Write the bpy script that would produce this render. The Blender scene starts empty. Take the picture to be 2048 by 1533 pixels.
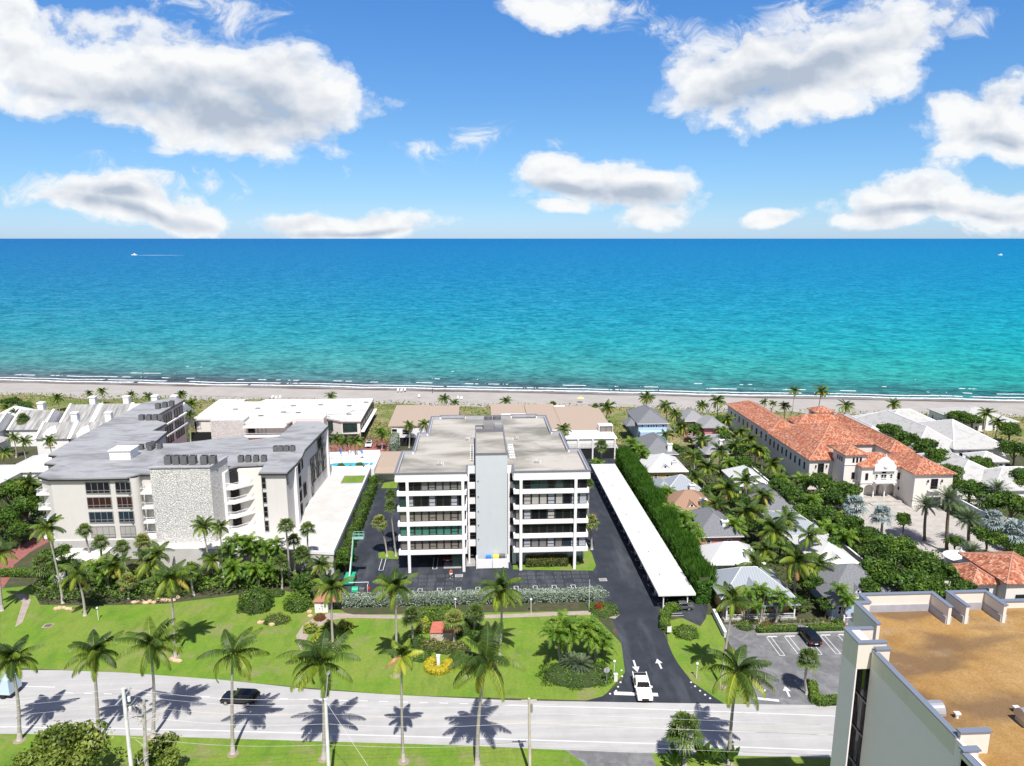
# Drone view over a beachfront street: condominiums, a cottage village, a tiled mansion, dunes, beach and sea.
SKY_STR=.09; CLOUD_STR=1.0; SUN_STR=4.8; EXPO=.50
import bpy, math, random
import numpy as np
from mathutils import Vector, Matrix, Euler
R = math.radians
random.seed(7); rng = np.random.default_rng(7)
scene = bpy.context.scene
COL = scene.collection
# ---------------------------------------------------------------- camera numbers (metres; lots run along +Y)
FPX = 1421.; PITCH = R(11.5); CAMH = 63.; YAW = R(3)
def ray(px, py):
    u = (px-1024)/FPX; v = (766.5-py)/FPX
    f = math.cos(PITCH)+v*math.sin(PITCH); z = -math.sin(PITCH)+v*math.cos(PITCH)
    return (u*math.cos(YAW)+f*math.sin(YAW), -u*math.sin(YAW)+f*math.cos(YAW), z)
def G(px, py, z=0.):            # ground point (x, y) seen at a photo position, at height z
    r = ray(px, py); t = (z-CAMH)/r[2]
    return (r[0]*t, r[1]*t)
def F(px, py, y):               # (x, z) on the upright plane at distance y
    r = ray(px, py); t = y/r[1]
    return (r[0]*t, CAMH+r[2]*t)
# ---------------------------------------------------------------- objects
def setp(o, label=None, cat=None, group=None, kind=None):
    if label: o['label'] = label
    if cat: o['category'] = cat
    if group: o['group'] = group
    if kind: o['kind'] = kind
    return o
def thing(name, label, cat, loc=(0,0,0), group=None, rz=0):
    o = bpy.data.objects.new(name, None); o.empty_display_size = .3
    COL.objects.link(o); o.location = loc; o.rotation_euler = (0,0,rz)
    return setp(o, label, cat, group)
class MB:
    def __init__(s): s.v=[]; s.f=[]; s.mi=[]; s.m=0
    def add(s, vs, fs):
        n=len(s.v); s.v += [tuple(v) for v in vs]
        for f in fs: s.f.append([n+i for i in f]); s.mi.append(s.m)
        return s
    def box(s, x0,x1,y0,y1,z0,z1):
        if x0>x1:x0,x1=x1,x0
        if y0>y1:y0,y1=y1,y0
        return s.add([(x0,y0,z0),(x1,y0,z0),(x1,y1,z0),(x0,y1,z0),(x0,y0,z1),(x1,y0,z1),(x1,y1,z1),(x0,y1,z1)],
                     [(0,3,2,1),(4,5,6,7),(0,1,5,4),(1,2,6,5),(2,3,7,6),(3,0,4,7)])
    def prism(s, poly, z0, z1, bottom=True):
        poly=[tuple(p[:2]) for p in poly]
        a=sum(poly[i][0]*poly[(i+1)%len(poly)][1]-poly[(i+1)%len(poly)][0]*poly[i][1] for i in range(len(poly)))
        if a<0: poly=poly[::-1]
        n=len(poly)
        vs=[(x,y,z0) for x,y in poly]+[(x,y,z1) for x,y in poly]
        fs=[list(range(n,2*n))]+([list(range(n))[::-1]] if bottom else [])+[(i,(i+1)%n,(i+1)%n+n,i+n) for i in range(n)]
        return s.add(vs,fs)
    def sheet(s, poly, z):
        a=sum(poly[i][0]*poly[(i+1)%len(poly)][1]-poly[(i+1)%len(poly)][0]*poly[i][1] for i in range(len(poly)))
        if a<0: poly=poly[::-1]
        return s.add([(p[0],p[1],z) for p in poly],[list(range(len(poly)))])
    def tube(s, pts, rad, n=8, cap=True):
        pts=[Vector(p) for p in pts]; rad = rad if hasattr(rad,'__len__') else [rad]*len(pts)
        base=len(s.v); 
        for i,p in enumerate(pts):
            d=(pts[min(i+1,len(pts)-1)]-pts[max(i-1,0)]).normalized()
            a=d.cross(Vector((0,0,1)) if abs(d.z)<.95 else Vector((1,0,0))).normalized(); b=d.cross(a)
            for k in range(n):
                t=2*math.pi*k/n; q=p+(a*math.cos(t)+b*math.sin(t))*rad[i]; s.v.append(tuple(q))
        for i in range(len(pts)-1):
            for k in range(n):
                s.f.append([base+i*n+k,base+i*n+(k+1)%n,base+(i+1)*n+(k+1)%n,base+(i+1)*n+k]); s.mi.append(s.m)
        if cap:
            s.f.append([base+k for k in range(n)]); s.mi.append(s.m)
            s.f.append([base+(len(pts)-1)*n+k for k in range(n)][::-1]); s.mi.append(s.m)
        return s
    def cyl(s, x,y,z0,z1,r0,r1=None,n=12): return s.tube([(x,y,z0),(x,y,z1)],[r0,r0 if r1 is None else r1],n)
    def ball(s, c, r, nu=12, nv=8):
        r = r if hasattr(r,'__len__') else (r,r,r); vs=[];fs=[]
        for j in range(nv+1):
            t=math.pi*j/nv
            for i in range(nu):
                p=2*math.pi*i/nu; vs.append((c[0]+r[0]*math.sin(t)*math.cos(p),c[1]+r[1]*math.sin(t)*math.sin(p),c[2]+r[2]*math.cos(t)))
        for j in range(nv):
            for i in range(nu): fs.append((j*nu+i,(j+1)*nu+i,(j+1)*nu+(i+1)%nu,j*nu+(i+1)%nu))
        return s.add(vs,fs)
    def build(s, name, mats, parent=None, smooth=False, label=None):
        if not isinstance(mats,(list,tuple)): mats=[mats]
        off = Vector(parent_off(parent)) if parent is not None else Vector((0,0,0))
        me=bpy.data.meshes.new(name)
        vs=[(v[0]-off.x,v[1]-off.y,v[2]-off.z) for v in s.v]
        me.from_pydata(vs,[],s.f)
        for m in mats: me.materials.append(m)
        me.polygons.foreach_set('material_index',s.mi)
        # uv in metres: u level along the face, v up its slope
        uv=me.uv_layers.new(name='UVMap'); 
        for p in me.polygons:
            n=p.normal; t=Vector((-n.y,n.x,0))
            t=t.normalized() if t.length>1e-3 else Vector((1,0,0))
            b=n.cross(t)
            for li in p.loop_indices:
                q=me.vertices[me.loops[li].vertex_index].co+off
                uv.data[li].uv=(q.dot(t),q.dot(b))
        if smooth: me.polygons.foreach_set('use_smooth',[True]*len(me.polygons))
        me.update()
        o=bpy.data.objects.new(name,me); COL.objects.link(o)
        if parent is not None: o.parent=parent
        if label: o['label']=label
        return o
def parent_off(p):
    v=Vector(p.location)
    while p.parent: p=p.parent; v+=Vector(p.location)
    return v
def copy_tree(o, parent=None):
    c=o.copy(); COL.objects.link(c); c.parent=parent
    for ch in o.children: copy_tree(ch,c)
    return c
def setting(name, mb, mat, kind='structure'):
    o=mb.build(name,mat); o['kind']=kind; return o
# ---------------------------------------------------------------- materials
class NT:
    def __init__(s, tree): s.t=tree; s.n=tree.nodes; s.l=tree.links
    def new(s, typ, **kw):
        n=s.n.new(typ)
        for k,v in kw.items():
            if k=='ins':
                for a,b in v.items():
                    if isinstance(b, bpy.types.NodeSocket): s.l.new(b,n.inputs[a])
                    else: n.inputs[a].default_value=b
            else: setattr(n,k,v)
        return n
    def math(s, op, a, b=0., c=None, clamp=False):
        n=s.n.new('ShaderNodeMath'); n.operation=op; n.use_clamp=clamp
        for i,x in enumerate((a,b)+((c,) if c is not None else ())):
            if isinstance(x,bpy.types.NodeSocket): s.l.new(x,n.inputs[i])
            else: n.inputs[i].default_value=x
        return n.outputs[0]
    def mix(s, f, a, b, mode='MIX'):
        n=s.n.new('ShaderNodeMix'); n.data_type='RGBA'; n.blend_type=mode
        for i,x in ((0,f),(6,a),(7,b)):
            if isinstance(x,bpy.types.NodeSocket): s.l.new(x,n.inputs[i])
            else:
                n.inputs[i].default_value = x if i==0 else (tuple(x)+(1,))[:4]
        return n.outputs[2]
    def ramp(s, f, stops, interp='LINEAR'):
        n=s.n.new('ShaderNodeValToRGB'); s.l.new(f,n.inputs[0]); cr=n.color_ramp; cr.interpolation=interp
        while len(cr.elements)<len(stops): cr.elements.new(.5)
        for e,(p,c) in zip(cr.elements,stops):
            e.position=p; e.color=(tuple(c)+(1,))[:4] if hasattr(c,'__len__') else (c,c,c,1)
        return n.outputs[0]
    def noise(s, vec, scale, detail=4, rough=.5, dist=0., col=False):
        n=s.new('ShaderNodeTexNoise',ins={'Scale':scale,'Detail':detail,'Roughness':rough,'Distortion':dist})
        if vec is not None: s.l.new(vec,n.inputs['Vector'])
        return n.outputs[1 if col else 0]
    def scaled(s, vec, sc, rot=0):
        n=s.new('ShaderNodeMapping',ins={'Scale':sc,'Rotation':(0,0,rot)}); s.l.new(vec,n.inputs[0]); return n.outputs[0]
def mat(name, col, rough=.7, col2=None, ns=1., nd=4, bump=0., bs=4., spec=.4, metal=0., stretch=None, extra=None, coord='pos', lo=.35, hi=.65):
    m=bpy.data.materials.new(name); m.use_nodes=True; t=NT(m.node_tree); p=m.node_tree.nodes['Principled BSDF']
    p.inputs['Roughness'].default_value=rough; p.inputs['Metallic'].default_value=metal
    p.inputs['Specular IOR Level'].default_value=spec
    if coord=='pos': vec=t.new('ShaderNodeNewGeometry').outputs['Position']
    elif coord=='uv': vec=t.new('ShaderNodeTexCoord').outputs['UV']
    else: vec=t.new('ShaderNodeTexCoord').outputs['Object']
    v0=vec
    if stretch: vec=t.scaled(vec,stretch)
    c=None
    if col2 is not None:
        f=t.ramp(t.noise(vec,ns,nd,.6),[(lo,0.),(hi,1.)])
        c=t.mix(f,col,col2)
    else:
        f=t.noise(vec,ns,nd,.6); c=t.mix(t.math('MULTIPLY',f,.18),col,tuple(x*.6 for x in col))
    if extra: c=extra(t,v0,c,p)
    t.l.new(c,p.inputs['Base Color'])
    if bump:
        b=t.new('ShaderNodeBump',ins={'Strength':bump,'Distance':.05,'Height':t.noise(v0,bs,5,.6)})
        t.l.new(b.outputs[0],p.inputs['Normal'])
    return m
M={}
def stripes(axis, period, width, col, amt=1., rowp=None, rowcol=None):
    # seams / tile rolls / boards as lines along the face, in metres on its own surface
    def ex(t,vec,c,p):
        sp=t.new('ShaderNodeSeparateXYZ'); t.l.new(vec,sp.inputs[0])
        x=t.math('FRACT',t.math('DIVIDE',sp.outputs[axis],period))
        k=t.math('LESS_THAN',x,width/period)
        c=t.mix(t.math('MULTIPLY',k,amt),c,col)
        if rowp:
            y=t.math('FRACT',t.math('DIVIDE',sp.outputs[1-axis],rowp))
            k=t.math('LESS_THAN',y,.18); c=t.mix(t.math('MULTIPLY',k,amt*.7),c,rowcol or col)
        return c
    return ex
def tile_extra(t,vec,c,p):
    sp=t.new('ShaderNodeSeparateXYZ'); t.l.new(vec,sp.inputs[0])
    # each tile its own fired colour
    a=t.math('FLOOR',t.math('DIVIDE',sp.outputs[0],.34)); b=t.math('FLOOR',t.math('DIVIDE',sp.outputs[1],.45))
    cb=t.new('ShaderNodeCombineXYZ',ins={0:a,1:b,2:0.})
    wn=t.new('ShaderNodeTexWhiteNoise',noise_dimensions='2D'); t.l.new(cb.outputs[0],wn.inputs['Vector'])
    c2=t.ramp(wn.outputs['Value'],[(0,(.20,.055,.028)),(.35,(.38,.125,.065)),(.6,(.47,.18,.10)),(.85,(.54,.28,.18)),(1,(.60,.42,.31))])
    c=t.mix(.8,c,c2)
    h=t.math('ABSOLUTE',t.math('SINE',t.math('MULTIPLY',sp.outputs[0],math.pi/.34)))
    bm=t.new('ShaderNodeBump',ins={'Strength':1.,'Distance':.12,'Height':h}); t.l.new(bm.outputs[0],p.inputs['Normal'])
    return c
def wall_stain(t,vec,c,p):
    f=t.ramp(t.noise(t.scaled(vec,(1.2,1.2,.12)),1.,5,.7),[(.5,0.),(.8,1.)])
    return t.mix(t.math('MULTIPLY',f,.13),c,(.32,.31,.29))
M['white']=mat('white_stucco',(.78,.77,.75),.8,extra=wall_stain)
M['band']=mat('white_painted_concrete',(.80,.79,.79),.7,extra=wall_stain)
M['core']=mat('pale_blue_grey_stucco',(.53,.565,.585),.75,extra=wall_stain)
M['cream']=mat('cream_stucco',(.62,.60,.56),.8,extra=wall_stain)
M['creamw']=mat('warm_white_stucco',(.74,.70,.64),.8,extra=wall_stain)
M['dkframe']=mat('bronze_frame',(.03,.027,.025),.45)
M['whframe']=mat('white_frame',(.75,.75,.74),.5)
M['grframe']=mat('grey_frame',(.25,.25,.25),.5)
M['parap']=mat('grey_coping_metal',(.17,.17,.19),.5)
M['parin']=mat('grey_parapet_membrane',(.40,.40,.43),.8,col2=(.33,.33,.36),ns=.8)
M['shadow']=mat('interior_shade_colour',(.012,.012,.014),.8)  # near-black colour stands in for shade in rooms and openings
M['glass']=mat('dark_glass',(.008,.010,.012),.12,spec=.22)
M['carglass']=mat('car_glass',(.006,.007,.008),.02,spec=.4)
M['glassg']=mat('green_glass',(.015,.045,.040),.08,spec=.5)
M['glassb']=mat('blue_glass',(.02,.035,.05),.06,spec=.5)
def curtain(name,col):
    def ex(t,vec,c,p):
        w=t.new('ShaderNodeTexWave',ins={'Scale':2.2,'Distortion':1.5,'Detail':2.}); t.l.new(t.scaled(vec,(1,1,.03)),w.inputs[0])
        return t.mix(t.math('MULTIPLY',w.outputs[1],.45),c,tuple(x*.45 for x in col))
    return mat(name,col,.25,extra=ex)
M['cur_taupe']=curtain('taupe_curtain',(.22,.195,.17)); M['cur_green']=curtain('green_tinted_curtain',(.06,.20,.15))
M['cur_grey']=curtain('grey_curtain',(.2,.195,.19)); M['cur_white']=curtain('white_curtain',(.42,.41,.38)); M['blind']=mat('pale_roller_blind',(.34,.36,.40),.5)
def roofstain(t,vec,c,p):
    f=t.ramp(t.noise(t.scaled(vec,(.06,.13,1)),1.,6,.62,.4),[(.42,0.),(.62,1.)])
    c=t.mix(t.math('MULTIPLY',f,.85),c,(.14,.135,.115))
    f2=t.ramp(t.noise(t.scaled(vec,(.3,.3,1)),1.,5,.6),[(.58,0.),(.72,1.)])
    c=t.mix(t.math('MULTIPLY',f2,.3),c,(.30,.22,.15))
    return c
M['roof1']=mat('stained_white_membrane',(.42,.395,.35),.85,extra=roofstain)
def roofstain2(t,vec,c,p):
    f=t.ramp(t.noise(t.scaled(vec,(.10,.25,1)),1.,7,.65,.6),[(.46,0.),(.62,1.)])
    c=t.mix(t.math('MULTIPLY',f,.65),c,(.135,.135,.14))
    f2=t.ramp(t.noise(t.scaled(vec,(.9,2.2,1)),1.,4,.6),[(.66,0.),(.70,1.)])
    return t.mix(t.math('MULTIPLY',f2,.6),c,(.08,.08,.08))
M['roof2']=mat('grey_membrane',(.31,.315,.325),.8,extra=roofstain2)
M['roofw']=mat('white_flat_roof',(.60,.58,.55),.85,col2=(.38,.36,.33),ns=.25,nd=6,lo=.5,hi=.75)
M['beige']=mat('beige_sheet_roof',(.37,.29,.225),.8,coord='uv',extra=stripes(0,1.2,.06,(.27,.21,.17),.6))
M['tile']=mat('clay_barrel_tile',(.42,.13,.06),.8,coord='uv',extra=tile_extra)
M['whtile']=mat('weathered_white_tile',(.42,.415,.40),.85,col2=(.20,.20,.195),ns=.55,nd=6,lo=.5,hi=.85,coord='uv',extra=stripes(1,.42,.07,(.22,.22,.22),.7))
M['whtile2']=mat('streaked_white_tile',(.38,.375,.36),.85,col2=(.09,.09,.088),stretch=(1.6,.16,1),ns=.8,nd=6,lo=.35,hi=.72,coord='uv',extra=stripes(0,.32,.05,(.25,.25,.25),.3))
M['seamw']=mat('white_standing_seam',(.60,.60,.59),.5,coord='uv',extra=stripes(0,.5,.08,(.30,.31,.32),.8))
M['seamg']=mat('pale_grey_standing_seam',(.29,.32,.35),.45,coord='uv',extra=stripes(0,.5,.08,(.16,.19,.22),.8))
M['seamt']=mat('tan_standing_seam',(.31,.19,.125),.5,coord='uv',extra=stripes(0,.5,.08,(.18,.11,.07),.8))
M['shing']=mat('grey_shingle',(.21,.217,.23),.9,col2=(.125,.13,.14),ns=3.5,nd=5,coord='uv',extra=stripes(1,.3,.05,(.12,.12,.13),.6))
M['shing2']=mat('light_grey_shingle',(.29,.293,.30),.9,col2=(.19,.19,.197),ns=3.5,nd=5,coord='uv',extra=stripes(1,.3,.05,(.17,.17,.18),.5))
def stone_ex(t,vec,c,p):
    s=t.scaled(vec,(1.5,1.5,2.6))
    v=t.new('ShaderNodeTexVoronoi',feature='F1',ins={'Scale':1.4,'Randomness':1.}); t.l.new(s,v.inputs['Vector'])
    e=t.new('ShaderNodeTexVoronoi',feature='DISTANCE_TO_EDGE',ins={'Scale':1.4,'Randomness':1.}); t.l.new(s,e.inputs['Vector'])
    k=t.ramp(e.outputs[0],[(0,1.),(.10,0.)])
    h=t.math('ADD',t.math('MULTIPLY',t.noise(vec,3.,6,.7),1.5),t.math('MULTIPLY',k,-.6))
    bm=t.new('ShaderNodeBump',ins={'Strength':1.,'Distance':.16,'Height':h}); t.l.new(bm.outputs[0],p.inputs['Normal'])
    sp=t.new('ShaderNodeSeparateColor'); t.l.new(v.outputs['Color'],sp.inputs[0])
    c=t.mix(t.math('MULTIPLY',sp.outputs[0],.35),c,(.45,.44,.42))
    return t.mix(t.math('MULTIPLY',k,.5),c,(.20,.195,.18))
M['stone']=mat('split_white_stone',(.82,.81,.78),.9,extra=stone_ex)
def clapboard(name,col): return mat(name,col,.7,coord='uv',extra=stripes(1,.22,.04,tuple(x*.6 for x in col),.8))
M['cblue']=clapboard('pale_blue_clapboard',(.42,.55,.70)); M['cpink']=clapboard('pink_clapboard',(.60,.24,.24)); M['cyel']=mat('yellow_stucco',(.62,.42,.16),.8)
M['cgreen']=clapboard('pale_green_clapboard',(.45,.58,.42)); M['cred']=clapboard('dusty_red_clapboard',(.35,.13,.14)); M['cbrown']=clapboard('brown_clapboard',(.30,.24,.20)); M['cgrey']=clapboard('grey_clapboard',(.35,.37,.38))
M['bdoor']=mat('bright_blue_door',(.02,.22,.42),.5)
M['metal']=mat('galvanised_metal',(.45,.45,.45),.4,metal=.6); M['acgrey']=mat('ac_grey',(.16,.165,.17),.6,stretch=(1,1,12),col2=(.08,.08,.08),ns=2.)
M['conc']=mat('concrete',(.36,.35,.335),.85,col2=(.27,.26,.25),ns=.8,bump=.2)
M['pave']=mat('pale_pavers',(.42,.39,.36),.85,col2=(.33,.31,.28),ns=.6)
M['podium']=mat('white_podium_deck',(.54,.525,.50),.8,col2=(.46,.45,.43),ns=.3)
M['brick']=mat('red_pavers',(.30,.105,.09),.85,col2=(.22,.09,.08),ns=.9)
M['coral']=mat('pale_coral_stone',(.62,.55,.46),.9,col2=(.42,.36,.3),ns=3.,bump=.6,bs=5.)
M['black']=mat('black_paint',(.01,.01,.012),.3); M['rubber']=mat('rubber',(.015,.015,.015),.8)
M['paint']=mat('white_road_paint',(.62,.62,.61),.7,col2=(.55,.55,.54),ns=2.5,lo=.5,hi=.8)
M['ypaint']=mat('worn_yellow_paint',(.47,.42,.31),.8)
M['wpaint']=mat('white_car_paint',(.78,.78,.78),.25,spec=.6); M['bpaint']=mat('black_car_paint',(.008,.009,.012),.15,spec=.7)
M['rpaint']=mat('dark_red_car_paint',(.12,.008,.012),.2,spec=.6); M['tpaint']=mat('teal_car_paint',(.28,.48,.46),.25,spec=.6); M['gpaint']=mat('grey_car_paint',(.10,.11,.12),.25,spec=.6)
M['lamp']=mat('white_globe',(.8,.8,.8),.3); M['red']=mat('red_plastic',(.6,.03,.02),.4); M['green']=mat('green_paint',(.02,.38,.20),.5); M['blue']=mat('blue_plastic',(.02,.18,.65),.4); M['yellow']=mat('yellow_plastic',(.75,.62,.08),.5)
# ================================================================ sky, sun, camera
SUN_EL, SUN_AZ = R(60), R(8)      # sun stands behind the viewer, a little to the right
w=bpy.data.worlds.new('World'); scene.world=w; w.use_nodes=True
nt=NT(w.node_tree); w.node_tree.nodes.clear()
sky=nt.new('ShaderNodeTexSky',sky_type='NISHITA'); sky.sun_disc=False; sky.sun_elevation=SUN_EL
sky.sun_rotation=math.pi-SUN_AZ; sky.air_density=1.0; sky.dust_density=.3; sky.ozone_density=1.2; sky.altitude=60
tc=nt.new('ShaderNodeTexCoord').outputs['Generated']
sp=nt.new('ShaderNodeSeparateXYZ'); nt.l.new(tc,sp.inputs[0])
yy=nt.math('MAXIMUM',sp.outputs[1],.05)
U=nt.math('DIVIDE',sp.outputs[0],yy); V=nt.math('DIVIDE',sp.outputs[2],yy)
uv=nt.new('ShaderNodeCombineXYZ',ins={0:U,1:V,2:0.}).outputs[0]
skyc=nt.mix(1.,sky.outputs[0],nt.ramp(sp.outputs[2],[(0,(.58,.82,1.40)),(.05,(.49,.74,1.12)),(.15,(.47,.76,1.08)),(.42,(.36,.82,1.36)),(.75,(.85,.95,1.05))]),'MULTIPLY')
fr=nt.ramp(sp.outputs[1],[(.10,0.),(.45,1.)]); lowk=nt.ramp(sp.outputs[2],[(.46,1.),(.62,0.)])
frs=nt.math('MULTIPLY',fr,lowk)
skyc=nt.mix(frs,nt.mix(1.,sky.outputs[0],(1.24,.97,.96),'MULTIPLY'),skyc)
def skyuv(px,py):
    r=ray(px,py); return r[0]/r[1], r[2]/r[1]
def ellipses(vec, lst):
    rots={}
    acc=None
    for (px,py,rx,ry,rot,k) in lst:
        q=min((-14,-7,0,12,22),key=lambda a:abs(a-rot)); 
        if q not in rots:
            if q==0: rots[q]=vec
            else:
                n=nt.new('ShaderNodeVectorRotate',rotation_type='Z_AXIS',ins={'Angle':-R(q)}); nt.l.new(vec,n.inputs['Vector']); rots[q]=n.outputs[0]
        c=skyuv(px,py); s=1/FPX*1.02; k=min(1.1,.45+.6*k)
        cx=c[0]*math.cos(R(q))+c[1]*math.sin(R(q)); cy=-c[0]*math.sin(R(q))+c[1]*math.cos(R(q))
        ax,ay=1/(rx*s*k),1/(ry*s*k)
        ma=nt.new('ShaderNodeVectorMath',operation='MULTIPLY_ADD'); nt.l.new(rots[q],ma.inputs[0]); ma.inputs[1].default_value=(ax,ay,0); ma.inputs[2].default_value=(-cx*ax,-cy*ay,0)
        ln=nt.new('ShaderNodeVectorMath',operation='LENGTH'); nt.l.new(ma.outputs[0],ln.inputs[0])
        lv=ln.outputs['Value']
        if k<.85: lv=nt.math('ADD',lv,(.95-k)*1.5); rx*=1
        acc = lv if acc is None else nt.math('SMOOTH_MIN',acc,lv,.12)
    return nt.math('SUBTRACT',1.,acc)
nwarp=nt.noise(uv,5.,2,.5,0,True)
wv=nt.new('ShaderNodeVectorMath',operation='MULTIPLY_ADD'); nt.l.new(nwarp,wv.inputs[0]); wv.inputs[1].default_value=(.05,.045,0); 
sb=nt.new('ShaderNodeVectorMath',operation='SUBTRACT'); nt.l.new(uv,sb.inputs[0]); sb.inputs[1].default_value=(.025,.0225,0)
nt.l.new(sb.outputs[0],wv.inputs[2]); uvw=wv.outputs[0]
up_=nt.new('ShaderNodeVectorMath',operation='ADD'); nt.l.new(uvw,up_.inputs[0]); up_.inputs[1].default_value=(.004,.012,0)
n1=nt.noise(nt.scaled(uvw,(1,1.5,1)),13.,9,.58); n1c=nt.noise(nt.scaled(uvw,(1,1.5,1)),13.,4,.5); n1b=nt.noise(nt.scaled(up_.outputs[0],(1,1.5,1)),13.,4,.5)
CL=[(60,140,250,75,-4,1),(300,160,330,95,-8,1.1),(560,180,200,75,-14,1.1),(420,215,260,80,-12,1.05),(490,275,75,40,-5,1),(330,240,160,45,-8,.9),
    (10,40,50,70,0,.9),
    (1120,20,120,42,0,.95),(1520,150,190,75,10,1.1),(1725,105,185,95,22,1.1),(1440,180,130,70,0,1.05),(1640,190,240,60,8,1),
    (1960,240,140,70,20,1.),(2020,270,120,55,0,1),(1900,215,70,40,20,.8),
    (1170,360,165,48,0,1.1),(1290,380,110,42,-5,1.05),(1310,428,92,30,0,1),(1110,345,90,50,0,.9),(1120,410,70,20,0,.7),
    (225,405,170,44,0,1.05),(340,425,125,36,-5,1.),(265,385,90,36,0,1),(120,400,110,30,0,.6),
    (700,448,180,32,-3,1.05),(620,440,100,24,0,.9),(1550,428,75,24,8,.9),(1850,400,190,48,3,1.1),(1960,415,180,50,-5,1.1),(1780,440,140,28,0,.9),
    ]
fld=ellipses(uvw,CL)
dens=nt.math('ADD',nt.math('MULTIPLY',fld,1.15),nt.math('MULTIPLY',nt.math('SUBTRACT',n1,.53),1.6))
alpha=nt.ramp(dens,[(.0,0.),(.14,.26),(.34,.84),(.58,1.)],'EASE')
# thin torn wisps
WI=[(1960,42,110,34,22,1),(1345,62,80,46,12,1),(1570,50,170,60,22,1),(425,362,90,36,-14,1),(950,285,110,52,22,1),(880,295,90,30,0,1),(325,292,50,32,0,1),(1110,275,50,24,0,1),(340,70,170,60,12,1),(440,25,190,60,-7,1),(290,350,140,38,-7,1),(1420,120,120,60,12,1),(1690,170,90,70,12,1),(1245,20,120,50,0,1),(120,390,160,50,0,1),(2000,210,90,60,0,1)]
wm=ellipses(uvw,WI); wn=nt.noise(nt.scaled(uvw,(1,1.5,1),R(-18)),17.,8,.66,.6)
wis=nt.math('MULTIPLY',nt.ramp(nt.math('ADD',nt.math('MULTIPLY',wm,.7),nt.math('MULTIPLY',nt.math('SUBTRACT',wn,.56),2.2)),[(.05,0.),(.75,1.)],'EASE'),nt.math('MULTIPLY',nt.ramp(wm,[(0,0.),(.35,1.)]),.8))
alpha=nt.math('MAXIMUM',alpha,wis)
SH=[(400,225,330,70,-10,1),(250,200,200,40,0,.8),(560,235,160,55,-14,1),(100,185,140,30,-5,.6),(1500,190,190,38,14,1),(1640,150,200,36,20,.9),(1450,215,110,36,0,.8),(1250,385,170,30,-8,.9),(1150,375,120,22,0,.8),(260,425,190,20,-4,.9),(240,395,120,20,0,.7),(700,462,180,12,0,.8),(1840,425,180,16,0,1),(1980,430,120,16,0,.8),(1990,280,120,22,0,.8)]
shd=ellipses(uvw,SH)
relief=nt.math('SUBTRACT',n1c,n1b)
n2=nt.noise(uv,6.,3,.55)
for _n in w.node_tree.nodes:
    if _n.type=='TEX_NOISE': _n.noise_dimensions='2D'
core=nt.math('MULTIPLY',nt.math('SUBTRACT',nt.math('MINIMUM',dens,1.1),.45),.30)
shade=nt.math('ADD',nt.math('ADD',nt.math('MULTIPLY',nt.math('MAXIMUM',shd,0.),1.0),nt.math('MULTIPLY',nt.math('SUBTRACT',n2,.46),.9)),nt.math('SUBTRACT',core,nt.math('MULTIPLY',relief,1.8)),clamp=True)
cc=nt.ramp(shade,[(0,(.68,.69,.695)),(.3,(.585,.605,.635)),(.65,(.46,.50,.56)),(1,(.33,.385,.465))])
bgs=nt.new('ShaderNodeBackground',ins={'Strength':SKY_STR}); nt.l.new(skyc,bgs.inputs[0])
bgc=nt.new('ShaderNodeBackground',ins={'Strength':CLOUD_STR}); nt.l.new(cc,bgc.inputs[0])
ms=nt.new('ShaderNodeMixShader'); nt.l.new(alpha,ms.inputs[0]); nt.l.new(bgs.outputs[0],ms.inputs[1]); nt.l.new(bgc.outputs[0],ms.inputs[2])
front=nt.math('MULTIPLY',alpha,nt.math('GREATER_THAN',sp.outputs[1],.06)); nt.l.new(front,ms.inputs[0])
w.cycles.sampling_method='MANUAL'; w.cycles.sample_map_resolution=256
wo=nt.new('ShaderNodeOutputWorld'); nt.l.new(ms.outputs[0],wo.inputs[0])
sl=bpy.data.lights.new('sun','SUN'); sl.energy=SUN_STR; sl.angle=R(.5); sl.color=(1,.965,.91)
so=bpy.data.objects.new('sun',sl); COL.objects.link(so)
sd=Vector((math.sin(SUN_AZ)*math.cos(SUN_EL),-math.cos(SUN_AZ)*math.cos(SUN_EL),math.sin(SUN_EL)))
so.rotation_euler=sd.to_track_quat('Z','Y').to_euler(); so.location=(0,0,200)
cam=bpy.data.cameras.new('camera'); co=bpy.data.objects.new('camera',cam); COL.objects.link(co); scene.camera=co
cam.sensor_width=36; cam.lens=36*FPX/2048; cam.clip_start=1; cam.clip_end=500000
co.location=(0,0,CAMH); co.rotation_euler=(R(90)-PITCH,0,-YAW)
scene.view_settings.view_transform='Standard'; scene.view_settings.look='None'; scene.view_settings.exposure=EXPO
scene.cycles.max_bounces=6; scene.cycles.diffuse_bounces=3; scene.cycles.transparent_max_bounces=6
# ================================================================ sea and beach (shore runs at -8 degrees)
SH_A=math.atan2(269.5-335.0,221.7+219.9); SHO=Vector((15.7,300.0,0))
ca,sa=math.cos(SH_A),math.sin(SH_A)
def shore(a,b): return (SHO.x+a*ca-b*sa, SHO.y+a*sa+b*ca)      # a along the waterline, b seaward
sea=MB(); sea.add([(-300000,-14,0),(300000,-14,0),(300000,400000,0),(-300000,400000,0)],[(0,1,2,3)])
ms_=bpy.data.materials.new('sea_water'); ms_.use_nodes=True; t=NT(ms_.node_tree); p=ms_.node_tree.nodes['Principled BSDF']
oc=t.new('ShaderNodeTexCoord').outputs['Object']; s3=t.new('ShaderNodeSeparateXYZ'); t.l.new(oc,s3.inputs[0]); OX,OY=s3.outputs[0],s3.outputs[1]
lg=t.math('DIVIDE',t.math('LOGARITHM',t.math('MAXIMUM',t.math('ADD',OY,1.),1.),10.),4.)
big=t.noise(t.scaled(oc,(.0022,.006,1)),1.,5,.6)
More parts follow.
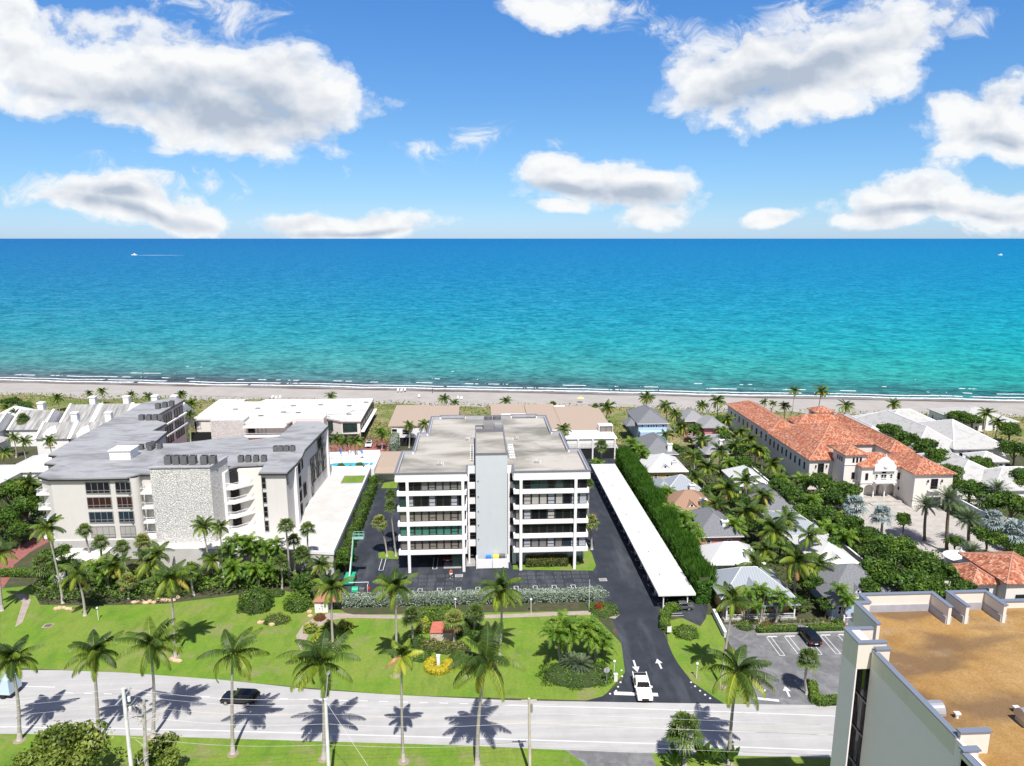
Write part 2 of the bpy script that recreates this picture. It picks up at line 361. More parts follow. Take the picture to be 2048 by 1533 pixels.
lg2=t.math('ADD',lg,t.math('MULTIPLY',t.math('SUBTRACT',big,.5),.035))
base=t.ramp(lg2,[(.0,(.12,.14,.14)),(.22,(.10,.165,.165)),(.34,(.07,.25,.24)),(.46,(.045,.32,.31)),(.55,(.015,.31,.37)),(.64,(.005,.255,.40)),(.75,(.002,.20,.42)),(1.,(.0,.155,.42))])
# weed drifting in the shallows
wd=t.noise(t.scaled(oc,(.012,.10,1)),1.,6,.65,.8)
wk=t.math('MULTIPLY',t.ramp(wd,[(.44,0.),(.56,1.)]),t.ramp(t.math('DIVIDE',OY,100.),[(.0,.4),(.06,1.),(.2,.8),(.38,0.)]))
base=t.mix(t.math('MULTIPLY',wk,.65),base,(.035,.04,.055))
# wavelets: darker and lighter faces, three sizes so that each distance shows some
for sc,am,lo_,hi_ in (((.22,.42,1),.75,.42,.60),((.10,.15,1),.5,.40,.62),((.045,.055,1),.38,.40,.62),((.02,.02,1),.15,.40,.62)):
    nz=t.noise(t.scaled(oc,sc),1.,4,.65,.3)
    base=t.mix(t.math('MULTIPLY',t.ramp(nz,[(lo_,1.),(.52,0.)]),am),base,t.mix(.55,base,(0,.02,.05)))
    base=t.mix(t.math('MULTIPLY',t.ramp(nz,[(.52,0.),(hi_,1.)]),am*.4),base,t.mix(.5,base,(.16,.42,.48)))
# broken foam lines near the beach
fn=t.noise(t.scaled(oc,(.035,.02,1)),1.,5,.6); 
def foamline(pos,wid,thr,seed):
    n=t.noise(t.scaled(oc,(.018,.004,1),seed*.01),1.,4,.6); yw=t.math('ADD',OY,t.math('MULTIPLY',t.math('SUBTRACT',n,.5),9.))
    d=t.math('ABSOLUTE',t.math('SUBTRACT',yw,pos)); line=t.math('LESS_THAN',t.math('ADD',d,t.math('MULTIPLY',t.noise(oc,.6,4,.6),wid*.9)),wid)
    gap=t.noise(t.scaled(oc,(.04+.006*seed,.01,1),seed*.02),1.,5,.65)
    return t.math('MULTIPLY',line,t.math('GREATER_THAN',gap,thr))
fm=foamline(-1.,2.,.36,1)
for a in ((4.,1.5,.42,2),(11.,1.3,.52,3),(21.,1.2,.60,4),(40.,1.0,.66,5)): fm=t.math('MAXIMUM',fm,foamline(*a))
base=t.mix(1.,base,(.86,.90,.90),'MULTIPLY')
side=t.math('DIVIDE',OX,t.math('ADD',t.math('MAXIMUM',OY,0.),320.))
base=t.mix(1.,base,t.ramp(t.math('ADD',t.math('MULTIPLY',side,.5),.5),[(.15,(1.35,.90,.93)),(.5,(1.,1.,1.)),(.85,(.35,1.10,1.02))]),'MULTIPLY'); base=t.mix(fm,base,(.6,.62,.62))
# a few whitecaps far out
wc=t.noise(t.scaled(oc,(.035,.11,1)),1.,5,.7); wz=t.noise(t.scaled(oc,(.001,.002,1)),1.,2,.5)
base=t.mix(t.math('MULTIPLY',t.math('GREATER_THAN',wc,.765),t.ramp(wz,[(.4,0.),(.6,.5)])),base,(.7,.8,.85))
dif=t.new('ShaderNodeBsdfDiffuse',ins={0:base}); glo=t.new('ShaderNodeBsdfGlossy',ins={'Roughness':.3}); smx=t.new('ShaderNodeMixShader',ins={0:.035}); t.l.new(dif.outputs[0],smx.inputs[1]); t.l.new(glo.outputs[0],smx.inputs[2]); t.l.new(smx.outputs[0],ms_.node_tree.nodes['Material Output'].inputs[0]); p.inputs['Roughness'].default_value=.42; p.inputs['Specular IOR Level'].default_value=.02
bp=t.new('ShaderNodeBump',ins={'Strength':.45,'Distance':.5,'Height':t.noise(t.scaled(oc,(.28,.6,1)),1.,5,.62)}); t.l.new(bp.outputs[0],dif.inputs['Normal']); t.l.new(bp.outputs[0],glo.inputs['Normal'])
so_=sea.build('sea',ms_); so_['kind']='structure'; so_.location=(SHO.x,SHO.y,-1.0); so_.rotation_euler=(0,0,SH_A)
# beach: a gently sloping strip, dry sand, wet sand and the weed line
def beach_ex(t,vec,c,p):
    oc=t.new('ShaderNodeTexCoord').outputs['Object']; s3=t.new('ShaderNodeSeparateXYZ'); t.l.new(oc,s3.inputs[0]); OX,OY=s3.outputs[0],s3.outputs[1]
    nz=t.noise(t.scaled(oc,(.03,.25,1)),1.,6,.65); y=t.math('ADD',OY,t.math('MULTIPLY',t.math('SUBTRACT',nz,.5),6.))
    wet=t.ramp(t.math('DIVIDE',t.math('ADD',y,12.),12.),[(.15,0.),(.5,1.)])
    c=t.mix(t.math('MULTIPLY',wet,.6),c,(.20,.18,.16))
    d=t.math('ABSOLUTE',t.math('ADD',y,6.5)); k=t.math('MULTIPLY',t.ramp(t.math('DIVIDE',d,4.),[(.22,1.),(.75,0.)]),t.ramp(t.noise(t.scaled(oc,(.05,.5,1)),1.,6,.7),[(.40,0.),(.52,1.)]))
    c=t.mix(t.math('MULTIPLY',k,.92),c,(.06,.035,.028))
    tr=t.math('MULTIPLY',t.ramp(t.math('DIVIDE',t.math('ABSOLUTE',t.math('ADD',y,29.)),3.),[(.1,.6),(.4,0.)]),t.math('GREATER_THAN',nz,.5))
    return t.mix(tr,c,(.25,.2,.17))
M['sand']=mat('beach_sand',(.36,.335,.31),.95,col2=(.31,.288,.265),ns=.15,nd=6,coord='obj',extra=beach_ex,bump=.3,bs=.8)
bm_=MB(); vs=[];fs=[]; XS=[-1500,-400,-200,-100,0,100,200,300,1500]; YS=[(-80,.2),(-45,.35),(-30,.1),(-10,-.6),(6,-1.5),(40,-3)]
for b,z in YS:
    for a in XS: vs.append((a,b,z))
n=len(XS)
for j in range(len(YS)-1):
    for i in range(n-1): fs.append((j*n+i,j*n+i+1,(j+1)*n+i+1,(j+1)*n+i))
bm_.add(vs,fs); bo=bm_.build('beach',M['sand']); bo['kind']='structure'; bo.location=(SHO.x,SHO.y,0); bo.rotation_euler=(0,0,SH_A)
# ================================================================ land
def soil_ex(t,vec,c,p):
    f=t.ramp(t.noise(vec,.9,5,.65),[(.45,0.),(.6,1.)]); return t.mix(f,c,(.035,.06,.015))
M['soil']=mat('mulch_and_low_growth',(.09,.065,.045),.95,col2=(.05,.055,.025),ns=.25,nd=6,extra=soil_ex,bump=.5,bs=2.)
land=MB(); land.sheet([(-4000,-3000),(4000,-3000)]+[shore(4000,-42),shore(300,-42),shore(0,-42),shore(-300,-42),shore(-4000,-42)],0.25)
# ground sheet lies at z = 0, dipping under the beach
land.v=[(x,y,0.) for x,y,z in land.v]; setting('ground',land,M['soil'])
def grass_ex(t,vec,c,p):
    f=t.ramp(t.noise(vec,.10,5,.6),[(.38,0.),(.60,1.)]); c=t.mix(t.math('MULTIPLY',f,.8),c,(.235,.28,.045))
    f=t.ramp(t.noise(t.scaled(vec,(.5,.16,1),R(30)),1.,5,.65),[(.48,0.),(.7,1.)]); c=t.mix(t.math('MULTIPLY',f,.5),c,(.055,.125,.012))
    f=t.ramp(t.noise(vec,.16,5,.65),[(.55,0.),(.66,1.)]); c=t.mix(t.math('MULTIPLY',f,.85),c,(.27,.235,.11))
    f=t.ramp(t.noise(vec,2.2,5,.75),[(.35,1.),(.65,0.)]); c=t.mix(t.math('MULTIPLY',f,.5),c,(.07,.14,.012))
    f=t.noise(vec,9.,3,.7); return t.mix(t.math('MULTIPLY',f,.35),c,(.05,.11,.012))
M['grass']=mat('lawn',(.115,.24,.012),.9,col2=(.175,.275,.018),ns=.5,nd=6,extra=grass_ex,bump=.8,bs=6.)
def px(lst,z=0): return [G(a,b,z) for a,b in lst]
RF=px([(0,1340),(120,1341),(250,1346),(440,1360),(620,1379),(800,1391),(1015,1401),(1240,1405),(1497,1409),(1640,1411)])
RN=px([(0,1468),(190,1470),(400,1476),(660,1484),(808,1488),(960,1493),(1120,1500),(1240,1505),(1480,1512),(1671,1516)])
def ext(l,d,n=260): 
    a=Vector(l[0]); b=Vector(l[-1]); da=(a-Vector(l[2])).normalized(); db=(b-Vector(l[-3])).normalized()
    return [tuple(a+da*n)]+l+[tuple(b+db*n)]
RF=ext(RF,0); RN=ext(RN,0)
def road_ex(t,vec,c,p):
    s=t.scaled(vec,(.02,.9,1),R(6)); f=t.ramp(t.noise(s,1.,5,.6),[(.35,0.),(.7,1.)]); c=t.mix(t.math('MULTIPLY',f,.5),c,(.25,.25,.25))
    f=t.ramp(t.noise(t.scaled(vec,(.5,.5,1)),1.,6,.8,1.5),[(.49,0.),(.5,1.),(.51,0.)]); c=t.mix(t.math('MULTIPLY',f,.25),c,(.2,.2,.2))
    f=t.math('GREATER_THAN',t.noise(vec,1.3,3,.7),.74); return t.mix(t.math('MULTIPLY',f,.3),c,(.15,.14,.13))
M['road']=mat('bleached_concrete_road',(.435,.425,.415),.85,col2=(.385,.375,.365),ns=.3,extra=road_ex,bump=.1,bs=20)
lawns=MB(); lawns.sheet(px([(0,1335),(0,1178),(60,1172),(80,1210),(180,1212),(330,1208),(560,1180),(640,1200),(700,1230),(1180,1222),(1245,1290),(1250,1345),(1200,1402),(800,1391),(250,1346)]),.004)
lawns.sheet([(x,y-.5) for x,y in px([(1330,1240),(1400,1225),(1436,1230),(1452,1300),(1475,1350),(1497,1370),(1499,1395),(1470,1410),(1430,1405),(1370,1350),(1335,1290)])],.004)
lawns.sheet(RN[:-1]+[(RN[-1][0],RN[-1][1]),(RN[-1][0],-60),(RN[0][0],-60)],.004)
setting('lawn',lawns,M['grass'])
def asph_ex(t,vec,c,p):
    f=t.ramp(t.noise(t.scaled(vec,(.25,.05,1)),1.,6,.65),[(.5,0.),(.75,1.)]); c=t.mix(t.math('MULTIPLY',f,.45),c,(.13,.14,.155))
    f=t.ramp(t.noise(vec,.8,6,.7),[(.66,0.),(.74,1.)]); return t.mix(t.math('MULTIPLY',f,.45),c,(.22,.22,.22))
M['asph']=mat('fresh_asphalt',(.020,.024,.033),.75,col2=(.03,.035,.045),ns=.4,extra=asph_ex,bump=.15,bs=25)
def lot_ex(t,vec,c,p):
    f=t.ramp(t.noise(t.scaled(vec,(.35,.35,1)),1.,6,.65,1.2),[(.45,0.),(.7,1.)]); return t.mix(t.math('MULTIPLY',f,.8),c,(.24,.24,.24))
M['lot']=mat('worn_grey_asphalt',(.11,.11,.115),.85,col2=(.15,.15,.155),ns=.5,extra=lot_ex)
rd=MB(); rd.sheet(RF+RN[::-1],.012); setting('road',rd,M['road'])
dw=MB(); dw.sheet([G(1165,1403.6),G(1205,1393),G(1243,1365),G(1250,1345),G(1243,1290),G(1225,1240),G(1190,1200),G(1160,1196),G(700,1200),G(695,1190),(-27.5,122),(-26.6,135),(-26.6,176),(-23,184),(-17,184),(-16,145),(22,145),(24,205),(40,205),(40.2,112),(38.5,108),(36.8,105.6),G(1318,1215),G(1325,1260),G(1350,1320),G(1385,1365),G(1450,1409)],.008)
setting('driveway',dw,M['asph'])
pl=MB(); pl.sheet([G(1440,1250),G(1760,1243),G(1800,1380),G(1640,1411),G(1497,1409),G(1503,1380),G(1490,1350)],.009)
pl.sheet([G(1130,1501),G(1300,1507),(21.5,76.5),(21.5,60),G(1200,1560),G(1165,1525)],.008)
setting('parking_lot',pl,M['lot'])
# paths
pth=MB(); pth.sheet(px([(30,1255),(45,1205),(30,1190),(50,1188),(62,1200),(45,1245)]),.012)
pth.sheet(px([(597,1292),(592,1272),(605,1252),(625,1238),(660,1226),(700,1228),(720,1233),(665,1240),(622,1262),(606,1292),(604,1305)]),.014)
pth.sheet(px([(690,1229),(900,1233),(1180,1222),(1240,1230),(1230,1238),(1180,1230),(900,1240),(690,1236)]),.010)
setting('garden_path',pth,mat('sandy_path',(.36,.30,.26),.9,col2=(.29,.24,.2),ns=1.))
rp=MB(); rp.sheet(px([(0,1105),(32,1098),(66,1078),(118,1060),(135,1062),(60,1105),(28,1130),(24,1150),(0,1185)]),.012)
rp.sheet([(-110,180),(-27,183),(-24,215),(-26,247),(-36,247),(-36,216),(-110,214)],.010)
rp.sheet([(60.8,104),(63.2,104.5),(63.6,108),(61.6,108)],.012)
setting('brick_paving',rp,M['brick'])
mv=MB(); mv.sheet([(86,126),(122,126),(122,158),(86,158)],.012); setting('courtyard',mv,M['pave'])
gr=MB()
gr.sheet(px([(1026,1128),(1026,1139.5),(1100,1141),(1186,1142),(1192,1132),(1184,1108),(1174,1092),(1166,1092),(1167,1118),(1100,1124)]),.024)
gr.sheet(px([(757,1106),(757,1117),(797,1119),(797,1106),(780,1102)]),.024); gr.sheet(px([(768,966),(762,977),(794,977),(796,962)]),.024)
setting('lawn',gr,M['grass'])
# dune growth
def dune_ex(t,vec,c,p):
    f=t.ramp(t.noise(t.scaled(vec,(.05,.10,1)),1.,6,.65),[(.42,0.),(.58,1.)]); c=t.mix(f,c,(.13,.17,.035))
    f=t.ramp(t.noise(vec,.25,6,.7),[(.62,0.),(.70,1.)]); c=t.mix(t.math('MULTIPLY',f,.8),c,(.5,.45,.38)); 
    f=t.ramp(t.noise(vec,.5,6,.7),[(.5,0.),(.62,1.)]); return t.mix(t.math('MULTIPLY',f,.6),c,(.055,.075,.02))
M['dune']=mat('dune_scrub',(.28,.22,.12),.95,col2=(.22,.19,.08),ns=.08,nd=6,extra=dune_ex,bump=.8,bs=1.5)
dn=MB(); vs=[];fs=[]; na,nb=180,14
for j in range(nb+1):
    for i in range(na+1):
        a=-330+660*i/na; f=j/nb; b=-84+f*(50+1.6*math.sin(a*.05)+1.5*math.sin(a*.13+1)+ (1.2*math.sin(a*.31)))
        z=.15+math.sin(math.pi*min(1,f*1.02))**.6*(.5+.5*math.sin(a*.21+b*.3)*math.cos(a*.09-b*.2)+.45*rng.random())
        if j in(0,nb): z=-.1
        vs.append((*shore(a,b),z))
for j in range(nb):
    for i in range(na): k=j*(na+1)+i; fs.append((k,k+1,k+na+2,k+na+1))
dn.add(vs,fs); d_=dn.build('dune',M['dune'],smooth=True); d_['kind']='structure'
# ================================================================ painted markings
def line(mb,a,b,wd,z=.016):
    a=Vector(a);b=Vector(b); d=(b-a).normalized()*0; n=(b-a).normalized(); q=Vector((-n.y,n.x))*wd/2
    mb.add([(*(a-q),z),(*(b-q),z),(*(b+q),z),(*(a+q),z)],[(0,1,2,3)])
def polyl(mb,pts,wd,z=.016):
    P_=[Vector(p) for p in pts]
    for a,b in zip(P_[:-1],P_[1:]): line(mb,a,b,wd,z)
mk=MB()
nl=ext(px([(0,1454),(200,1457),(400,1461),(808,1473),(1280,1487),(1671,1502)]),0); polyl(mk,nl,.16)
polyl(mk,px([(1015,1411),(1280,1418),(1450,1424),(1677,1433)])+[ext(px([(1015,1411),(1450,1424),(1677,1433)]),0)[-1]],.14)
dl=px([(0,1371),(60,1373),(167,1388),(567,1397),(777,1403),(929,1408)])
polyl(mk,px([(40,1373),(110,1375)]),.14)
a,b=Vector(G(130,1386)),Vector(G(1000,1410)); L=(b-a).length; n_=int(L/2.7)
for i in range(n_):
    s=a+(b-a)*i/n_; line(mk,s,s+(b-a).normalized()*1.2,.14)
line(mk,G(1228,1387),G(1316,1390),.75); 
line(mk,G(1503,1396),G(1558,1402),.5)
mk2=MB(); polyl(mk2,px([(0,1415),(551,1428),(1139,1447),(1534,1460),(1680,1466)]),.12,.015)
setting('road_marking',mk,M['paint']); setting('road_centre_line',mk2,M['ypaint'])
def arrow(p0,p1,ln=2.4,wd=.28):
    mb=MB(); a=Vector(G(*p0)); b=Vector(G(*p1)); d=(b-a).normalized(); q=Vector((-d.y,d.x)); L=(b-a).length; h=a+d*L*.55
    P_=[a-q*wd/2,a+q*wd/2,h+q*wd/2,h+q*wd*2,b,h-q*wd*2,h-q*wd/2]
    mb.add([(x.x,x.y,.017) for x in P_],[tuple(range(7))]); return mb
ar=[arrow((1267,1321),(1275,1345)),arrow((1323,1338),(1314,1318)),arrow((1579,1394),(1570,1373)),arrow((1519,1370),(1528,1388))]
am=MB()
for x in ar: am.add(x.v,x.f)
setting('arrow_marking',am,M['paint'])
bay=MB()
def ubox(c0,c1,w,depth,wl=.1):   # hairpin bay divider
    a=Vector(c0);b=Vector(c1);d=(b-a).normalized();q=Vector((-d.y,d.x))*w/2
    line(bay,a-q,b-q,wl);line(bay,a+q,b+q,wl);line(bay,b-q,b+q,wl)
for i in range(15):
    x=-24.6+i*3.52
    if x<18: ubox((x,117.6),(x,121.),.75,0)
for i in range(21): 
    y=109.5+i*3.55; ubox((35.,y),(31.6,y),.8,0)
for x0 in (-18.7,-8.3): ubox((x0,134),(x0,128.8),.8,0)
for xx in (1,2,3,4,5): pass
for i in range(9):
    x=46.8+i*2.95
    if abs(i-5)>0: ubox((x,101.8),(x,96.6),.75,0)
for i in range(4): ubox((55.5+i*3.,83.2),(55.5+i*3.,88.8),.75,0)
for i in range(7): line(bay,(46.0+i*2.95+.6,101.9),(48.2+i*2.95,101.9),.28)
line(bay,(61.3,101.5),(62.4,96.8),.1);line(bay,(63.4,101.5),(61.8,99.2),.1)
setting('parking_bay_marking',bay,M['paint'])
# rubbed squares of patched seal coat in the front court
sq=MB()
for xa,xb in ((-16,-1.5),(8,22)):
    for r_ in range(4):
        for c_ in range(int((xb-xa)/1.7)):
            x=xa+c_*1.7+rng.normal(0,.06); y=120.6+r_*1.6
            if rng.random()<.85:
                for k in range(3): line(sq,(x,y+k*.42),(x+1.15,y+k*.42),.11,.0125)
                line(sq,(x,y),(x,y+.85),.1,.0128);line(sq,(x+1.15,y),(x+1.15,y+.85),.1,.0128)
setting('asphalt_patching',sq,mat('rubbed_asphalt',(.13,.14,.155),.8,col2=(.06,.065,.075),ns=1.2))
# ================================================================ building helpers
def window(parent, face, a0,a1,z0,z1, at, fm='dkframe', pm='glass', nx=1, nz=0, fw=.09, proud=.05, arch=False, lab=None, transom=None):
    """face 'S' looks to -Y at y=at with a = x ; 'W' looks to -X at x=at, 'E' to +X, a = y"""
    f=MB(); g=MB()
    def bx(mb,u0,u1,w0,w1,d0,d1):
        if face=='S': mb.box(u0,u1,at-d1,at-d0,w0,w1)
        elif face=='N': mb.box(u0,u1,at+d0,at+d1,w0,w1)
        elif face=='W': mb.box(at-d1,at-d0,u0,u1,w0,w1)
        else: mb.box(at+d0,at+d1,u0,u1,w0,w1)
    bx(f,a0,a0+fw,z0,z1,0,proud);bx(f,a1-fw,a1,z0,z1,0,proud);bx(f,a0+fw,a1-fw,z0,z0+fw,0,proud);bx(f,a0+fw,a1-fw,z1-fw,z1,0,proud)
    for i in range(1,nx):
        c=a0+(a1-a0)*i/nx; bx(f,c-fw*.35,c+fw*.35,z0+fw,z1-fw,0,proud-.005)
    for i in range(1,nz+1):
        c=z0+(z1-z0)*i/(nz+1); bx(f,a0+fw,a1-fw,c-fw*.3,c+fw*.3,0,proud-.01)
    if transom: 
        c=z0+(z1-z0)*transom; bx(f,a0+fw,a1-fw,c-fw*.35,c+fw*.35,0,proud-.01)
    if arch:
        n=8; r=(a1-a0)/2; c=(a0+a1)/2
        for i in range(n):
            t0,t1=math.pi*i/n,math.pi*(i+1)/n
            for rr0,rr1,mb,d in ((0,r-fw,g,.02),(r-fw,r,f,proud)):
                q=[(c+rr0*math.cos(t0),z1+rr0*math.sin(t0)),(c+rr1*math.cos(t0),z1+rr1*math.sin(t0)),(c+rr1*math.cos(t1),z1+rr1*math.sin(t1)),(c+rr0*math.cos(t1),z1+rr0*math.sin(t1))]
                if face=='S': v=[(u,at-d,w_) for u,w_ in q]; v=v[::-1]
                elif face=='W': v=[(at-d,u,w_) for u,w_ in q]
                else: v=[(at+d,u,w_) for u,w_ in q][::-1]
                mb.add(v,[(0,1,2,3)])
    bx(g,a0+fw*.5,a1-fw*.5,z0+fw*.5,z1-fw*.5,-.02,.02)
    o=f.build('window',M[fm],parent,label=lab); g.build('pane',M[pm],o); return o
def hip(mb,x0,x1,y0,y1,z,h,axis=None,over=.5,ends=(1,1),thick=.18):
    """hip roof; ends 0 = gable"""
    x0-=over;x1+=over;y0-=over;y1+=over
    w,d=x1-x0,y1-y0
    if axis is None: axis='x' if w>=d else 'y'
    if axis=='x':
        r=d/2; a=min(r,w/2)
        A=(x0+(a if ends[0] else 0),(y0+y1)/2,z+h);B=(x1-(a if ends[1] else 0),(y0+y1)/2,z+h)
        c=[(x0,y0,z),(x1,y0,z),(x1,y1,z),(x0,y1,z)]
        fs=[(0,1,5,4),(1,2,5),(2,3,4,5),(3,0,4)]
    else:
        r=w/2; a=min(r,d/2)
        A=((x0+x1)/2,y0+(a if ends[0] else 0),z+h);B=((x0+x1)/2,y1-(a if ends[1] else 0),z+h)
        c=[(x0,y0,z),(x1,y0,z),(x1,y1,z),(x0,y1,z)]
        fs=[(0,1,4),(1,2,5,4),(2,3,5),(3,0,4,5)]
    if (Vector(A)-Vector(B)).length<.05: B=(B[0]+.02,B[1],B[2])
    mb.add(c+[A,B],fs)
    lo=[(p[0],p[1],z-thick) for p in c]; mb.add(c+lo,[(0,4,5,1),(1,5,6,2),(2,6,7,3),(3,7,4,0),(7,6,5,4)])
    return mb
def ridge_caps(mb,x0,x1,y0,y1,z,h,axis=None,over=.5,r=.11,ends=(1,1)):
    x0-=over;x1+=over;y0-=over;y1+=over; w,d=x1-x0,y1-y0
    if axis is None: axis='x' if w>=d else 'y'
    a=min(w,d)/2
    if axis=='x': A=(x0+(a if ends[0] else 0),(y0+y1)/2,z+h);B=(x1-(a if ends[1] else 0),(y0+y1)/2,z+h); L=[(x0,y0,z),(x0,y1,z)];Q=[(x1,y0,z),(x1,y1,z)]
    else: A=((x0+x1)/2,y0+(a if ends[0] else 0),z+h);B=((x0+x1)/2,y1-(a if ends[1] else 0),z+h); L=[(x0,y0,z),(x1,y0,z)];Q=[(x0,y1,z),(x1,y1,z)]
    if ends[0]: [mb.tube([p,A],r,6) for p in L]
    if ends[1]: [mb.tube([p,B],r,6) for p in Q]
    if (Vector(A)-Vector(B)).length>.3: mb.tube([A,B],r,6)
def railing(mb,a,b,z,h=1.0,sp=.35,t=.04):
    a=Vector(a);b=Vector(b);L=(b-a).length;n=max(1,int(L/sp))
    mb.tube([(*a,z+h),(*b,z+h)],t,4);mb.tube([(*a,z+.12),(*b,z+.12)],t*.8,4)
    for i in range(n+1):
        p=a+(b-a)*i/n; mb.tube([(*p,z),(*p,z+h)],t*.6,4,False)
# ================================================================ white five-storey block in the middle
def main_block():
    T=thing('apartment_block','white banded five-storey block with a windowless blue-grey core, parking beneath','apartment block',(3,128,0))
    YF=127.7; FL=[(3.6,4.4),(6.5,7.3),(9.4,10.15),(12.4,13.15),(15.5,16.3)]
    wings=[(-15.0,-1.9),(7.0,21.4)]
    posts=[[F(818.5,1100,YF)[0],F(927.5,1100,YF)[0]],[F(1041.5,1100,YF)[0],F(1149,1100,YF)[0]]]
    RT=20.0; deck=19.35
    outer=[(-15.2,127.5),(-15.2,141.8),(-13.0,141.8),(-13.0,155.6),(-10.9,155.6),(-10.9,170.6),(-8.7,170.6),(-8.7,171.6),(-2.6,171.6),(-2.6,170.9),(8.8,170.9),(8.8,171.6),(15.0,171.6),(15.0,170.4),(17.2,170.4),(17.2,155.6),(19.3,155.6),(19.3,141.6),(21.5,141.6),(21.5,127.5),(7.0,127.5),(7.0,131.6),(-1.8,131.6),(-1.8,127.5)]
    # body: storeys set back behind the window line, with a core of wall
    w=MB()
    inner=[(-14.5,128.2),(-14.5,141),(-12.4,141),(-12.4,155),(-10.3,155),(-10.3,170),(16.6,170),(16.6,155),(18.7,155),(18.7,141),(20.9,141),(20.9,128.2),(7.4,128.2),(7.4,133.5),(-2.3,133.5),(-2.3,128.2)]
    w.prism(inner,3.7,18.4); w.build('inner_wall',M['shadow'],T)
    g=MB(); g.box(-14,21,139,170,0,3.7); g.box(7.6,20.6,131,139,0.0,3.7); g.box(6.9,7.6,130.2,139,0,3.7)
    g.build('ground_floor_wall',M['core'],T)
    # bands
    b=MB()
    for z0,z1 in FL:
        for (x0,x1) in wings: b.box(x0,x1,YF-.12,129.6,z0,z1)
        b.prism([(-15,129.6),(-15,141.6),(-12.9,141.6),(-12.9,155.4),(-10.8,155.4),(-10.8,170.5),(17.1,170.5),(17.1,155.4),(19.2,155.4),(19.2,141.4),(21.4,141.4),(21.4,129.6),(7.0,129.6),(7.0,133.2),(-1.9,133.2),(-1.9,129.6)],z0,z1)
    b.build('floor_band',M['band'],T)
    fas=MB()
    for (x0,x1) in ((-15.2,-1.8),(7.0,21.5)): fas.box(x0,x1,127.5,127.8,18.3,20.0)
    n=len(outer)
    for i in range(n):
        a=outer[i];c=outer[(i+1)%n]
        if a[1]<128 and c[1]<128 : continue
        x0,x1=min(a[0],c[0])-.14,max(a[0],c[0])+.14; y0,y1=min(a[1],c[1])-.0,max(a[1],c[1])
        if abs(a[0]-c[0])<.01: fas.box(a[0]-.14,a[0]+.14,y0+(.3 if y0<128 else .14),y1-.14,18.3,20.0)
        else: fas.box(x0,x1,a[1]-.14,a[1]+.14,18.3,20.0)
    fas.build('fascia',M['band'],T)
    dk=MB(); dk.prism([(-15.05,127.85),(-15.05,141.7),(-12.9,141.7),(-12.9,155.5),(-10.8,155.5),(-10.8,170.8),(17.1,170.3),(17.1,155.5),(19.2,155.5),(19.2,141.5),(21.35,141.5),(21.35,127.85),(7.2,127.85),(7.2,131.7),(-2.0,131.7),(-2.0,127.85)],18.4,deck)
    roof=dk.build('roof',M['roof1'],T)
    cp=MB(); il=MB()
    for i in range(n):
        a=outer[i];c=outer[(i+1)%n]; w_=.2
        if a[1]<128 and c[1]<128 and (a[0]-c[0])*(1)!=0 and {a[0],c[0]}=={7.0,-1.8}: continue
        if abs(a[0]-c[0])<.01:
            s=1 if a[0]<3 else -1
            cp.box(a[0]-w_,a[0]+w_,min(a[1],c[1])-w_,max(a[1],c[1])+w_,20.0,20.07+.002*(i%3))
            xi=a[0]+s*.15; 
            if a[0] not in (7.0,-1.8): il.box(xi,xi+s*.28,min(a[1],c[1])+.2,max(a[1],c[1])-.2,deck,19.97)
        else:
            cp.box(min(a[0],c[0])-w_+.01,max(a[0],c[0])+w_-.01,a[1]-w_-.003,a[1]+w_,20.0,20.085+.002*(i%3))
            if a[1]>135: il.box(min(a[0],c[0])+.2,max(a[0],c[0])-.2,a[1]-.42,a[1]-.15,deck,19.96)
    cp.build('coping',M['parap'],roof); il.build('parapet_lining',M['parin'],roof)
    for ps in posts:
        for x in ps:
            m=MB(); m.box(x-.27,x+.27,YF-.4,YF-.13,0,18.3); m.build('post',M['band'],T)
    # window line, bay by bay
    cur=[['cur_taupe']*9,['cur_green']*9,['cur_taupe']*9,['glassg','blind','glass','glass','blind','glass','glass','blind','glass'],['glass','glass','glass','cur_grey','cur_grey','cur_grey','cur_grey','cur_grey','cur_grey']]
    curR=[['cur_grey','blind','cur_grey','cur_grey','blind','cur_grey','glassb','blind','blind'],['glass']*9,['cur_taupe','blind','glass','glass','cur_white','glass','glass','glass','glass'],['glass','cur_white','cur_white','cur_white','blind','cur_white','glass','blind','blind'],['glassg','glass','glassg','glassg','glass','glassg','glass','glass','glass']]
    for wi,(x0,x1) in enumerate(wings):
        for k,(z0,z1) in enumerate(FL):
            top=FL[k+1][0] if k<4 else 18.3
            bays=np.linspace(x0+.35,x1-.3,10)
            for i in range(9):
                cm=(cur if wi==0 else curR)[k][i]
                sash = i in (1,4,7)
                window(T,'S',bays[i]+.03,bays[i+1]-.03,z1,top,128.12,'dkframe',cm,1,2 if sash else 0,.11 if not sash else .13,.08)
    # side windows, seen only from beside
    for k,(z0,z1) in enumerate(FL):
        top=FL[k+1][0] if k<4 else 18.3
        for (ya,yb,xw) in ((130,141,20.9),(142,155,18.7),(156,169,16.6)): window(T,'E',ya+.3,yb-.3,z1,top,xw,'dkframe','glass',4,0,.12,.08)
        for (ya,yb,xw) in ((130,141,-14.5),(142,155,-12.4),(156,169,-10.3)): window(T,'W',ya+.3,yb-.3,z1,top,xw,'dkframe','glass',4,0,.12,.08)
    # core
    cx0,cx1=F(952,1000,130)[0],F(1014.8,1000,130)[0]
    c=MB(); c.box(cx0,cx1,130,150.8,0,22.55); core=c.build('lift_core',M['core'],T)
    d=MB(); d.box(cx0+.25,cx1-.25,130.25,150.5,22.55,22.62); d.build('core_roof',M['roof1'],core)
    d=MB()
    for (a,b_,e,f_) in ((cx0-.06,cx1+.06,129.94,130.2),(cx0-.06,cx1+.06,150.6,150.86)): d.box(a,b_,e,f_,22.56,22.95)
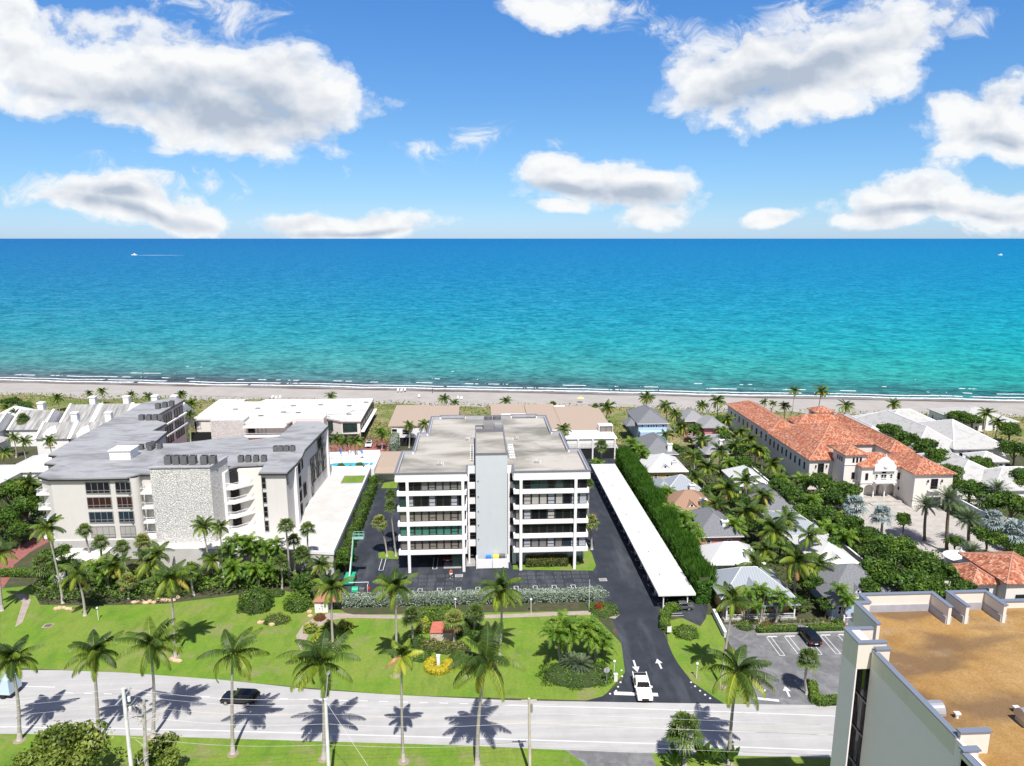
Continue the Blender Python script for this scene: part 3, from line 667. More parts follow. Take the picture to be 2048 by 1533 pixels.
    for (a,b_) in ((cx0-.06,cx0+.2),(cx1-.2,cx1+.06)): d.box(a,b_,130.2,150.6,22.56,22.94)
    d.box(cx0+.2,cx1-.2,146.2,146.4,22.6,23.3)
    d.build('coping',M['parap'],core)
    for k in range(5):
        z=FL[k][1]+1.2; m=MB(); m.ball((cx0+.45,129.9,z),.13); m.build('wall_lamp',M['metal'],core)
    # recessed walkways either side
    for s,(xa,xb) in enumerate(((-1.9,cx0),(cx1,7.0))):
        for k,(z0,z1) in enumerate(FL):
            top=FL[k+1][0] if k<4 else 18.6
            m=MB(); m.box(xa+.25,xb-.02,131.2,131.5,z0-.1,z1+.35); m.build('walkway_parapet',M['band'],T)
            window(T,'S',xa+.3,xb-.1,z1+.36,top-.2,132.4,'dkframe','glassb',1,1,.12,.06)
        m=MB(); m.box(xa,xb,131.3,131.55,18.5,20.05); m.box(xa+.15,xa+.5,131,131.3,0,18.5); m.build('walkway_head',M['band'],T)
    # bin enclosure at the foot of the core
    m=MB(); m.box(cx0-.1,cx0+.1,128.4,130,0,2.1); m.box(cx1-.1,cx1+.1,128.4,130,0,2.1); m.build('enclosure_wall',M['band'],T)
    for (a,b_) in ((cx0+.12,(cx0+cx1)/2-.04),((cx0+cx1)/2+.04,cx1-.12)):
        m=MB(); m.box(a,b_,128.35,128.43,.12,2.05); 
        for q in range(1,6): xx=a+(b_-a)*q/6; m.box(xx-.02,xx+.02,128.325,128.35,.14,2.03)
        m.build('gate',M['band'],T)
    m=MB(); m.box(-2.4,.1,129.6,133.5,0,.02); m.box(-6.6,-2.6,128.9,132.8,0,.016); m.build('entry_slab',M['conc'],T)
    return T
MB1=main_block()
def bins():
    for i,(x,c,l,lm) in enumerate(((2.2,'blue','blue wheeled bin behind the white gates','blue'),(3.6,'yellow','yellow wheeled bin behind the white gates','yellow'),(4.9,'acgrey','dark rusty bin beside the yellow bin',None))):
        t=thing('bin',l,'bin',(x,129.2,0),'bins behind the white gates')
        m=MB(); m.add([(x-.42,128.8,.1),(x+.42,128.8,.1),(x+.42,129.5,.1),(x-.42,129.5,.1),(x-.5,128.7,1.5),(x+.5,128.7,1.5),(x+.5,129.65,1.5),(x-.5,129.65,1.5)],[(0,3,2,1),(4,5,6,7),(0,1,5,4),(1,2,6,5),(2,3,7,6),(3,0,4,7)]); m.build('tub',M[c],t)
        m=MB(); m.box(x-.55,x+.55,128.65,129.7,1.5,2.28 if i<2 else 2.5); m.build('lid',M[c],t)
bins()
def hvac(x,y,z,w,h,lab,grp,loc=None):
    t=thing('air_conditioner',lab,'air conditioner',(x,y,z),grp)
    m=MB(); m.box(x-w/2,x+w/2,y-w/2,y+w/2,z+.12,z+h); b=m.build('casing',M['acgrey'],t)
    m=MB(); 
    for a in (-1,1): m.box(x-w/2,x+w/2,y+a*w*.3-.05,y+a*w*.3+.05,z,z+.12)
    m.build('stand',M['metal'],t)
    m=MB(); m.tube([(x,y,z+h),(x,y,z+h+.05)],w*.38,12); m.build('fan_grille',M['black'],t)
    return t
# machines on the central roof
def cooling():
    x,y,z=3.6,149.2,22.62
    t=thing('rooftop_chiller','two-fan grey chiller on top of the blue-grey core','chiller',(x,y,z))
    m=MB(); m.box(x-2,x+1.9,y-1.4,y+1.2,z+.2,z+2.); m.build('casing',M['metal'],t)
    for dx in (-.95,.95):
        m=MB(); m.cyl(x+dx,y,z+2,z+2.7,.85,.85,16); m.build('fan_cowl',M['acgrey'],t)
    m=MB(); m.box(x+.4,x+2,y-2.3,y-1.4,z,z+1.4); m.build('cabinet',M['metal'],t)
    for (px_,py_,l) in ((796,893,''),):
        pass
cooling()
def pipes(x,y,z,lab,n=4,s=1.):
    t=thing('roof_vent',lab,'roof vent',(x,y,z),'vents on the central roof')
    for i in range(n):
        a,b=rng.normal(0,.5*s),rng.normal(0,.35*s); h=.35+.4*rng.random()
        m=MB(); m.tube([(x+a,y+b,z),(x+a,y+b,z+h),(x+a+.18,y+b,z+h+.05)],.09,8); m.build('pipe',M['whframe'],t)
    m=MB(); m.box(x-.8*s,x+.2,y-.25,y+.1,z+.05,z+.25); m.build('duct',M['metal'],t)
pipes(-7.,134.2,19.35,'white pipes and duct near the front of the left half of the central roof')
pipes(12.2,134.6,19.35,'white pipes and duct near the front of the right half of the central roof')
pipes(9.,151.5,19.35,'small pipe cluster right of the core on the central roof',3,.7)
pipes(-1.8,151.5,19.35,'small pipe cluster left of the core on the central roof',3,.7)
pipes(-.6,152.9,19.35,'smallest pipe cluster beside the core, at the back of the central roof',2,.5)
t=thing('pipe_run','run of white pipes along the right side of the core','pipe run',(7.1,143,19.35))
for i in range(3):
    m=MB(); m.tube([(6.9+i*.35,137.,19.5),(6.9+i*.35,147.5,19.5)],.09,6); m.build('pipe',M['metal'],t)
for i in range(6):
    m=MB(); m.box(6.7,7.9,137.5+i*1.8,137.8+i*1.8,19.35,19.75); m.build('bracket',M['whframe'],t)
t=thing('pipe_run','rusty ladder-like pipe run along the left side of the core','pipe run',(-1.1,142,19.35))
for i in range(2):
    m=MB(); m.tube([(-1.2+i*.6,136.,19.55),(-1.2+i*.6,147.,19.55)],.07,6); m.build('pipe',M['whframe'],t)
for i in range(7):
    m=MB(); m.box(-1.3,-.5,136.4+i*1.6,136.5+i*1.6,19.35,19.5); m.build('bracket',M['acgrey'],t)
# ================================================================ grey-roofed condominium on the left
AP=[(-83.3,136.4),(-86.3,138.2),(-86.8,145.8),(-89.8,146.5),(-89.8,151.7),(-92.5,152.7),(-93.3,162.6),(-94.5,202.5),(-88.9,208.3),(-84.4,206.2),(-84.3,183.5),(-78.2,178.5),(-78.6,171.3),(-74.7,170.4),(-73.5,159.9),(-67.7,159.8),(-60.4,163.3),(-55.3,166.2),(-52.5,161.8),(-46.5,164.4),(-45.8,178.5),(-39.6,178.2),(-36.9,173.8),(-37.7,157.5),(-37.9,153.5),(-37.3,148.3),(-37.3,143.8),(-37.8,137.7),(-43.4,137.8),(-43.7,143.1),(-48.8,142.6),(-51.3,139.7),(-62.9,139.8),(-62.9,138.2),(-66.6,138.6),(-68.4,136.3),(-76.8,136.2)]
def inset(poly,d):
    n=len(poly); out=[]; a=sum(poly[i][0]*poly[(i+1)%n][1]-poly[(i+1)%n][0]*poly[i][1] for i in range(n)); s=1 if a>0 else -1
    for i in range(n):
        p0,p1,p2=Vector(poly[i-1]),Vector(poly[i]),Vector(poly[(i+1)%n]); d1=(p1-p0).normalized(); d2=(p2-p1).normalized()
        n1=Vector((-d1.y,d1.x))*s; n2=Vector((-d2.y,d2.x))*s; b=(n1+n2); k=max(.35,1+n1.dot(n2)); out.append(tuple(p1+b/k*d))
    return out
def condo():
    T=thing('condominium','cream grey-roofed condominium with a rough white stone tower and stepped sides','condominium',(-62,140,0))
    m=MB(); m.prism([(-84,136.5),(-66,136.5),(-63.2,136.5),(-63.4,131.8),(-50.2,131.2),(-27.3,127.3),(-27.5,178.4),(-37,178.4),(-60,168),(-66,160),(-84,160)],0,4.15); pod=m.build('podium',M['podium'],T)
    m=MB()
    for a,b in (((-50.2,131.2),(-27.3,127.3)),((-27.3,127.3),(-27.5,178.4))):
        a=Vector(a);b=Vector(b);d=(b-a).normalized();q=Vector((-d.y,d.x))*.15; m.prism([a-q,b-q,b+q,a+q],4.15,4.75 if a.x<-30 else 4.95)
    m.build('podium_parapet',M['white'],pod)
    m=MB(); m.prism(inset(AP,.45),4.15,16.9); m.build('wall',M['cream'],T)
    m=MB(); m.prism(AP,16.95,17.22); roof=m.build('roof',M['roof2'],T)
    m=MB(); m.prism(inset(AP,-.06),16.62,16.95); m.build('eave_trim',M['dkframe'],roof)
    # stone tower
    m=MB(); m.prism([(-62.95,134.4),(-51.6,134.4),(-50.4,140.9),(-62.95,140.9)],3.9,19.6); st=m.build('stone_tower',M['stone'],T)
    m=MB()
    m.box(-63.1,-51.4,134.2,134.7,19.6,19.85); m.prism([(-51.75,134.7),(-51.3,134.7),(-50.15,141),(-50.6,141)],19.6,19.84); m.build('coping',M['parin'],st)
    m=MB(); m.prism([(-62.9,134.75),(-51.85,134.75),(-50.7,140.8),(-62.9,140.8)],19.6,19.66); m.build('tower_roof',M['roof2'],st)
    m=MB(); m.box(-50.95,-50.3,138.5,141.3,4.2,17); m.build('slot_wall',M['white'],st)
    # front windows: four storeys of two bays
    for k in range(4):
        z0=4.45+k*3.05
        pm=['cur_white','glassb','cur_red','glass'][k]
        window(T,'S',-76.6,-71.9,z0+.25,z0+2.6,136.62,'grframe',pm,4,0,.12,.08,transom=.27)
        window(T,'S',-70.9,-67.9 if k<3 else -67.9,z0+.25,z0+2.6,136.62,'grframe',pm,3,0,.12,.08,transom=.27)
    m=MB(); 
    m.tube([(-67.6,137.6,4.2),(-67.6,137.6,16.9)],1.0,16,False); m.build('rounded_corner',M['cream'],T)
    # balconies right of the left face, and the angled ones by the tower
    def balcony(x0,x1,y0,y1,z,front=True):
        b=MB(); b.box(x0,x1,y0,y1,z,z+.35); o=b.build('balcony',M['white'],T)
        r=MB(); railing(r,(x0+.05,y0+.05),(x1-.05,y0+.05),z+.35,.95,.28); railing(r,(x0+.05,y0+.05),(x0+.05,y1),z+.35,.95,.28); railing(r,(x1-.05,y0+.05),(x1-.05,y1),z+.35,.95,.28); r.build('railing',M['whframe'],o)
    for k in range(4):
        z=4.2+k*3.05
        balcony(-66.4,-63.1,136.9,139.1,z)
        window(T,'S',-66.,-63.4,z+.5,z+2.6,139.12,'grframe','glass',2,0,.1,.08)
        balcony(-86.6,-83.4,137.4,141,z)
        # angled balconies
        b=MB(); b.prism([(-50.2,139.6),(-48.9,139.6),(-46.9,142.9),(-50.2,142.9)] if False else [(-51.2,138.6),(-48.9,138.6),(-45.6,141.7),(-48.9,143.6),(-51.2,141.6)],z,z+.4); o=b.build('balcony',M['white'],T)
        r=MB(); railing(r,(-51.1,138.65),(-48.9,138.65),z+.4,1.,.22,.05); railing(r,(-48.9,138.65),(-45.7,141.7),z+.4,1.,.22,.05); r.build('railing',M['whframe'],o)
        # front wing slit windows and the east face
        window(T,'S',-43.1,-42.2,z+.35,z+2.7,138.2,'grframe','glass',1,1,.1,.08)
    m=MB()
    for k in range(4): z=4.2+k*3.05; m.prism([(-51.3,140.9),(-48.75,141.0),(-48.75,142.5),(-51.3,140.95)],z+.5,z+2.9)
    m.build('balcony_shade_panel',M['shadow'],T)  # dark wedges paint in the shade behind the balconies
    m=MB(); m.box(-48.9,-44.2,141.6,143.2,4.2,16.6); m.build('cream_bay',M['creamw'],T)
    XE=-37.75
    for (y0,y1,z0,z1,nx,xx) in ((138.6,140.2,14.2,16.5,2,-38.22),(144.6,147.6,4.6,7.0,3,-37.75),(144.6,147.6,7.7,10,3,-37.75),(144.6,147.6,10.8,13.2,3,-37.75),(144.6,147.6,13.9,16.5,3,-37.75),(150.5,152.8,7.,10,2,-38.0),(149.2,151.,13.8,16.5,2,-38.0),
        (158.3,163,7.2,10.,3,-37.98),(163.1,167.8,7.2,10.,3,-37.76),(167.9,172.6,7.2,10.,3,-37.54),(158.3,163,10.4,13.2,3,-37.98),(163.1,167.8,10.4,13.2,3,-37.76),(167.9,172.6,10.4,13.2,3,-37.54),(165.,172.6,13.5,16.4,5,-37.6),(158.3,160,4.6,6.8,1,-38.1)):
        window(T,'E',y0,y1,z0,z1,xx,'dkframe','glass',nx,1 if nx>4 else 0,.12,.16)
    for q in ((-38.3,-36.9,172.9,174.1,4.2,16.6),(-38.3,-37.2,142.3,143.9,4.2,16.6)): m=MB(); m.box(*q); m.build('pier',M['white'],T)
    # back left part, faces to the courtyard
    for k in range(3):
        z=7.3+k*3.05
        for (a,b,xx) in ((184.5,190,-84.72),(192,197,-84.72),(199,204.5,-84.72)): window(T,'E',a,b,z,z+2.4,xx,'dkframe','glass',3,0,.12,.1)
        window(T,'E',172,177,z,z+2.4,-78.9,'dkframe','glass',3,0,.12,.1)
    m=MB(); 
    m.prism([(-84.6,192),(-84.1,192),(-84.1,206),(-84.6,206)],9.9,10.3); m.prism([(-84.6,183.6),(-84.1,183.6),(-84.1,206),(-84.6,206)],13,13.4); m.build('ledge',M['white'],T)
    return T
M['cur_red']=mat('dark_red_blind',(.05,.015,.01),.3,coord='uv',extra=stripes(1,.12,.04,(.01,.005,.005),.8))
CONDO=condo()
# deck on the podium: planter square, pool
t=thing('raised_planter','square planted bed set into the white deck, edged in dark','planter',(-30.5,170,4.2))
m=MB(); m.box(-33.3,-27.9,167.7,173.1,4.155,4.3); m.build('kerb',M['grframe'],t); m=MB(); m.box(-33.1,-28.1,167.9,172.9,4.3,4.34); m.build('bed',M['grass'],t)
t=thing('pool_terrace','raised white pool terrace behind the cream condominium','terrace',(-33,186,0))
m=MB(); m.box(-42,-26.6,178.5,191.5,0,4.2); m.build('deck',M['white'],t)
for q in ((-40,-29.5,178.6,179.0,4.2,4.9),(-42,-35.5,191.2,191.5,4.2,5.),(-35.3,-26.7,191.5,191.8,0,5.3)): m=MB(); m.box(*q); m.build('parapet',M['white'],t)
M['poolw']=mat('pool_water',(.02,.36,.46),.08,col2=(.05,.45,.52),ns=.8,spec=.5)
t=thing('swimming_pool','turquoise kidney-shaped pool on the white terrace','swimming pool',(-34,182,4.2))
pp=[]
for i in range(28):
    a=2*math.pi*i/28; pp.append((-33.6+5.1*math.cos(a),182.4+1.75*math.sin(a)+.35*math.cos(2*a)))
m=MB(); m.prism(pp,4.2,4.26); m.build('water',M['poolw'],t)
m=MB()
for i in range(28):
    a,b=Vector(pp[i]),Vector(pp[(i+1)%28]); m.tube([(*a,4.26),(*b,4.26)],.09,5,False)
m.build('coping',M['conc'],t)
t=thing('hot_tub','small pale blue tub at the right end of the pool','hot tub',(-27.9,182,4.2))
m=MB(); m.box(-28.4,-27.2,180.4,183.2,4.2,4.5); m.build('shell',M['white'],t); m=MB(); m.box(-28.25,-27.35,180.6,183.,4.5,4.53); m.build('water',M['poolw'],t)
def lounger(x,y,z,lab):
    t=thing('sun_lounger',lab,'sun lounger',(x,y,z),'white loungers by the pool')
    m=MB(); m.box(x-.33,x+.33,y-.9,y+.4,z+.3,z+.38); m.build('seat',M['whframe'],t)
    m=MB(); m.add([(x-.33,y+.4,z+.32),(x+.33,y+.4,z+.32),(x+.33,y+1.,z+.85),(x-.33,y+1.,z+.85),(x-.33,y+.4,z+.40),(x+.33,y+.4,z+.40),(x+.33,y+.97,z+.92),(x-.33,y+.97,z+.92)],[(0,3,2,1),(4,5,6,7),(0,1,5,4),(1,2,6,5),(2,3,7,6),(3,0,4,7)]); m.build('backrest',M['whframe'],t)
    m=MB(); 
    for a in (-.28,.28):
        for b in (-.8,.35): m.box(x+a-.03,x+a+.03,y+b-.03,y+b+.03,z,z+.3)
    m.build('legs',M['whframe'],t)
for i,n_ in enumerate(('leftmost','second from left','third from left','rightmost')): lounger(-39.3+i*1.25,188.6,4.2,n_+' of the four white loungers in a row by the pool')
def parasol(x,y,z,lab):
    t=thing('closed_parasol',lab,'parasol',(x,y,z),'closed blue parasols')
    m=MB(); m.cyl(x,y,z,z+2.9,.03); m.build('pole',M['whframe'],t)
    m=MB(); m.tube([(x,y,z+1.1),(x,y,z+1.6),(x,y,z+2.8)],[.24,.2,.05],8); m.build('canopy',M['blue'],t)
    m=MB(); m.cyl(x,y,z,z+.12,.3); m.build('base',M['conc'],t)
parasol(-36.9,188.4,4.2,'closed blue parasol standing between the white loungers'); parasol(-31.2,188.6,4.2,'closed blue parasol at the round table')
t=thing('round_table','white round table under the closed blue parasol','table',(-31.2,188.2,4.2))
m=MB(); m.cyl(-31.2,188.2,4.9,4.96,.6,n=16); m.build('tabletop',M['whframe'],t); m=MB(); m.cyl(-31.2,188.2,4.2,4.9,.08); m.build('leg',M['whframe'],t)
# rooftop equipment on the condominium
def bulk():
    t=thing('stair_housing','white box housing standing on the grey condominium roof','roof housing',(-72,151,17.2))
    m=MB(); m.box(-77.2,-72.9,147.9,151.6,17.2,19.1); m.build('wall',M['white'],t); m=MB(); m.box(-77.4,-72.7,147.7,151.8,19.1,19.25); m.build('roof',M['whframe'],t)
bulk()
def row(pts,z,w,h,desc,grp):
    for i,(x,y) in enumerate(pts):
        hvac(x,y,z,w,h,desc[i],grp)
ORD=['first','second','third','fourth','fifth','sixth','seventh','eighth','ninth','tenth','eleventh','twelfth','thirteenth','fourteenth','fifteenth','sixteenth','seventeenth','eighteenth','nineteenth','twentieth']
r1=[G(a,922,20.3) for a in (337,353,369,386,409,426)]
row(r1,19.66,1.25,1.7,[ORD[i]+' from left of the six dark units behind the stone tower parapet' for i in range(6)],'air conditioners behind the stone tower')
r2=[(-49.1,145.1),(-47.6,145.1),(-46.0,145.1),(-44.4,145.1)]
row(r2,17.22,1.05,1.35,[ORD[i]+' from left of the four raised units at the front edge above the cream bay' for i in range(4)],'air conditioners above the cream bay')
r3=[(-43.9,152.4),(-42.8,152.4),(-41.6,152.4),(-40.3,152.4)]
row(r3,17.22,1.05,1.2,[ORD[i]+' from left of the four grey units in the middle of the right wing roof' for i in range(4)],'air conditioners on the right wing')
r4=[(-74.0,155.3),(-73.0,156.7),(-71.9,156.),(-71.8,154.6),(-70.3,156.),(-72.5,157.6)]
row(r4,17.22,.95,1.15,[l+' in the jumbled cluster behind the white roof housing' for l in ('leftmost unit','middle unit of the back','unit nearest the middle','front unit','rightmost unit','farthest unit')],'air conditioners by the roof housing')
r5=[(-85.8,182),(-84.,182),(-82.4,182),(-80.9,182)]
row(r5,17.22,1.2,1.4,[ORD[i]+' from left of the four units halfway along the left wing roof' for i in range(4)],'air conditioners on the left wing')
r6=[(-83.,194.5),(-81.8,196.),(-80.6,197.5)]
row([(x-4,y) for x,y in r6],17.22,1.2,1.5,[ORD[i]+' from the front of the three units at the far end of the left wing' for i in range(3)],'air conditioners at the far end')
# ================================================================ white two-storey block behind
def whiteblock():
    T=thing('apartment_block','low white two-storey block near the dunes with a wide white flat roof','apartment block',(-62,220,0))
    P_=[(-89.5,222.8),(-91,251.2),(-81.5,251),(-81.3,247.2),(-75.3,246.9),(-74.4,250.4),(-60.7,249.9),(-36.4,249.8),(-36.,218.1),(-42.3,218.3),(-47.6,222.4),(-56.7,221),(-58.4,215.6),(-70.7,215.9),(-76,222.),(-85.,222.5)]
    m=MB(); m.prism(inset(P_,.35),0,6.6); m.build('wall',M['creamw'],T)
    m=MB(); m.prism(P_,6.6,7.05); m.build('roof',M['roofw'],T)
    m=MB(); m.box(-81.8,-71.6,216.8,222.4,0,8.0); m.build('stone_bay',M['stone'],T)
    m=MB(); m.box(-57,-47.4,217.5,222.4,3,8.1); m.build('upper_bay',M['creamw'],T)
    m=MB(); m.box(-71,-58.3,213.2,216.1,3.3,3.7); o=m.build('balcony',M['white'],T)
    m=MB(); railing(m,(-71,213.3),(-58.3,213.3),3.7,.95,.35,.05); m.build('railing',M['whframe'],o)
    m=MB(); m.box(-71,-58.3,213.2,216.1,6.3,6.62); m.build('balcony_roof',M['white'],T)
    for (a,b,z0,z1,y,pm,nx) in ((-89,-85.4,3.7,6.1,223.1,'glassb',4),(-83.7,-82.4,3.2,6.1,222.75,'glass',1),(-70.3,-68.2,3.8,6.,216.2,'glass',2),(-67.4,-64.8,3.8,6.,216.2,'glassg',2),(-62.6,-59,3.8,6.,216.2,'glass',3),(-46.9,-43.6,3.2,6.2,221.1,'glassg',1),(-41.8,-37.3,3.4,6.1,218.5,'glassg',3)):
        window(T,'S',a,b,z0,z1,y,'dkframe',pm,nx,0,.14,.12)
    for q in ((-90,-84,222.5,222.75,0,2.8),(-48.5,-37,217.9,218.2,0,2.7)): m=MB(); m.box(*q); m.build('undercroft_shade_panel',M['shadow'],T)  # solid dark panels, shade under the upper floor put in as colour
    for k in range(2):
        for i in range(6): window(T,'E',219.5+i*5,223.8+i*5,.5+k*3.3,2.9+k*3.3,-36.33,'dkframe','glass',2,0,.12,.1)
    m=MB(); m.box(-36.3,-35.2,219,249.5,3.1,3.3); m.build('side_ledge',M['white'],T)
    for i,(x,y) in enumerate(((-80,235),(-73,236),(-62,239),(-63,230),(-53,240),(-43,238),(-41,226),(-38,243),(-58,229),(-69,225.5))):
        tt=thing('skylight',['dark roof hatch farthest left on the low white roof','second dark roof hatch from left on the low white roof','dark roof hatch at the back middle of the low white roof','dark roof hatch at the centre of the low white roof','dark roof hatch right of centre at the back of the low white roof','dark roof hatch right of the middle of the low white roof','dark roof hatch nearest the right front corner of the low white roof','dark roof hatch near the right back corner of the low white roof','dark roof hatch just in front of the centre of the low white roof','dark roof hatch behind the long balcony of the low white roof'][i],'skylight',(x,y,7.05),'dark hatches on the low white roof')
        m=MB(); m.box(x-.8,x+.8,y-.4,y+.4,7.05,7.3); m.build('frame',M['grframe'],tt); m=MB(); m.box(x-.7,x+.7,y-.3,y+.3,7.3,7.34); m.build('pane',M['glass'],tt)
    m=MB()
    for a,b in (((-46.5,222.6),(-49.5,226.5)),((-49.5,226.5),(-42,227)),((-42,227),(-40.2,232)),((-40.2,232),(-37,232.4))): m.tube([(*a,7.15),(*b,7.15)],.1,5)
    m.build('conduit',M['grframe'],T)
whiteblock()
# ================================================================ beige-roofed town houses by the dunes
def beige(x0,x1,y0,y1,h,lab,steps,windows=True):
    T=thing('town_house',lab,'town house',((x0+x1)/2,y0,0))
    m=MB(); m.box(x0+.3,x1-.3,y0+.3,y1-.3,0,h-.3); m.build('wall',M['white'],T)
    m=MB()
    for i,(a,b,c,d,z) in enumerate(steps): m.add([(a,c,z),(b,c,z),(b,d,z+.7),(a,d,z+.7),(a,c,z-.3),(b,c,z-.3),(b,d,z-.3),(a,d,z-.3)],[(0,1,2,3),(7,6,5,4),(0,4,5,1),(1,5,6,2),(2,6,7,3),(3,7,4,0)])
    m.build('roof',M['beige'],T)
    return T
T=beige(-26.2,-6.5,213,238,6.6,'beige-roofed town house behind the left half of the central block',[(-27,-16,213,238,6.5),(-16.05,-5.5,216,237,6.45)])
window(T,'S',-26,-24.2,3.4,5.6,213.3,'whframe','glass',1,1,.14,.1); window(T,'S',-22.8,-20.6,3.6,5.2,213.3,'whframe','glass',1,1,.14,.1)
m=MB(); m.box(-23.5,-12,212.9,213.25,0,2.7); m.build('carport_shade_panel',M['shadow'],T)  # dark panel on the wall, painted-in shade of the carport
T=beige(8,31,205,238,6.8,'middle beige-roofed town house row, between the central block and the dunes',[(5.,16.5,222,239,6.3),(16.5,26.5,206,237,6.6)])
T=beige(26.,40.5,197.,231,6.8,'beige-roofed town house with open decks at the right, behind the white carport',[(26.2,41.2,205,232.5,6.7)])
m=MB(); m.box(26,41,197,197.4,3.3,3.6);m.box(26,41,197.,205,6.,6.2); m.build('deck_slab',M['white'],T)
m=MB(); m.box(26.3,40.7,197.45,199,3.6,5.9);m.box(26.3,40.7,197.2,197.6,0,3.2); m.build('deck_shade_block',M['shadow'],T)  # dark blocks carry the shade of the decks as colour
for x in (29.5,33.8,40.3): m=MB(); m.box(x-.2,x+.2,196.8,197.1,0,6); m.build('post',M['white'],T)
window(T,'S',36.8,40.6,6.25,8.2,203,'dkframe','cur_taupe',2,0,.15,.1)
m=MB(); m.box(36.6,40.8,203.1,206,6.2,8.4); m.build('dormer',M['white'],T)
m=MB(); railing(m,(26,196.9),(41,196.9),3.6,1.,.4,.04); m.build('railing',M['dkframe'],T)
t=thing('garage','beige flat-roofed garage left of the central block','garage',(-22,184,0))
m=MB(); m.box(-27,-17.6,181,196,0,2.7); m.build('wall',M['cream'],t); m=MB(); m.add([(-27.4,183,3.2),(-17.2,183,3.2),(-17.2,196.5,3.4),(-27.4,196.5,3.4),(-27.4,179.4,2.7),(-17.2,179.4,2.7)],[(0,1,2,3),(4,5,1,0)]); m.build('roof',M['beige'],t)
m=MB(); m.box(-27.4,-17.2,179.4,179.5,2.4,2.68); m.box(-26.5,-21.5,178.8,178.9,0,.01); m.build('fascia',M['grframe'],t)
# ================================================================ white carport
t=thing('carport','long white-roofed carport along the driveway','carport',(34,110,0))
m=MB(); m.box(31.1,37.4,110.9,182.8,2.9,3.12); m.build('roof',mat('white_carport_roof',(.56,.56,.57),.6,coord='uv',extra=stripes(1,.6,.05,(.38,.38,.40),.6)),t)
m=MB(); m.box(31.0,31.1,110.8,182.9,2.75,3.15); m.box(37.4,37.5,110.8,182.9,2.75,3.15); m.box(31.1,37.4,110.8,110.9,2.75,3.15); m.build('fascia',M['whframe'],t)
for i in range(14):
    for x in (32.0,36.2):
        m=MB(); y=111.2+i*5.45; m.box(x-.09,x+.09,y-.09,y+.09,0,2.9); m.tube([(x,y,2.2),(x-.6,y,2.85)],.05,5); m.build('post',M['whframe'],t)
m=MB(); m.box(32.1,36.1,111.15,111.25,.7,.85); m.build('rail',M['whframe'],t)
m=MB()
for i in range(7): y=118+i*9.5; m.tube([(33+.3*(i%3),y,3.12),(33+.3*(i%3),y,3.3)],.12,6)
m.build('roof_vent',M['metal'],t)
# ================================================================ cottage village
def cottage(lab, x0,x1,y0,y1,ez,rh,wall,roof,axis=None,over=.55,ends=(1,1),chim=None,dorm=(),vents=1,wins=True,extra=None,cat='cottage',name='cottage',stor=1,low=None):
    T=thing(name,lab,cat,((x0+x1)/2,y0,0))
    m=MB(); m.box(x0,x1,y0,y1,0,ez-.05); m.build('wall',M[wall],T)
    m=MB(); hip(m,x0,x1,y0,y1,ez,rh,axis,over,ends); 
    if extra:
        for e in extra: hip(m,*e)
    rf=m.build('roof',M[roof],T)
    if roof in('tile','seamw','seamt','seamg','shing','shing2'):
        c=MB(); ridge_caps(c,x0,x1,y0,y1,ez+.02,rh,axis,over,.10 if roof=='tile' else .06,ends); c.build('ridge_cap',M[{'tile':'tile','seamw':'whframe','seamt':'seamt','seamg':'whframe','shing':'shing','shing2':'shing2'}[roof]],rf)
    g=MB(); 
    g.box(x0-over,x1+over,y0-over-.06,y0-over,ez-.2,ez-.02); g.build('gutter',M['whframe'],rf)
    if chim:
        cx,cy,ch=chim; m=MB(); m.box(cx-.65,cx+.65,cy-.45,cy+.45,ez*.5,ch); m.box(cx-.78,cx+.78,cy-.58,cy+.58,ch-.35,ch-.1); o=m.build('chimney',M['white'],rf); m=MB(); m.box(cx-.4,cx+.4,cy-.25,cy+.25,ch,ch+.06); m.build('flue',M['acgrey'],o)
    for (dx,dy,w,h) in dorm:    # gabled dormer facing the viewer
        zb=ez+.25; m=MB(); L=w*1.3
        m.add([(dx-w/2,dy,zb),(dx+w/2,dy,zb),(dx,dy,zb+h),(dx-w/2,dy+L,zb),(dx+w/2,dy+L,zb),(dx,dy+L,zb+h)],[(0,1,2),(5,4,3)]); o=m.build('dormer',M['white' if roof!='seamt' else 'creamw'],rf)
        m=MB(); e=.25; k=h/(w/2)
        m.add([(dx-w/2-e,dy-.2,zb-e*k+.06),(dx,dy-.2,zb+h+.06),(dx,dy+L,zb+h+.06),(dx-w/2-e,dy+L,zb-e*k+.06),(dx+w/2+e,dy-.2,zb-e*k+.06),(dx+w/2+e,dy+L,zb-e*k+.06)],[(0,3,2,1),(1,2,5,4)]); m.build('dormer_roof',M[roof],o)
        m=MB(); m.tube([(dx,dy-.06,zb+h*.42),(dx,dy+.02,zb+h*.42)],w*.10,10); m.build('round_window',M['glass'],o)
    for i in range(vents):
        vx=x0+(x1-x0)*(.3+.3*i); vy=y0+(y1-y0)*.28; m=MB(); m.tube([(vx,vy,ez+rh*.3),(vx,vy,ez+rh*.3+.7)],.1,6); m.build('roof_vent',M['whframe'],rf)
    if wins:
        n=max(2,int((x1-x0)/3))
        for s in range(stor):
            zz=.95+s*2.9
            for i in range(n):
                c=x0+(x1-x0)*(i+.5)/n; window(T,'S',c-.5,c+.5,zz,zz+1.45,y0,'whframe','glassb',1,1,.12,.07)
            k=max(2,int((y1-y0)/4))
            for i in range(k):
                c=y0+(y1-y0)*(i+.5)/k; window(T,'W',c-.5,c+.5,zz,zz+1.45,x0,'whframe','glassb',1,1,.12,.07); window(T,'E',c-.5,c+.5,zz,zz+1.45,x1,'whframe','glassb',1,1,.12,.07)
    return T
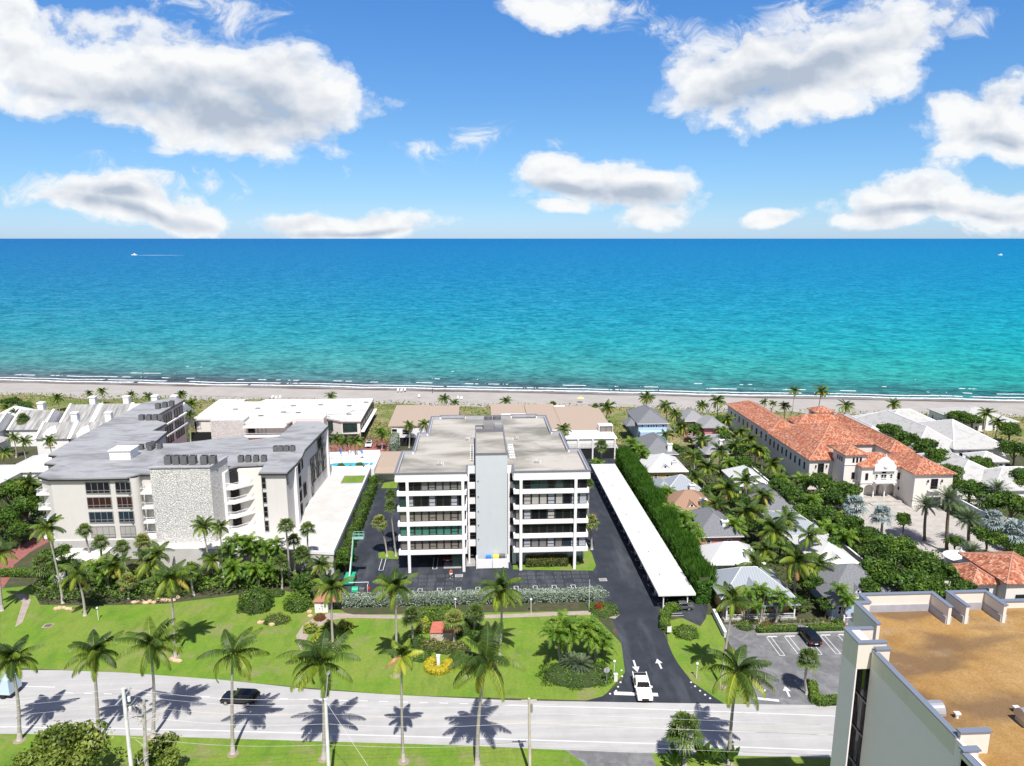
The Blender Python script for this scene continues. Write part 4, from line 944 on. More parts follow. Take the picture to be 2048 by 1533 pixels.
# left column, far to near
T=cottage('tall pale blue two-storey house with a slate grey hip roof near the dunes',50.6,59.6,212,227.5,6.6,3.3,'cblue','shing','y',.6,chim=None,wins=False,vents=0,extra=[(47.5,50.8,214,220,5.4,1.6,'y',.5),(59.5,61.5,213,217,4.,1.,'x',.4)],cat='house',name='house')
for i,x in enumerate((51.4,53.4,54.3,55.1,56.0,58.0)): window(T,'S',x,x+.75 if i in(0,5) else x+.6,5.2,6.05,212,'whframe','glass',1,0,.09,.07)
m=MB(); m.box(50.7,59.4,209.6,211.9,0,4.3); m.build('front_bay',M['cblue'],T)
cottage('grey-shingled cottage with a tall white chimney in front of the blue house',47.6,56.4,190,204.,3.5,3.6,'cgrey','shing','y',.6,chim=(54.6,190.6,6.4),extra=[(44.3,48,194,199,3.4,1.8,'x',.4)])
cottage('white metal-roofed cottage with a small round-windowed gable and ochre wall',45.4,54.8,175.6,186.5,3.3,3.1,'cyel','seamw','x',.7,chim=(52.2,177,5.6),dorm=[(49.6,176.2,3.2,1.4)])
cottage('pale blue-grey metal-roofed cottage between the white and the tan roofs',46.6,54.,161.4,168.2,3.3,2.6,'cgreen','seamg','x',.7,chim=(52.,160.8,4.9),extra=[(44.2,47.6,162.5,169,3.1,1.4,'y',.5)],ends=(1,1))
cottage('tan metal-roofed cottage with a round-windowed gable',43.6,54.,148.9,157.6,3.3,2.9,'cred','seamt','x',.7,chim=(51.,149.2,5.6),dorm=[(48.4,149,2.6,1.3)])
cottage('dark grey shingled cottage with pink walls and a white chimney',45.3,54.,134.2,146.,3.3,3.3,'cpink','shing','y',.6,chim=(51.3,136.,5.9),extra=[(52.6,55.6,138,144,3.2,1.6,'x',.4)])
cottage('white metal-roofed cottage with pale green walls and a green chimney',43.8,53.4,121.7,128.6,3.3,2.7,'cgreen','seamw','x',.6,chim=(51.,122.2,5.6))
def near_yellow():
    x0,x1,y0,y1=41.8,53.2,108.9,117.6
    T=cottage('yellow bungalow with a silver metal hip roof and bright blue shutters by the parking lot',x0,x1,y0,y1,3.3,3.3,'cyel','seamg','x',.8,dorm=[(46.9,108.9,4.0,2.)],wins=False,vents=1)
    m=MB(); m.box(x0-.6,x1+.4,y0-2.2,y0,0,.35); m.build('porch',M['conc'],T)
    for x in (x0-.2,44.5,47.5,50.2,x1): m=MB(); m.box(x-.11,x+.11,y0-2.1,y0-1.9,.35,3.05); m.build('porch_post',M['whframe'],T)
    m=MB(); m.add([(x0-.9,y0-2.6,2.95),(x1+.8,y0-2.6,2.95),(x1+.6,y0-.4,3.42),(x0-.7,y0-.4,3.42),(x0-.9,y0-2.6,2.85),(x1+.8,y0-2.6,2.85),(x1+.6,y0-.4,3.3),(x0-.7,y0-.4,3.3)],[(0,1,2,3),(7,6,5,4),(0,4,5,1),(1,5,6,2),(2,6,7,3),(3,7,4,0)]); m.build('porch_roof',M['seamg'],T)
    m=MB(); railing(m,(x0-.2,y0-2.1),(x1,y0-2.1),.35,.85,.25,.04); m.build('railing',M['whframe'],T)
    for x in (42.9,45.6,48.4,51.2):
        w_=window(T,'S',x-.5,x+.5,.9,2.5,y0,'whframe','glassb',1,1,.12,.07)
        for s in (-1,1): m=MB(); m.box(x+s*.8-.25,x+s*.8+.25,y0-.06,y0,.85,2.55); m.build('shutter',M['bdoor'],w_)
near_yellow()
# right column, far to near
cottage('pink two-storey house with a pale grey hip roof near the dunes',66.6,73.5,216.8,226,6.0,2.7,'cpink','shing2','y',.6,name='house',cat='house',stor=2,extra=[(70.3,77.6,209.3,221,5.7,2.,'y',.5)])
T=thing('house_wing','pink clapboard wing with one white window, right of the pink house','house wing',(74,210,0))
m=MB(); m.box(70.6,77.4,209.6,216,0,5.6); m.build('wall',M['cpink'],T); window(T,'S',75.0,75.9,2.8,4.9,209.6,'whframe','glass',1,1,.14,.08)
cottage('brown cottage with a grey roof and a broad white chimney below the pink house',64.8,74.,189.6,200,3.6,3.1,'cbrown','shing2','y',.7,chim=(70.,192,6.9),extra=[(66,77.5,201,207.5,3.2,1.8,'x',.4)])
cottage('white metal-roofed cottage with a gable, half hidden by palms in the right row',64.8,72.,163.5,174.5,3.4,2.6,'cgreen','seamw','y',.6,dorm=[(68.4,163.6,3.,1.6)])
cottage('long grey shingled cottage in the middle of the right row',64.4,71.6,147.3,161.,3.4,2.7,'cgrey','shing','y',.6)
cottage('silver metal-roofed cottage in the right row, left of the mansion trees',63.5,71.6,133.9,144.4,3.4,2.8,'cblue','seamg','y',.6)
cottage('white metal-roofed cottage with a small gable in the right row, behind the pale blue cottage',63.6,71.,120.4,131.8,3.4,2.3,'cpink','seamw','y',.6,dorm=[(67.3,121,2.8,1.3)])
T=cottage('pale blue cottage with a grey shingle roof and three dormers by the parking lot',60.3,71.8,108.5,118.8,3.2,3.3,'cblue','shing','x',.6,dorm=[(65.,108.7,2.,1.1),(68.4,108.7,2.,1.1)],extra=[(59.3,63.,106.3,112,3.1,1.9,'y',.4,(0,1))])
m=MB(); m.box(59.5,62.8,106.5,108.6,0,3.0); m.build('porch_wall',M['cblue'],T)
window(T,'S',60.4,61.9,.9,2.5,106.48,'whframe','glass',2,1,.12,.07)
# village boundary walls
def wallrun(lab,pts,h,th,mt,cat='wall',name='garden_wall'):
    t=thing(name,lab,cat,(pts[0][0],pts[0][1],0)); m=MB()
    for a,b in zip(pts[:-1],pts[1:]):
        a=Vector(a);b=Vector(b);d=(b-a).normalized();q=Vector((-d.y,d.x))*th/2; m.prism([a-q,b-q,b+q,a+q],0,h)
    m.build('wall',M[mt],t)
    m=MB()
    for a,b in zip(pts[:-1],pts[1:]):
        a=Vector(a);b=Vector(b);d=(b-a).normalized();q=Vector((-d.y,d.x))*(th/2+.06); m.prism([a-q,b-q,b+q,a+q],h,h+.1)
    m.build('cap',M['whframe' if mt!='grframe' else mt],t); return t
wallrun('long white wall between the village and the mansion garden',[(74.6,106),(74.6,150),(75.3,200)],2.,.25,'white')
wallrun('pale blue wall between the lawn strip and the parking lot',[G(1427,1230),G(1450,1276)],1.0,.35,'core')
wallrun('white wall along the right side of the mansion garden',[(113.2,120),(113.2,150),(113.5,165)],3.,.3,'white')
wallrun('grey fence wall running back beside the blue house',[(40.8,186),(41.6,206),(42.4,216)],3.,.2,'cgrey','fence','fence')
t=thing('picket_gate','white picket gate over the red brick walk','gate',(62.3,104.6,0))
m=MB(); railing(m,(60.9,104.8),(63.7,104.8),0,1.3,.16,.05); m.build('gate_leaf',M['whframe'],t)
for x in (60.7,63.9): m=MB(); m.box(x-.12,x+.12,104.7,104.95,0,1.7); m.build('post',M['whframe'],t)
t=thing('kerb','pale concrete kerb along the head of the parking bays','kerb',(54,102.4,0)); m=MB(); m.box(45.,71,102.35,102.75,0,.16); m.build('kerb_stone',M['conc'],t)
# ================================================================ mansion
def mansion():
    T=thing('mansion','large white mansion with orange barrel-tile roofs and an arched entry','mansion',(95,160,0))
    B=[ # x0,x1,y0,y1,eave,rise,axis
      (85.2,95.2,194.6,230,8,2.4,'y'),(84.6,94,168.7,193.6,8,2.9,'y'),(92,107,178.4,199,9.,3.0,'x'),(95.5,110,199,206,9,2.2,'x'),
      (107,112.6,171,205.5,9.,2.2,'y'),(94.6,99.3,163.,170.,8.6,1.7,'x'),(100.,104.,163,170,8.6,1.5,'x')]
    w=MB(); r=MB(); c=MB()
    for b in B:
        x0,x1,y0,y1,e,h,ax=b; w.box(x0,x1,y0,y1,0,e-.06+.0001*len(w.v)); hip(r,x0,x1,y0,y1,e,h,ax,.55); ridge_caps(c,x0,x1,y0,y1,e,h,ax,.55,.13)
    # square stair tower
    w.box(90.6,96.,163.,169,0,10.9); hip(r,90.6,96.,163.,169,11,1.5,None,.5); ridge_caps(c,90.6,96.,163.,169,11,1.5,None,.5,.12)
    # entry block and right wing
    w.box(93.9,104,160.9,168,4.3,8.4); hip(r,93.9,104.6,160.9,169,8.5,2.3,'x',.5); ridge_caps(c,93.9,104.6,160.9,169,8.5,2.3,'x',.5,.12)
    w.box(103.6,112.9,155.,168,0,8.44); hip(r,103.6,112.9,155,169,8.5,2.5,'y',.55); ridge_caps(c,103.6,112.9,155,169,8.5,2.5,'y',.55,.12)
    # far square tower
    w.box(103.9,109.3,205.6,210.6,8,10.85); hip(r,103.9,109.3,205.6,210.6,11,1.3,None,.5); ridge_caps(c,103.9,109.3,205.6,210.6,11,1.3,None,.5,.12)
    wl=w.build('wall',M['creamw'],T); rf=r.build('roof',M['tile'],T); c.build('ridge_tile',mat('pale_ridge_tile',(.43,.24,.17),.85),rf)
    # loggia: three arches on columns
    m=MB(); y=160.9; bays=[(94.9,97.3),(97.7,100.1),(100.5,102.9)]
    m.box(93.9,94.9,y,y+.6,0,4.3);m.box(102.9,103.9,y,y+.6,0,4.3); m.box(93.9,104,163.6,163.9,0,4.3)
    zs=2.7
    for a,b in bays:
        n=10; cx=(a+b)/2; rr=(b-a)/2
        for i in range(n):
            t0,t1=math.pi*i/n,math.pi*(i+1)/n
            q=[(cx+rr*math.cos(t0),zs+rr*math.sin(t0)),(cx+rr*math.cos(t0),4.3),(cx+rr*math.cos(t1),4.3),(cx+rr*math.cos(t1),zs+rr*math.sin(t1))]
            m.add([(u,y,z) for u,z in q]+[(u,y+.6,z) for u,z in q],[(3,2,1,0),(4,5,6,7),(0,4,7,3)])
    for a,b in ((97.3,97.7),(100.1,100.5)): m.box(a,b,y,y+.6,zs,4.3)
    m.build('loggia',M['creamw'],T)
    for x in (97.5,100.3): m=MB(); m.cyl(x,y+.3,.5,zs-.2,.2,.17,10); m.box(x-.3,x+.3,y,y+.6,zs-.2,zs); m.build('column',M['white'],T)
    m=MB(); m.box(93.5,104.2,158.2,163.6,0,.5); m.box(95,103,156.6,158.2,0,.25); m.build('entry_step',M['pave'],T)
    for x in (95.3,98.2,101.1): m=MB(); m.box(x,x+1.6,163.4,163.62,.5,3.6); m.build('entry_door',mat('stained_wood',(.12,.035,.015),.5),T)
    # string course and quoins
    m=MB(); m.box(93.8,104.1,160.75,160.9,4.25,4.5); m.box(90.5,96.1,162.85,163,8.3,8.55); m.build('string_course',M['white'],T)
    # balcony and its scroll gable above the entry
    m=MB(); m.box(96.9,102.2,159.6,160.9,4.55,4.85); o=m.build('balcony',M['white'],T); m=MB(); railing(m,(96.95,159.7),(102.15,159.7),4.85,.85,.3,.07); m.box(96.9,102.2,159.6,159.8,5.65,5.8); m.build('balustrade',M['white'],o)
    prof=[(-2.7,7.4),(-2.7,8.7),(-2.2,9.2),(-1.9,9.9),(-1.2,10.3),(-.6,10.8),(0,11.),(.6,10.8),(1.2,10.3),(1.9,9.9),(2.2,9.2),(2.7,8.7),(2.7,7.4)]
    m=MB(); n=len(prof); m.add([(99.5+u,160.35,z) for u,z in prof]+[(99.5+u,160.9,z) for u,z in prof],[tuple(range(n))[::-1],tuple(range(n,2*n))]+[(i,(i+1)%n,(i+1)%n+n,i+n) for i in range(n)]); m.ball((99.5,160.2,8.7),(.55,.15,.55)); m.cyl(99.5,160.6,11,11.9,.16,.05); m.build('scroll_gable',M['white'],T)
    W=lambda *a,**k: window(T,*a,**k)
    W('S',98.7,100.3,4.9,6.6,160.88,'whframe','glass',2,1,.12,.1,arch=True)
    for x in (97.3,101.0): W('S',x,x+.8,5.,6.6,160.88,'whframe','glass',1,1,.12,.1)
    for x in (94.9,103.0): W('S',x,x+.7,5.1,6.8,160.88,'dkframe','glass',1,1,.1,.08)
    for x in (92.5,93.4,94.3): W('S',x,x+.5,8.9,10.0,162.98,'dkframe','glass',1,0,.08,.08,arch=True)
    for x in (92.6,94.): W('S',x,x+.8,4.7,6.4,162.98,'dkframe','glass',1,1,.1,.08)
    W('S',86.8,88.4,4.4,6.9,168.7,'dkframe','glass',2,2,.12,.08)
    W('S',107.6,109.3,4.7,7.2,155,'dkframe','glass',2,3,.12,.08)
    m=MB(); m.box(106.9,110.,154.2,155,4.3,4.5); o=m.build('balcony',M['white'],T); m=MB(); railing(m,(107,154.3),(109.9,154.3),4.5,.95,.2,.03); m.build('railing',M['dkframe'],o)
    m=MB(); m.box(107,110.4,154.8,155.1,0,2.6); m.build('garage_door',M['shadow'],T)
    for x,z in ((86.2,6.3),(89.,6.3),(106.7,6.8),(110.1,6.8),(94.4,2.9),(103.5,2.9)):
        m=MB(); yy=168.5 if x<90 else (154.7 if x>106 else 160.7); m.box(x-.12,x+.12,yy-.15,yy+.1,z-.4,z+.25); m.build('wall_lantern',M['black'],T)
    for y_ in np.arange(171,193,2.7): W('W',y_,y_+.8,4.6,6.5,84.6,'dkframe','glassb',1,1,.12,.07)
    for y_ in np.arange(197,228,3.6): W('W',y_,y_+.9,4.6,6.5,85.2,'dkframe','glassb',1,1,.12,.07)
    for y_ in (164.2,165.2,166.2): W('W',y_,y_+.5,8.8,10,90.6,'dkframe','glassb',1,0,.1,.07)
    W('W',206.9,209,9.2,10.3,103.9,'dkframe','glassb',3,0,.1,.07)
    return T
mansion()
def gatehouse():
    T=thing('guest_house','small white house with orange barrel-tile hip roofs beside the foreground roof','guest house',(95,112,0))
    w=MB(); r=MB(); c=MB()
    for (x0,x1,y0,y1,e,h,ax) in ((86.6,91,110.5,117,3.9,1.7,'y'),(91.2,101,108.5,120,4.9,2.2,'x'),(80,86,115,119,3.2,1.2,'x')):
        w.box(x0,x1,y0,y1,0,e-.05); hip(r,x0,x1,y0,y1,e,h,ax,.55); ridge_caps(c,x0,x1,y0,y1,e,h,ax,.55,.12)
    w.build('wall',M['creamw'],T); rf=r.build('roof',M['tile'],T); c.build('ridge_tile',bpy.data.materials['pale_ridge_tile'],rf)
    for q in ((87.5,89.5,110.2,110.45,0,2.8),(93,96,108.2,108.45,0,2.6)): m=MB(); m.box(*q); m.build('arch_shade_panel',M['shadow'],T)  # flat dark panels paint in the shade inside the arches
gatehouse()
t=thing('garden_pavilion','low white domed pavilion with a finial behind the orange-roofed guest house','pavilion',(92,124,0))
m=MB(); m.cyl(93.5,123.5,0,2.6,2.6,2.6,20); m.build('wall',M['white'],t); m=MB(); m.tube([(93.5,123.5,2.6),(93.5,123.5,3.0),(93.5,123.5,3.6)],[3.,2.2,.3],20); m.ball((93.5,123.5,3.8),.25); m.cyl(93.5,123.5,3.9,4.6,.1,.03); m.build('dome',M['white'],t)
# big white-roofed estate at the right edge
def estate():
    T=thing('estate_house','sprawling house with weathered white tile hip roofs at the right edge','house',(140,190,0))
    w=MB(); r=MB(); c=MB()
    for (x0,x1,y0,y1,e,h,ax) in ((123.5,139,186,222,4.,5.2,'y'),(134.5,150,185.5,212,5,5.,'x'),(126,150,206,226,4.,5.,'x'),(135,141.5,175.,181.5,4.6,1.8,'x'),(118,133,160,183,3.9,3.6,'y'),(124,141.5,155.5,168,3.9,3.6,'x'),(116,126,199,224,3.6,3.2,'y')):
        w.box(x0,x1,y0,y1,0,e-.05); hip(r,x0,x1,y0,y1,e,h,ax,.6); ridge_caps(c,x0,x1,y0,y1,e,h,ax,.6,.14)
    w.build('wall',M['white'],T); rf=r.build('roof',M['whtile'],T); c.build('ridge_tile',M['whframe'],rf)
    for (x,z0,z1,y,wd) in ((137.,.3,3.4,174.98,1.8),(139.4,.3,3.3,174.98,1.6)): window(T,'S',x,x+wd,z0,z1,y,'whframe','shadow',1,0,.2,.1,arch=True)
    for x in (136,138.5): window(T,'S',x,x+1,2,4.2,185.5,'dkframe','glass',1,0,.1,.1)
estate()
T=cottage('far white-roofed house with a square white chimney at the right edge, behind the sea grapes',160,178,218,236,4,3.2,'white','whtile','x',.6,chim=(165,214.8,7.5),name='house',cat='house')
# ================================================================ white townhouses at the left edge
def townhouses():
    def th(lab,x0,x1,y0,y1,e,h,chx,chy,dorm=True,mt='whtile2'):
        T=thing('town_house',lab,'town house',((x0+x1)/2,y0,0))
        m=MB(); m.box(x0,x1,y0,y1,0,e-.05); m.build('wall',M['white'],T)
        m=MB(); hip(m,x0,x1,y0,y1,e,h,'x',.4,(0,0)); rf=m.build('roof',M[mt],T)
        for x in (x0-.15,x1+.15):
            m=MB(); m.add([(x-.3,y0-.5,e),(x+.3,y0-.5,e),(x+.3,(y0+y1)/2,e+h+.35),(x-.3,(y0+y1)/2,e+h+.35),(x-.3,y1+.5,e),(x+.3,y1+.5,e)],[(0,1,2,3),(3,2,5,4),(0,3,4),(1,5,2)]); m.build('gable_wall',M['white'],T)
        m=MB(); m.box(chx-.9,chx+.9,chy-.8,chy+.8,e,e+h+2.4); m.box(chx-1.05,chx+1.05,chy-.95,chy+.95,e+h+2.0,e+h+2.3); m.build('chimney',M['white'],rf)
        if dorm:
            dx=(x0+x1)/2-1; dy=y0-.2
            m=MB(); m.box(dx-1.5,dx+1.5,dy,dy+4,2.5,e+1.4); m.add([(dx-1.5,dy,e+1.4),(dx+1.5,dy,e+1.4),(dx,dy,e+3),(dx-1.5,dy+4,e+1.4),(dx+1.5,dy+4,e+1.4),(dx,dy+4,e+3)],[(0,1,2),(0,2,5,3),(1,4,5,2)]); o=m.build('dormer',M['white'],T)
            window(o,'S',dx-.9,dx+.9,3.,5.2,dy,'whframe','glassb',2,0,.12,.1)
    th('white townhouse with a streaked roof, second from the left behind the cream condominium',-143.5,-133.5,219,233,5.4,4.4,-137.6,227,False)
    th('leftmost white townhouse cut by the photo edge, with a broad chimney',-158,-145,213,229,5.4,4.6,-150.5,222,False)
    th('white townhouse with a tall chimney left of the condominium roof, in the far row',-131.5,-122.5,225,240,5.4,4.6,-125.2,234,False)
    th('middle white townhouse of the far row with a streaked roof and tall chimney',-121.8,-112.5,226,240,5.4,4.6,-114.5,234,False)
    th('white townhouse right of the middle one in the far row, bright roof',-111.8,-103.5,226,240,5.4,4.6,-105.6,234.5,False,'whtile')
    th('rightmost white townhouse of the far row, its roof touching the grey condominium roof',-102.8,-96,226,240,5.4,4.4,-99.6,235.,False,'whtile')
    th('white townhouse with a sharp white dormer at the left of the near row',-129.5,-120.3,209,219,5.2,3.6,-122,217,True)
    th('white townhouse with a sharp white dormer in the middle of the near row',-119.6,-111,209,219,5.2,3.6,-112,217,True)
    th('white townhouse partly behind the condominium roof, bright roof, right of the near row',-110.4,-100,209,219,5.2,3.6,-101,217,True,'whtile')
    T=thing('low_house','low house with plain white hip roofs against the left edge','house',(-122,185,0)); w=MB(); r=MB()
    for (x0,x1,y0,y1,e,h,ax) in ((-124,-107,184,198,3.2,2.6,'x'),(-140,-119,170,190,3.2,2.8,'x'),(-107.5,-97,185,191,3.0,1.4,'x')): w.box(x0,x1,y0,y1,0,e-.05); hip(r,x0,x1,y0,y1,e,h,ax,.4)
    w.build('wall',M['white'],T); r.build('roof',M['seamw'],T)
    cottage('grey-gabled house behind palms at the far left edge',-150,-139,201,212,4.6,3.4,'white','whtile','x',.4,name='house',cat='house')
    cottage('white house behind dark trees at the far left edge near the dunes',-160,-149,236,246,4.6,3.2,'white','seamw','x',.4,name='house',cat='house')
townhouses()
T=thing('gatehouse','small white lodge with a grey ridge at the left of the garden bed','lodge',(-78,128,0))
a=px([(27,1103),(105,1065),(112,1110),(58,1145)],3.4)
m=MB(); m.box(-79.5,-72,127,134,0,3.2); m.build('wall',M['white'],T); m=MB(); m.box(-79.9,-71.6,126.6,134.4,3.2,3.5); m.build('roof',M['roofw'],T)
# ================================================================ tan-roofed building in the foreground
def foreground():
    T=thing('office_tower','tall grey-walled building with a rust-brown gravel roof at the lower right','building',(34,52,0))
    gv=mat('rusty_gravel_roof',(.32,.18,.05),.95,col2=(.42,.265,.10),ns=.35,nd=6,bump=.8,bs=9.,extra=gravel)
    fl=27.2
    m=MB(); m.prism([(33.9,30),(33.9,53.2),(33.9,56.6),(35.9,56.6),(35.9,61.2),(37.0,61.2),(37.0,62.),(75,62.),(75,30)],-8,fl-.3); m.build('wall',M['fcream_lift'],T)
    m=MB(); m.prism([(34.1,30),(34.1,53.3),(34.3,56.4),(36.2,56.4),(36.2,61),(37.3,61),(37.3,61.8),(74.8,61.8),(74.8,30)],fl-.3,fl); rf=m.build('roof',gv,T)
    # parapets
    H=29.; segs=[((37.2,61.85),(44.6,61.85),1),((44.45,61.7),(44.45,59.1),1),((46.15,61.7),(46.15,59.1),1),((46.0,61.85),(49.95,61.85),1),((49.85,61.7),(49.85,59.1),1),((37.25,61.7),(37.25,60.4),1),((37.25,60.3),(35.9,60.3),1),((36.0,60.15),(36.0,56.5),1)]
    p=MB(); c=MB(); fls=MB()
    def seg(a,b,h=H,th=.3,base=fl-.3,cope=True):
        x0,x1=min(a[0],b[0]),max(a[0],b[0]); y0,y1=min(a[1],b[1]),max(a[1],b[1])
        if x1-x0>y1-y0: y0-=th/2;y1+=th/2
        else: x0-=th/2;x1+=th/2
        k=len(c.f)*.0004
        p.box(x0,x1,y0,y1,base,h); c.box(x0-.07-k,x1+.07+k,y0-.07-k,y1+.07+k,h,h+.08+k)
    for a,b,_ in segs: seg(a,b)
    seg((50.,61.85),(74,61.85),27.9)
    seg((33.85,53.2),(33.85,42.6),28.4); seg((33.85,53.1),(35.0,53.1),28.7)
    seg((33.85,42.5),(36.,42.5),28.9); seg((33.2,41.),(33.2,32),28.4); seg((33.1,41.1),(34.2,41.1),28.6)
    # corner box over the window slot
    p.box(32.5,33.75,53.5,55.9,26.6,29.05); p.box(33.75,35.,53.5,53.8,27.,29.05); p.box(33.6,35,55.6,55.9,27.,29.05)
    for i,(x0,x1,y0,y1) in enumerate(((32.42,32.9,53.4,55.98),(32.9,35.05,53.4,53.85),(32.9,35.05,55.55,55.98))): c.box(x0,x1,y0,y1,29.05,29.14+.003*i)
    p.build('parapet',M['fcream'],T); c.build('coping',mat('blue_grey_coping',(.20,.23,.29),.4,metal=.2),T)
    # flashing skirt at the foot of the parapets
    f=MB(); f.box(37.5,44.25,61.6,61.69,fl,fl+.75); f.box(46.35,49.65,61.6,61.69,fl,fl+.75)
    for x in (44.2,45.9,49.6): f.box(x-.02,x+.6,59.2 if x!=45.9 else 59.2,61.6,fl,fl+.72)
    f.build('flashing',M['parin'],T)
    # corner pier and glazed slot
    m=MB(); m.box(32.5,32.62,53.5,55.9,-8,26.6); m.build('fin_wall',M['fcream_lift'],T); m=MB(); m.prism([(32.9,55.9),(33.9,55.9),(33.9,56.6),(32.9,56.6)],-8,27.); m.build('pier',M['fcream_lift'],T)
    for k in range(8):
        z1=26.5-k*3.3; z0=z1-3.15
        if z0<0: break
        window(T,'W',53.45,55.75,z0,z1,33.78,'black','fgglass',2,0,.06,.04)
        m=MB(); m.box(33.66,33.8,53.45,55.8,z0-.14,z0-.01); m.build('spandrel_bar',M['metal'],T)
    m=MB(); m.box(33.72,33.98,30,53.4,-8,28.3); m.build('side_wall',M['fcream_lift'],T)
    m=MB(); m.box(33.05,33.4,30,41.,-8,28.0); m.build('side_pier',M['fcream_lift'],T)
    T.scale=(.92,.92,.92); T.location=(34*.92,52*.92,CAMH*.08)
    return CAMH-(CAMH-fl)*.92
def gravel(t,vec,c,p):
    f=t.ramp(t.noise(t.scaled(vec,(.11,.2,1),R(25)),1.,4,.5,.5),[(.5,0.),(.63,1.)]); c=t.mix(t.math('MULTIPLY',f,.8),c,(.135,.085,.05))
    f=t.ramp(t.noise(t.scaled(vec,(.12,.2,1),R(-20)),1.3,4,.55),[(.56,0.),(.72,1.)]); c=t.mix(t.math('MULTIPLY',f,.55),c,(.42,.33,.23))
    f=t.ramp(t.noise(vec,6.,4,.75),[(.3,1.),(.7,0.)]); return t.mix(t.math('MULTIPLY',f,.55),c,(.12,.06,.018))
M['fcream_lift']=mat('cream_stucco_shade_lift',(.86,.77,.80),.85,bump=.25,bs=40); M['fcream']=mat('pale_cream_stucco',(.72,.66,.58),.85,extra=wall_stain)  # shaded-side copy of the cream stucco, colour lifted against dim greenish light
M['fgglass']=mat('black_reflecting_glass',(.004,.005,.006),.05,spec=.5,extra=lambda t,v,c,p: t.mix(t.ramp(t.noise(t.scaled(v,(.8,.8,.25)),1.5,2,.5,1.5),[(.52,0.),(.56,1.)]),c,(.03,.045,.06)))
FLZ=foreground()
def hood(x,y,z,lab):
    t=thing('exhaust_hood',lab,'exhaust hood',(x,y,z),'round metal hoods on the gravel roof')
    m=MB(); n=12; pr=[(math.cos(math.pi*i/n),math.sin(math.pi*i/n)) for i in range(n+1)]
    vs=[(x-.45,y+.62*c,z+.45+.75*s) for c,s in pr]+[(x+.55,y+.62*c,z+.45+.75*s) for c,s in pr]
    k=n+1; m.add(vs,[(i,i+1,i+1+k,i+k) for i in range(n)]+[tuple(range(k))[::-1],tuple(range(k,2*k))]); m.build('hood',mat('bright_metal',(.62,.62,.62),.3,metal=.7),t)
    m=MB(); m.box(x-.4,x+.4,y-.45,y+.45,z,z+.5); m.build('curb',M['metal'],t)
x,y=G(1866,1421,FLZ+.5); hood(x,y,FLZ,'shiny round exhaust hood near the edge of the gravel roof')
x,y=G(2052,1436,FLZ+.5); hood(x,y,FLZ,'round exhaust hood cut off by the right edge of the photo')
for i,(a,b,l) in enumerate(((1914,1431,'small white capped pipe on the gravel roof beside the shiny hood'),(2032,1419,'small white capped pipe on the pale patch of the gravel roof'))):
    x,y=G(a,b,FLZ+.2); t=thing('vent_pipe',l,'vent pipe',(x,y,FLZ)); m=MB(); m.cyl(x,y,FLZ,FLZ+.3,.12); m.build('pipe',M['whframe'],t); m=MB(); m.box(x-.2,x+.2,y-.15,y+.15,FLZ+.3,FLZ+.42); m.build('cap',M['whframe'],t)
# ================================================================ plants
def leafmat(name, stops, trans=.3, rough=.5, spec=.3):
    m=bpy.data.materials.new(name); m.use_nodes=True; t=NT(m.node_tree); p=m.node_tree.nodes['Principled BSDF']
    a=t.new('ShaderNodeAttribute',attribute_name='tint'); c=t.ramp(a.outputs['Fac'],stops)
    t.l.new(c,p.inputs['Base Color']); p.inputs['Roughness'].default_value=rough; p.inputs['Specular IOR Level'].default_value=spec
    tr=t.new('ShaderNodeBsdfTranslucent'); t.l.new(t.mix(.5,c,t.mix(1.,c,(1.6,1.5,.5),'MULTIPLY')),tr.inputs[0])
    mx=t.new('ShaderNodeMixShader',ins={0:trans}); t.l.new(p.outputs[0],mx.inputs[1]); t.l.new(tr.outputs[0],mx.inputs[2])
    t.l.new(mx.outputs[0],m.node_tree.nodes['Material Output'].inputs[0]); return m
M['coco']=leafmat('coconut_leaflets',[(0,(.020,.042,.010)),(.3,(.055,.10,.014)),(.6,(.17,.24,.022)),(.82,(.36,.40,.04)),(.93,(.45,.38,.07)),(1,(.34,.20,.08))],.22,.5,.28)
M['sabal']=leafmat('fan_palm_leaves',[(0,(.035,.07,.015)),(.5,(.11,.17,.04)),(.85,(.24,.30,.07)),(1,(.33,.24,.10))])
M['date']=leafmat('date_palm_leaflets',[(0,(.05,.08,.045)),(.6,(.12,.17,.10)),(1,(.25,.28,.16))])
M['areca']=leafmat('plumed_palm_leaflets',[(0,(.035,.09,.012)),(.5,(.10,.20,.02)),(.85,(.24,.34,.04)),(1,(.4,.36,.08))])
M['silver']=leafmat('silver_fan_leaves',[(0,(.13,.18,.18)),(1,(.42,.50,.50))],.1)
M['broad']=leafmat('broad_leaves',[(0,(.022,.05,.010)),(.5,(.07,.145,.018)),(1,(.20,.30,.035))])
M['olive']=leafmat('yellow_green_leaves',[(0,(.05,.08,.012)),(.5,(.15,.21,.03)),(1,(.36,.40,.10))])
M['lime']=leafmat('lime_leaves',[(0,(.12,.17,.02)),(.5,(.30,.36,.04)),(1,(.58,.52,.07))])
M['gold']=leafmat('golden_leaves',[(0,(.35,.30,.02)),(.5,(.55,.46,.03)),(1,(.65,.55,.05))])
M['sage']=leafmat('silver_buttonwood_leaves',[(0,(.10,.14,.10)),(.5,(.25,.31,.24)),(1,(.45,.50,.42))],.15)
M['feather']=leafmat('feathery_needles',[(0,(.02,.065,.010)),(.5,(.06,.155,.016)),(1,(.13,.27,.03))])
M['redleaf']=leafmat('red_leaves',[(0,(.15,.02,.01)),(.6,(.32,.05,.02)),(1,(.25,.2,.05))])
M['flower']=leafmat('mixed_flowering_leaves',[(0,(.07,.10,.02)),(.6,(.16,.18,.04)),(.8,(.40,.30,.12)),(1,(.62,.50,.38))])
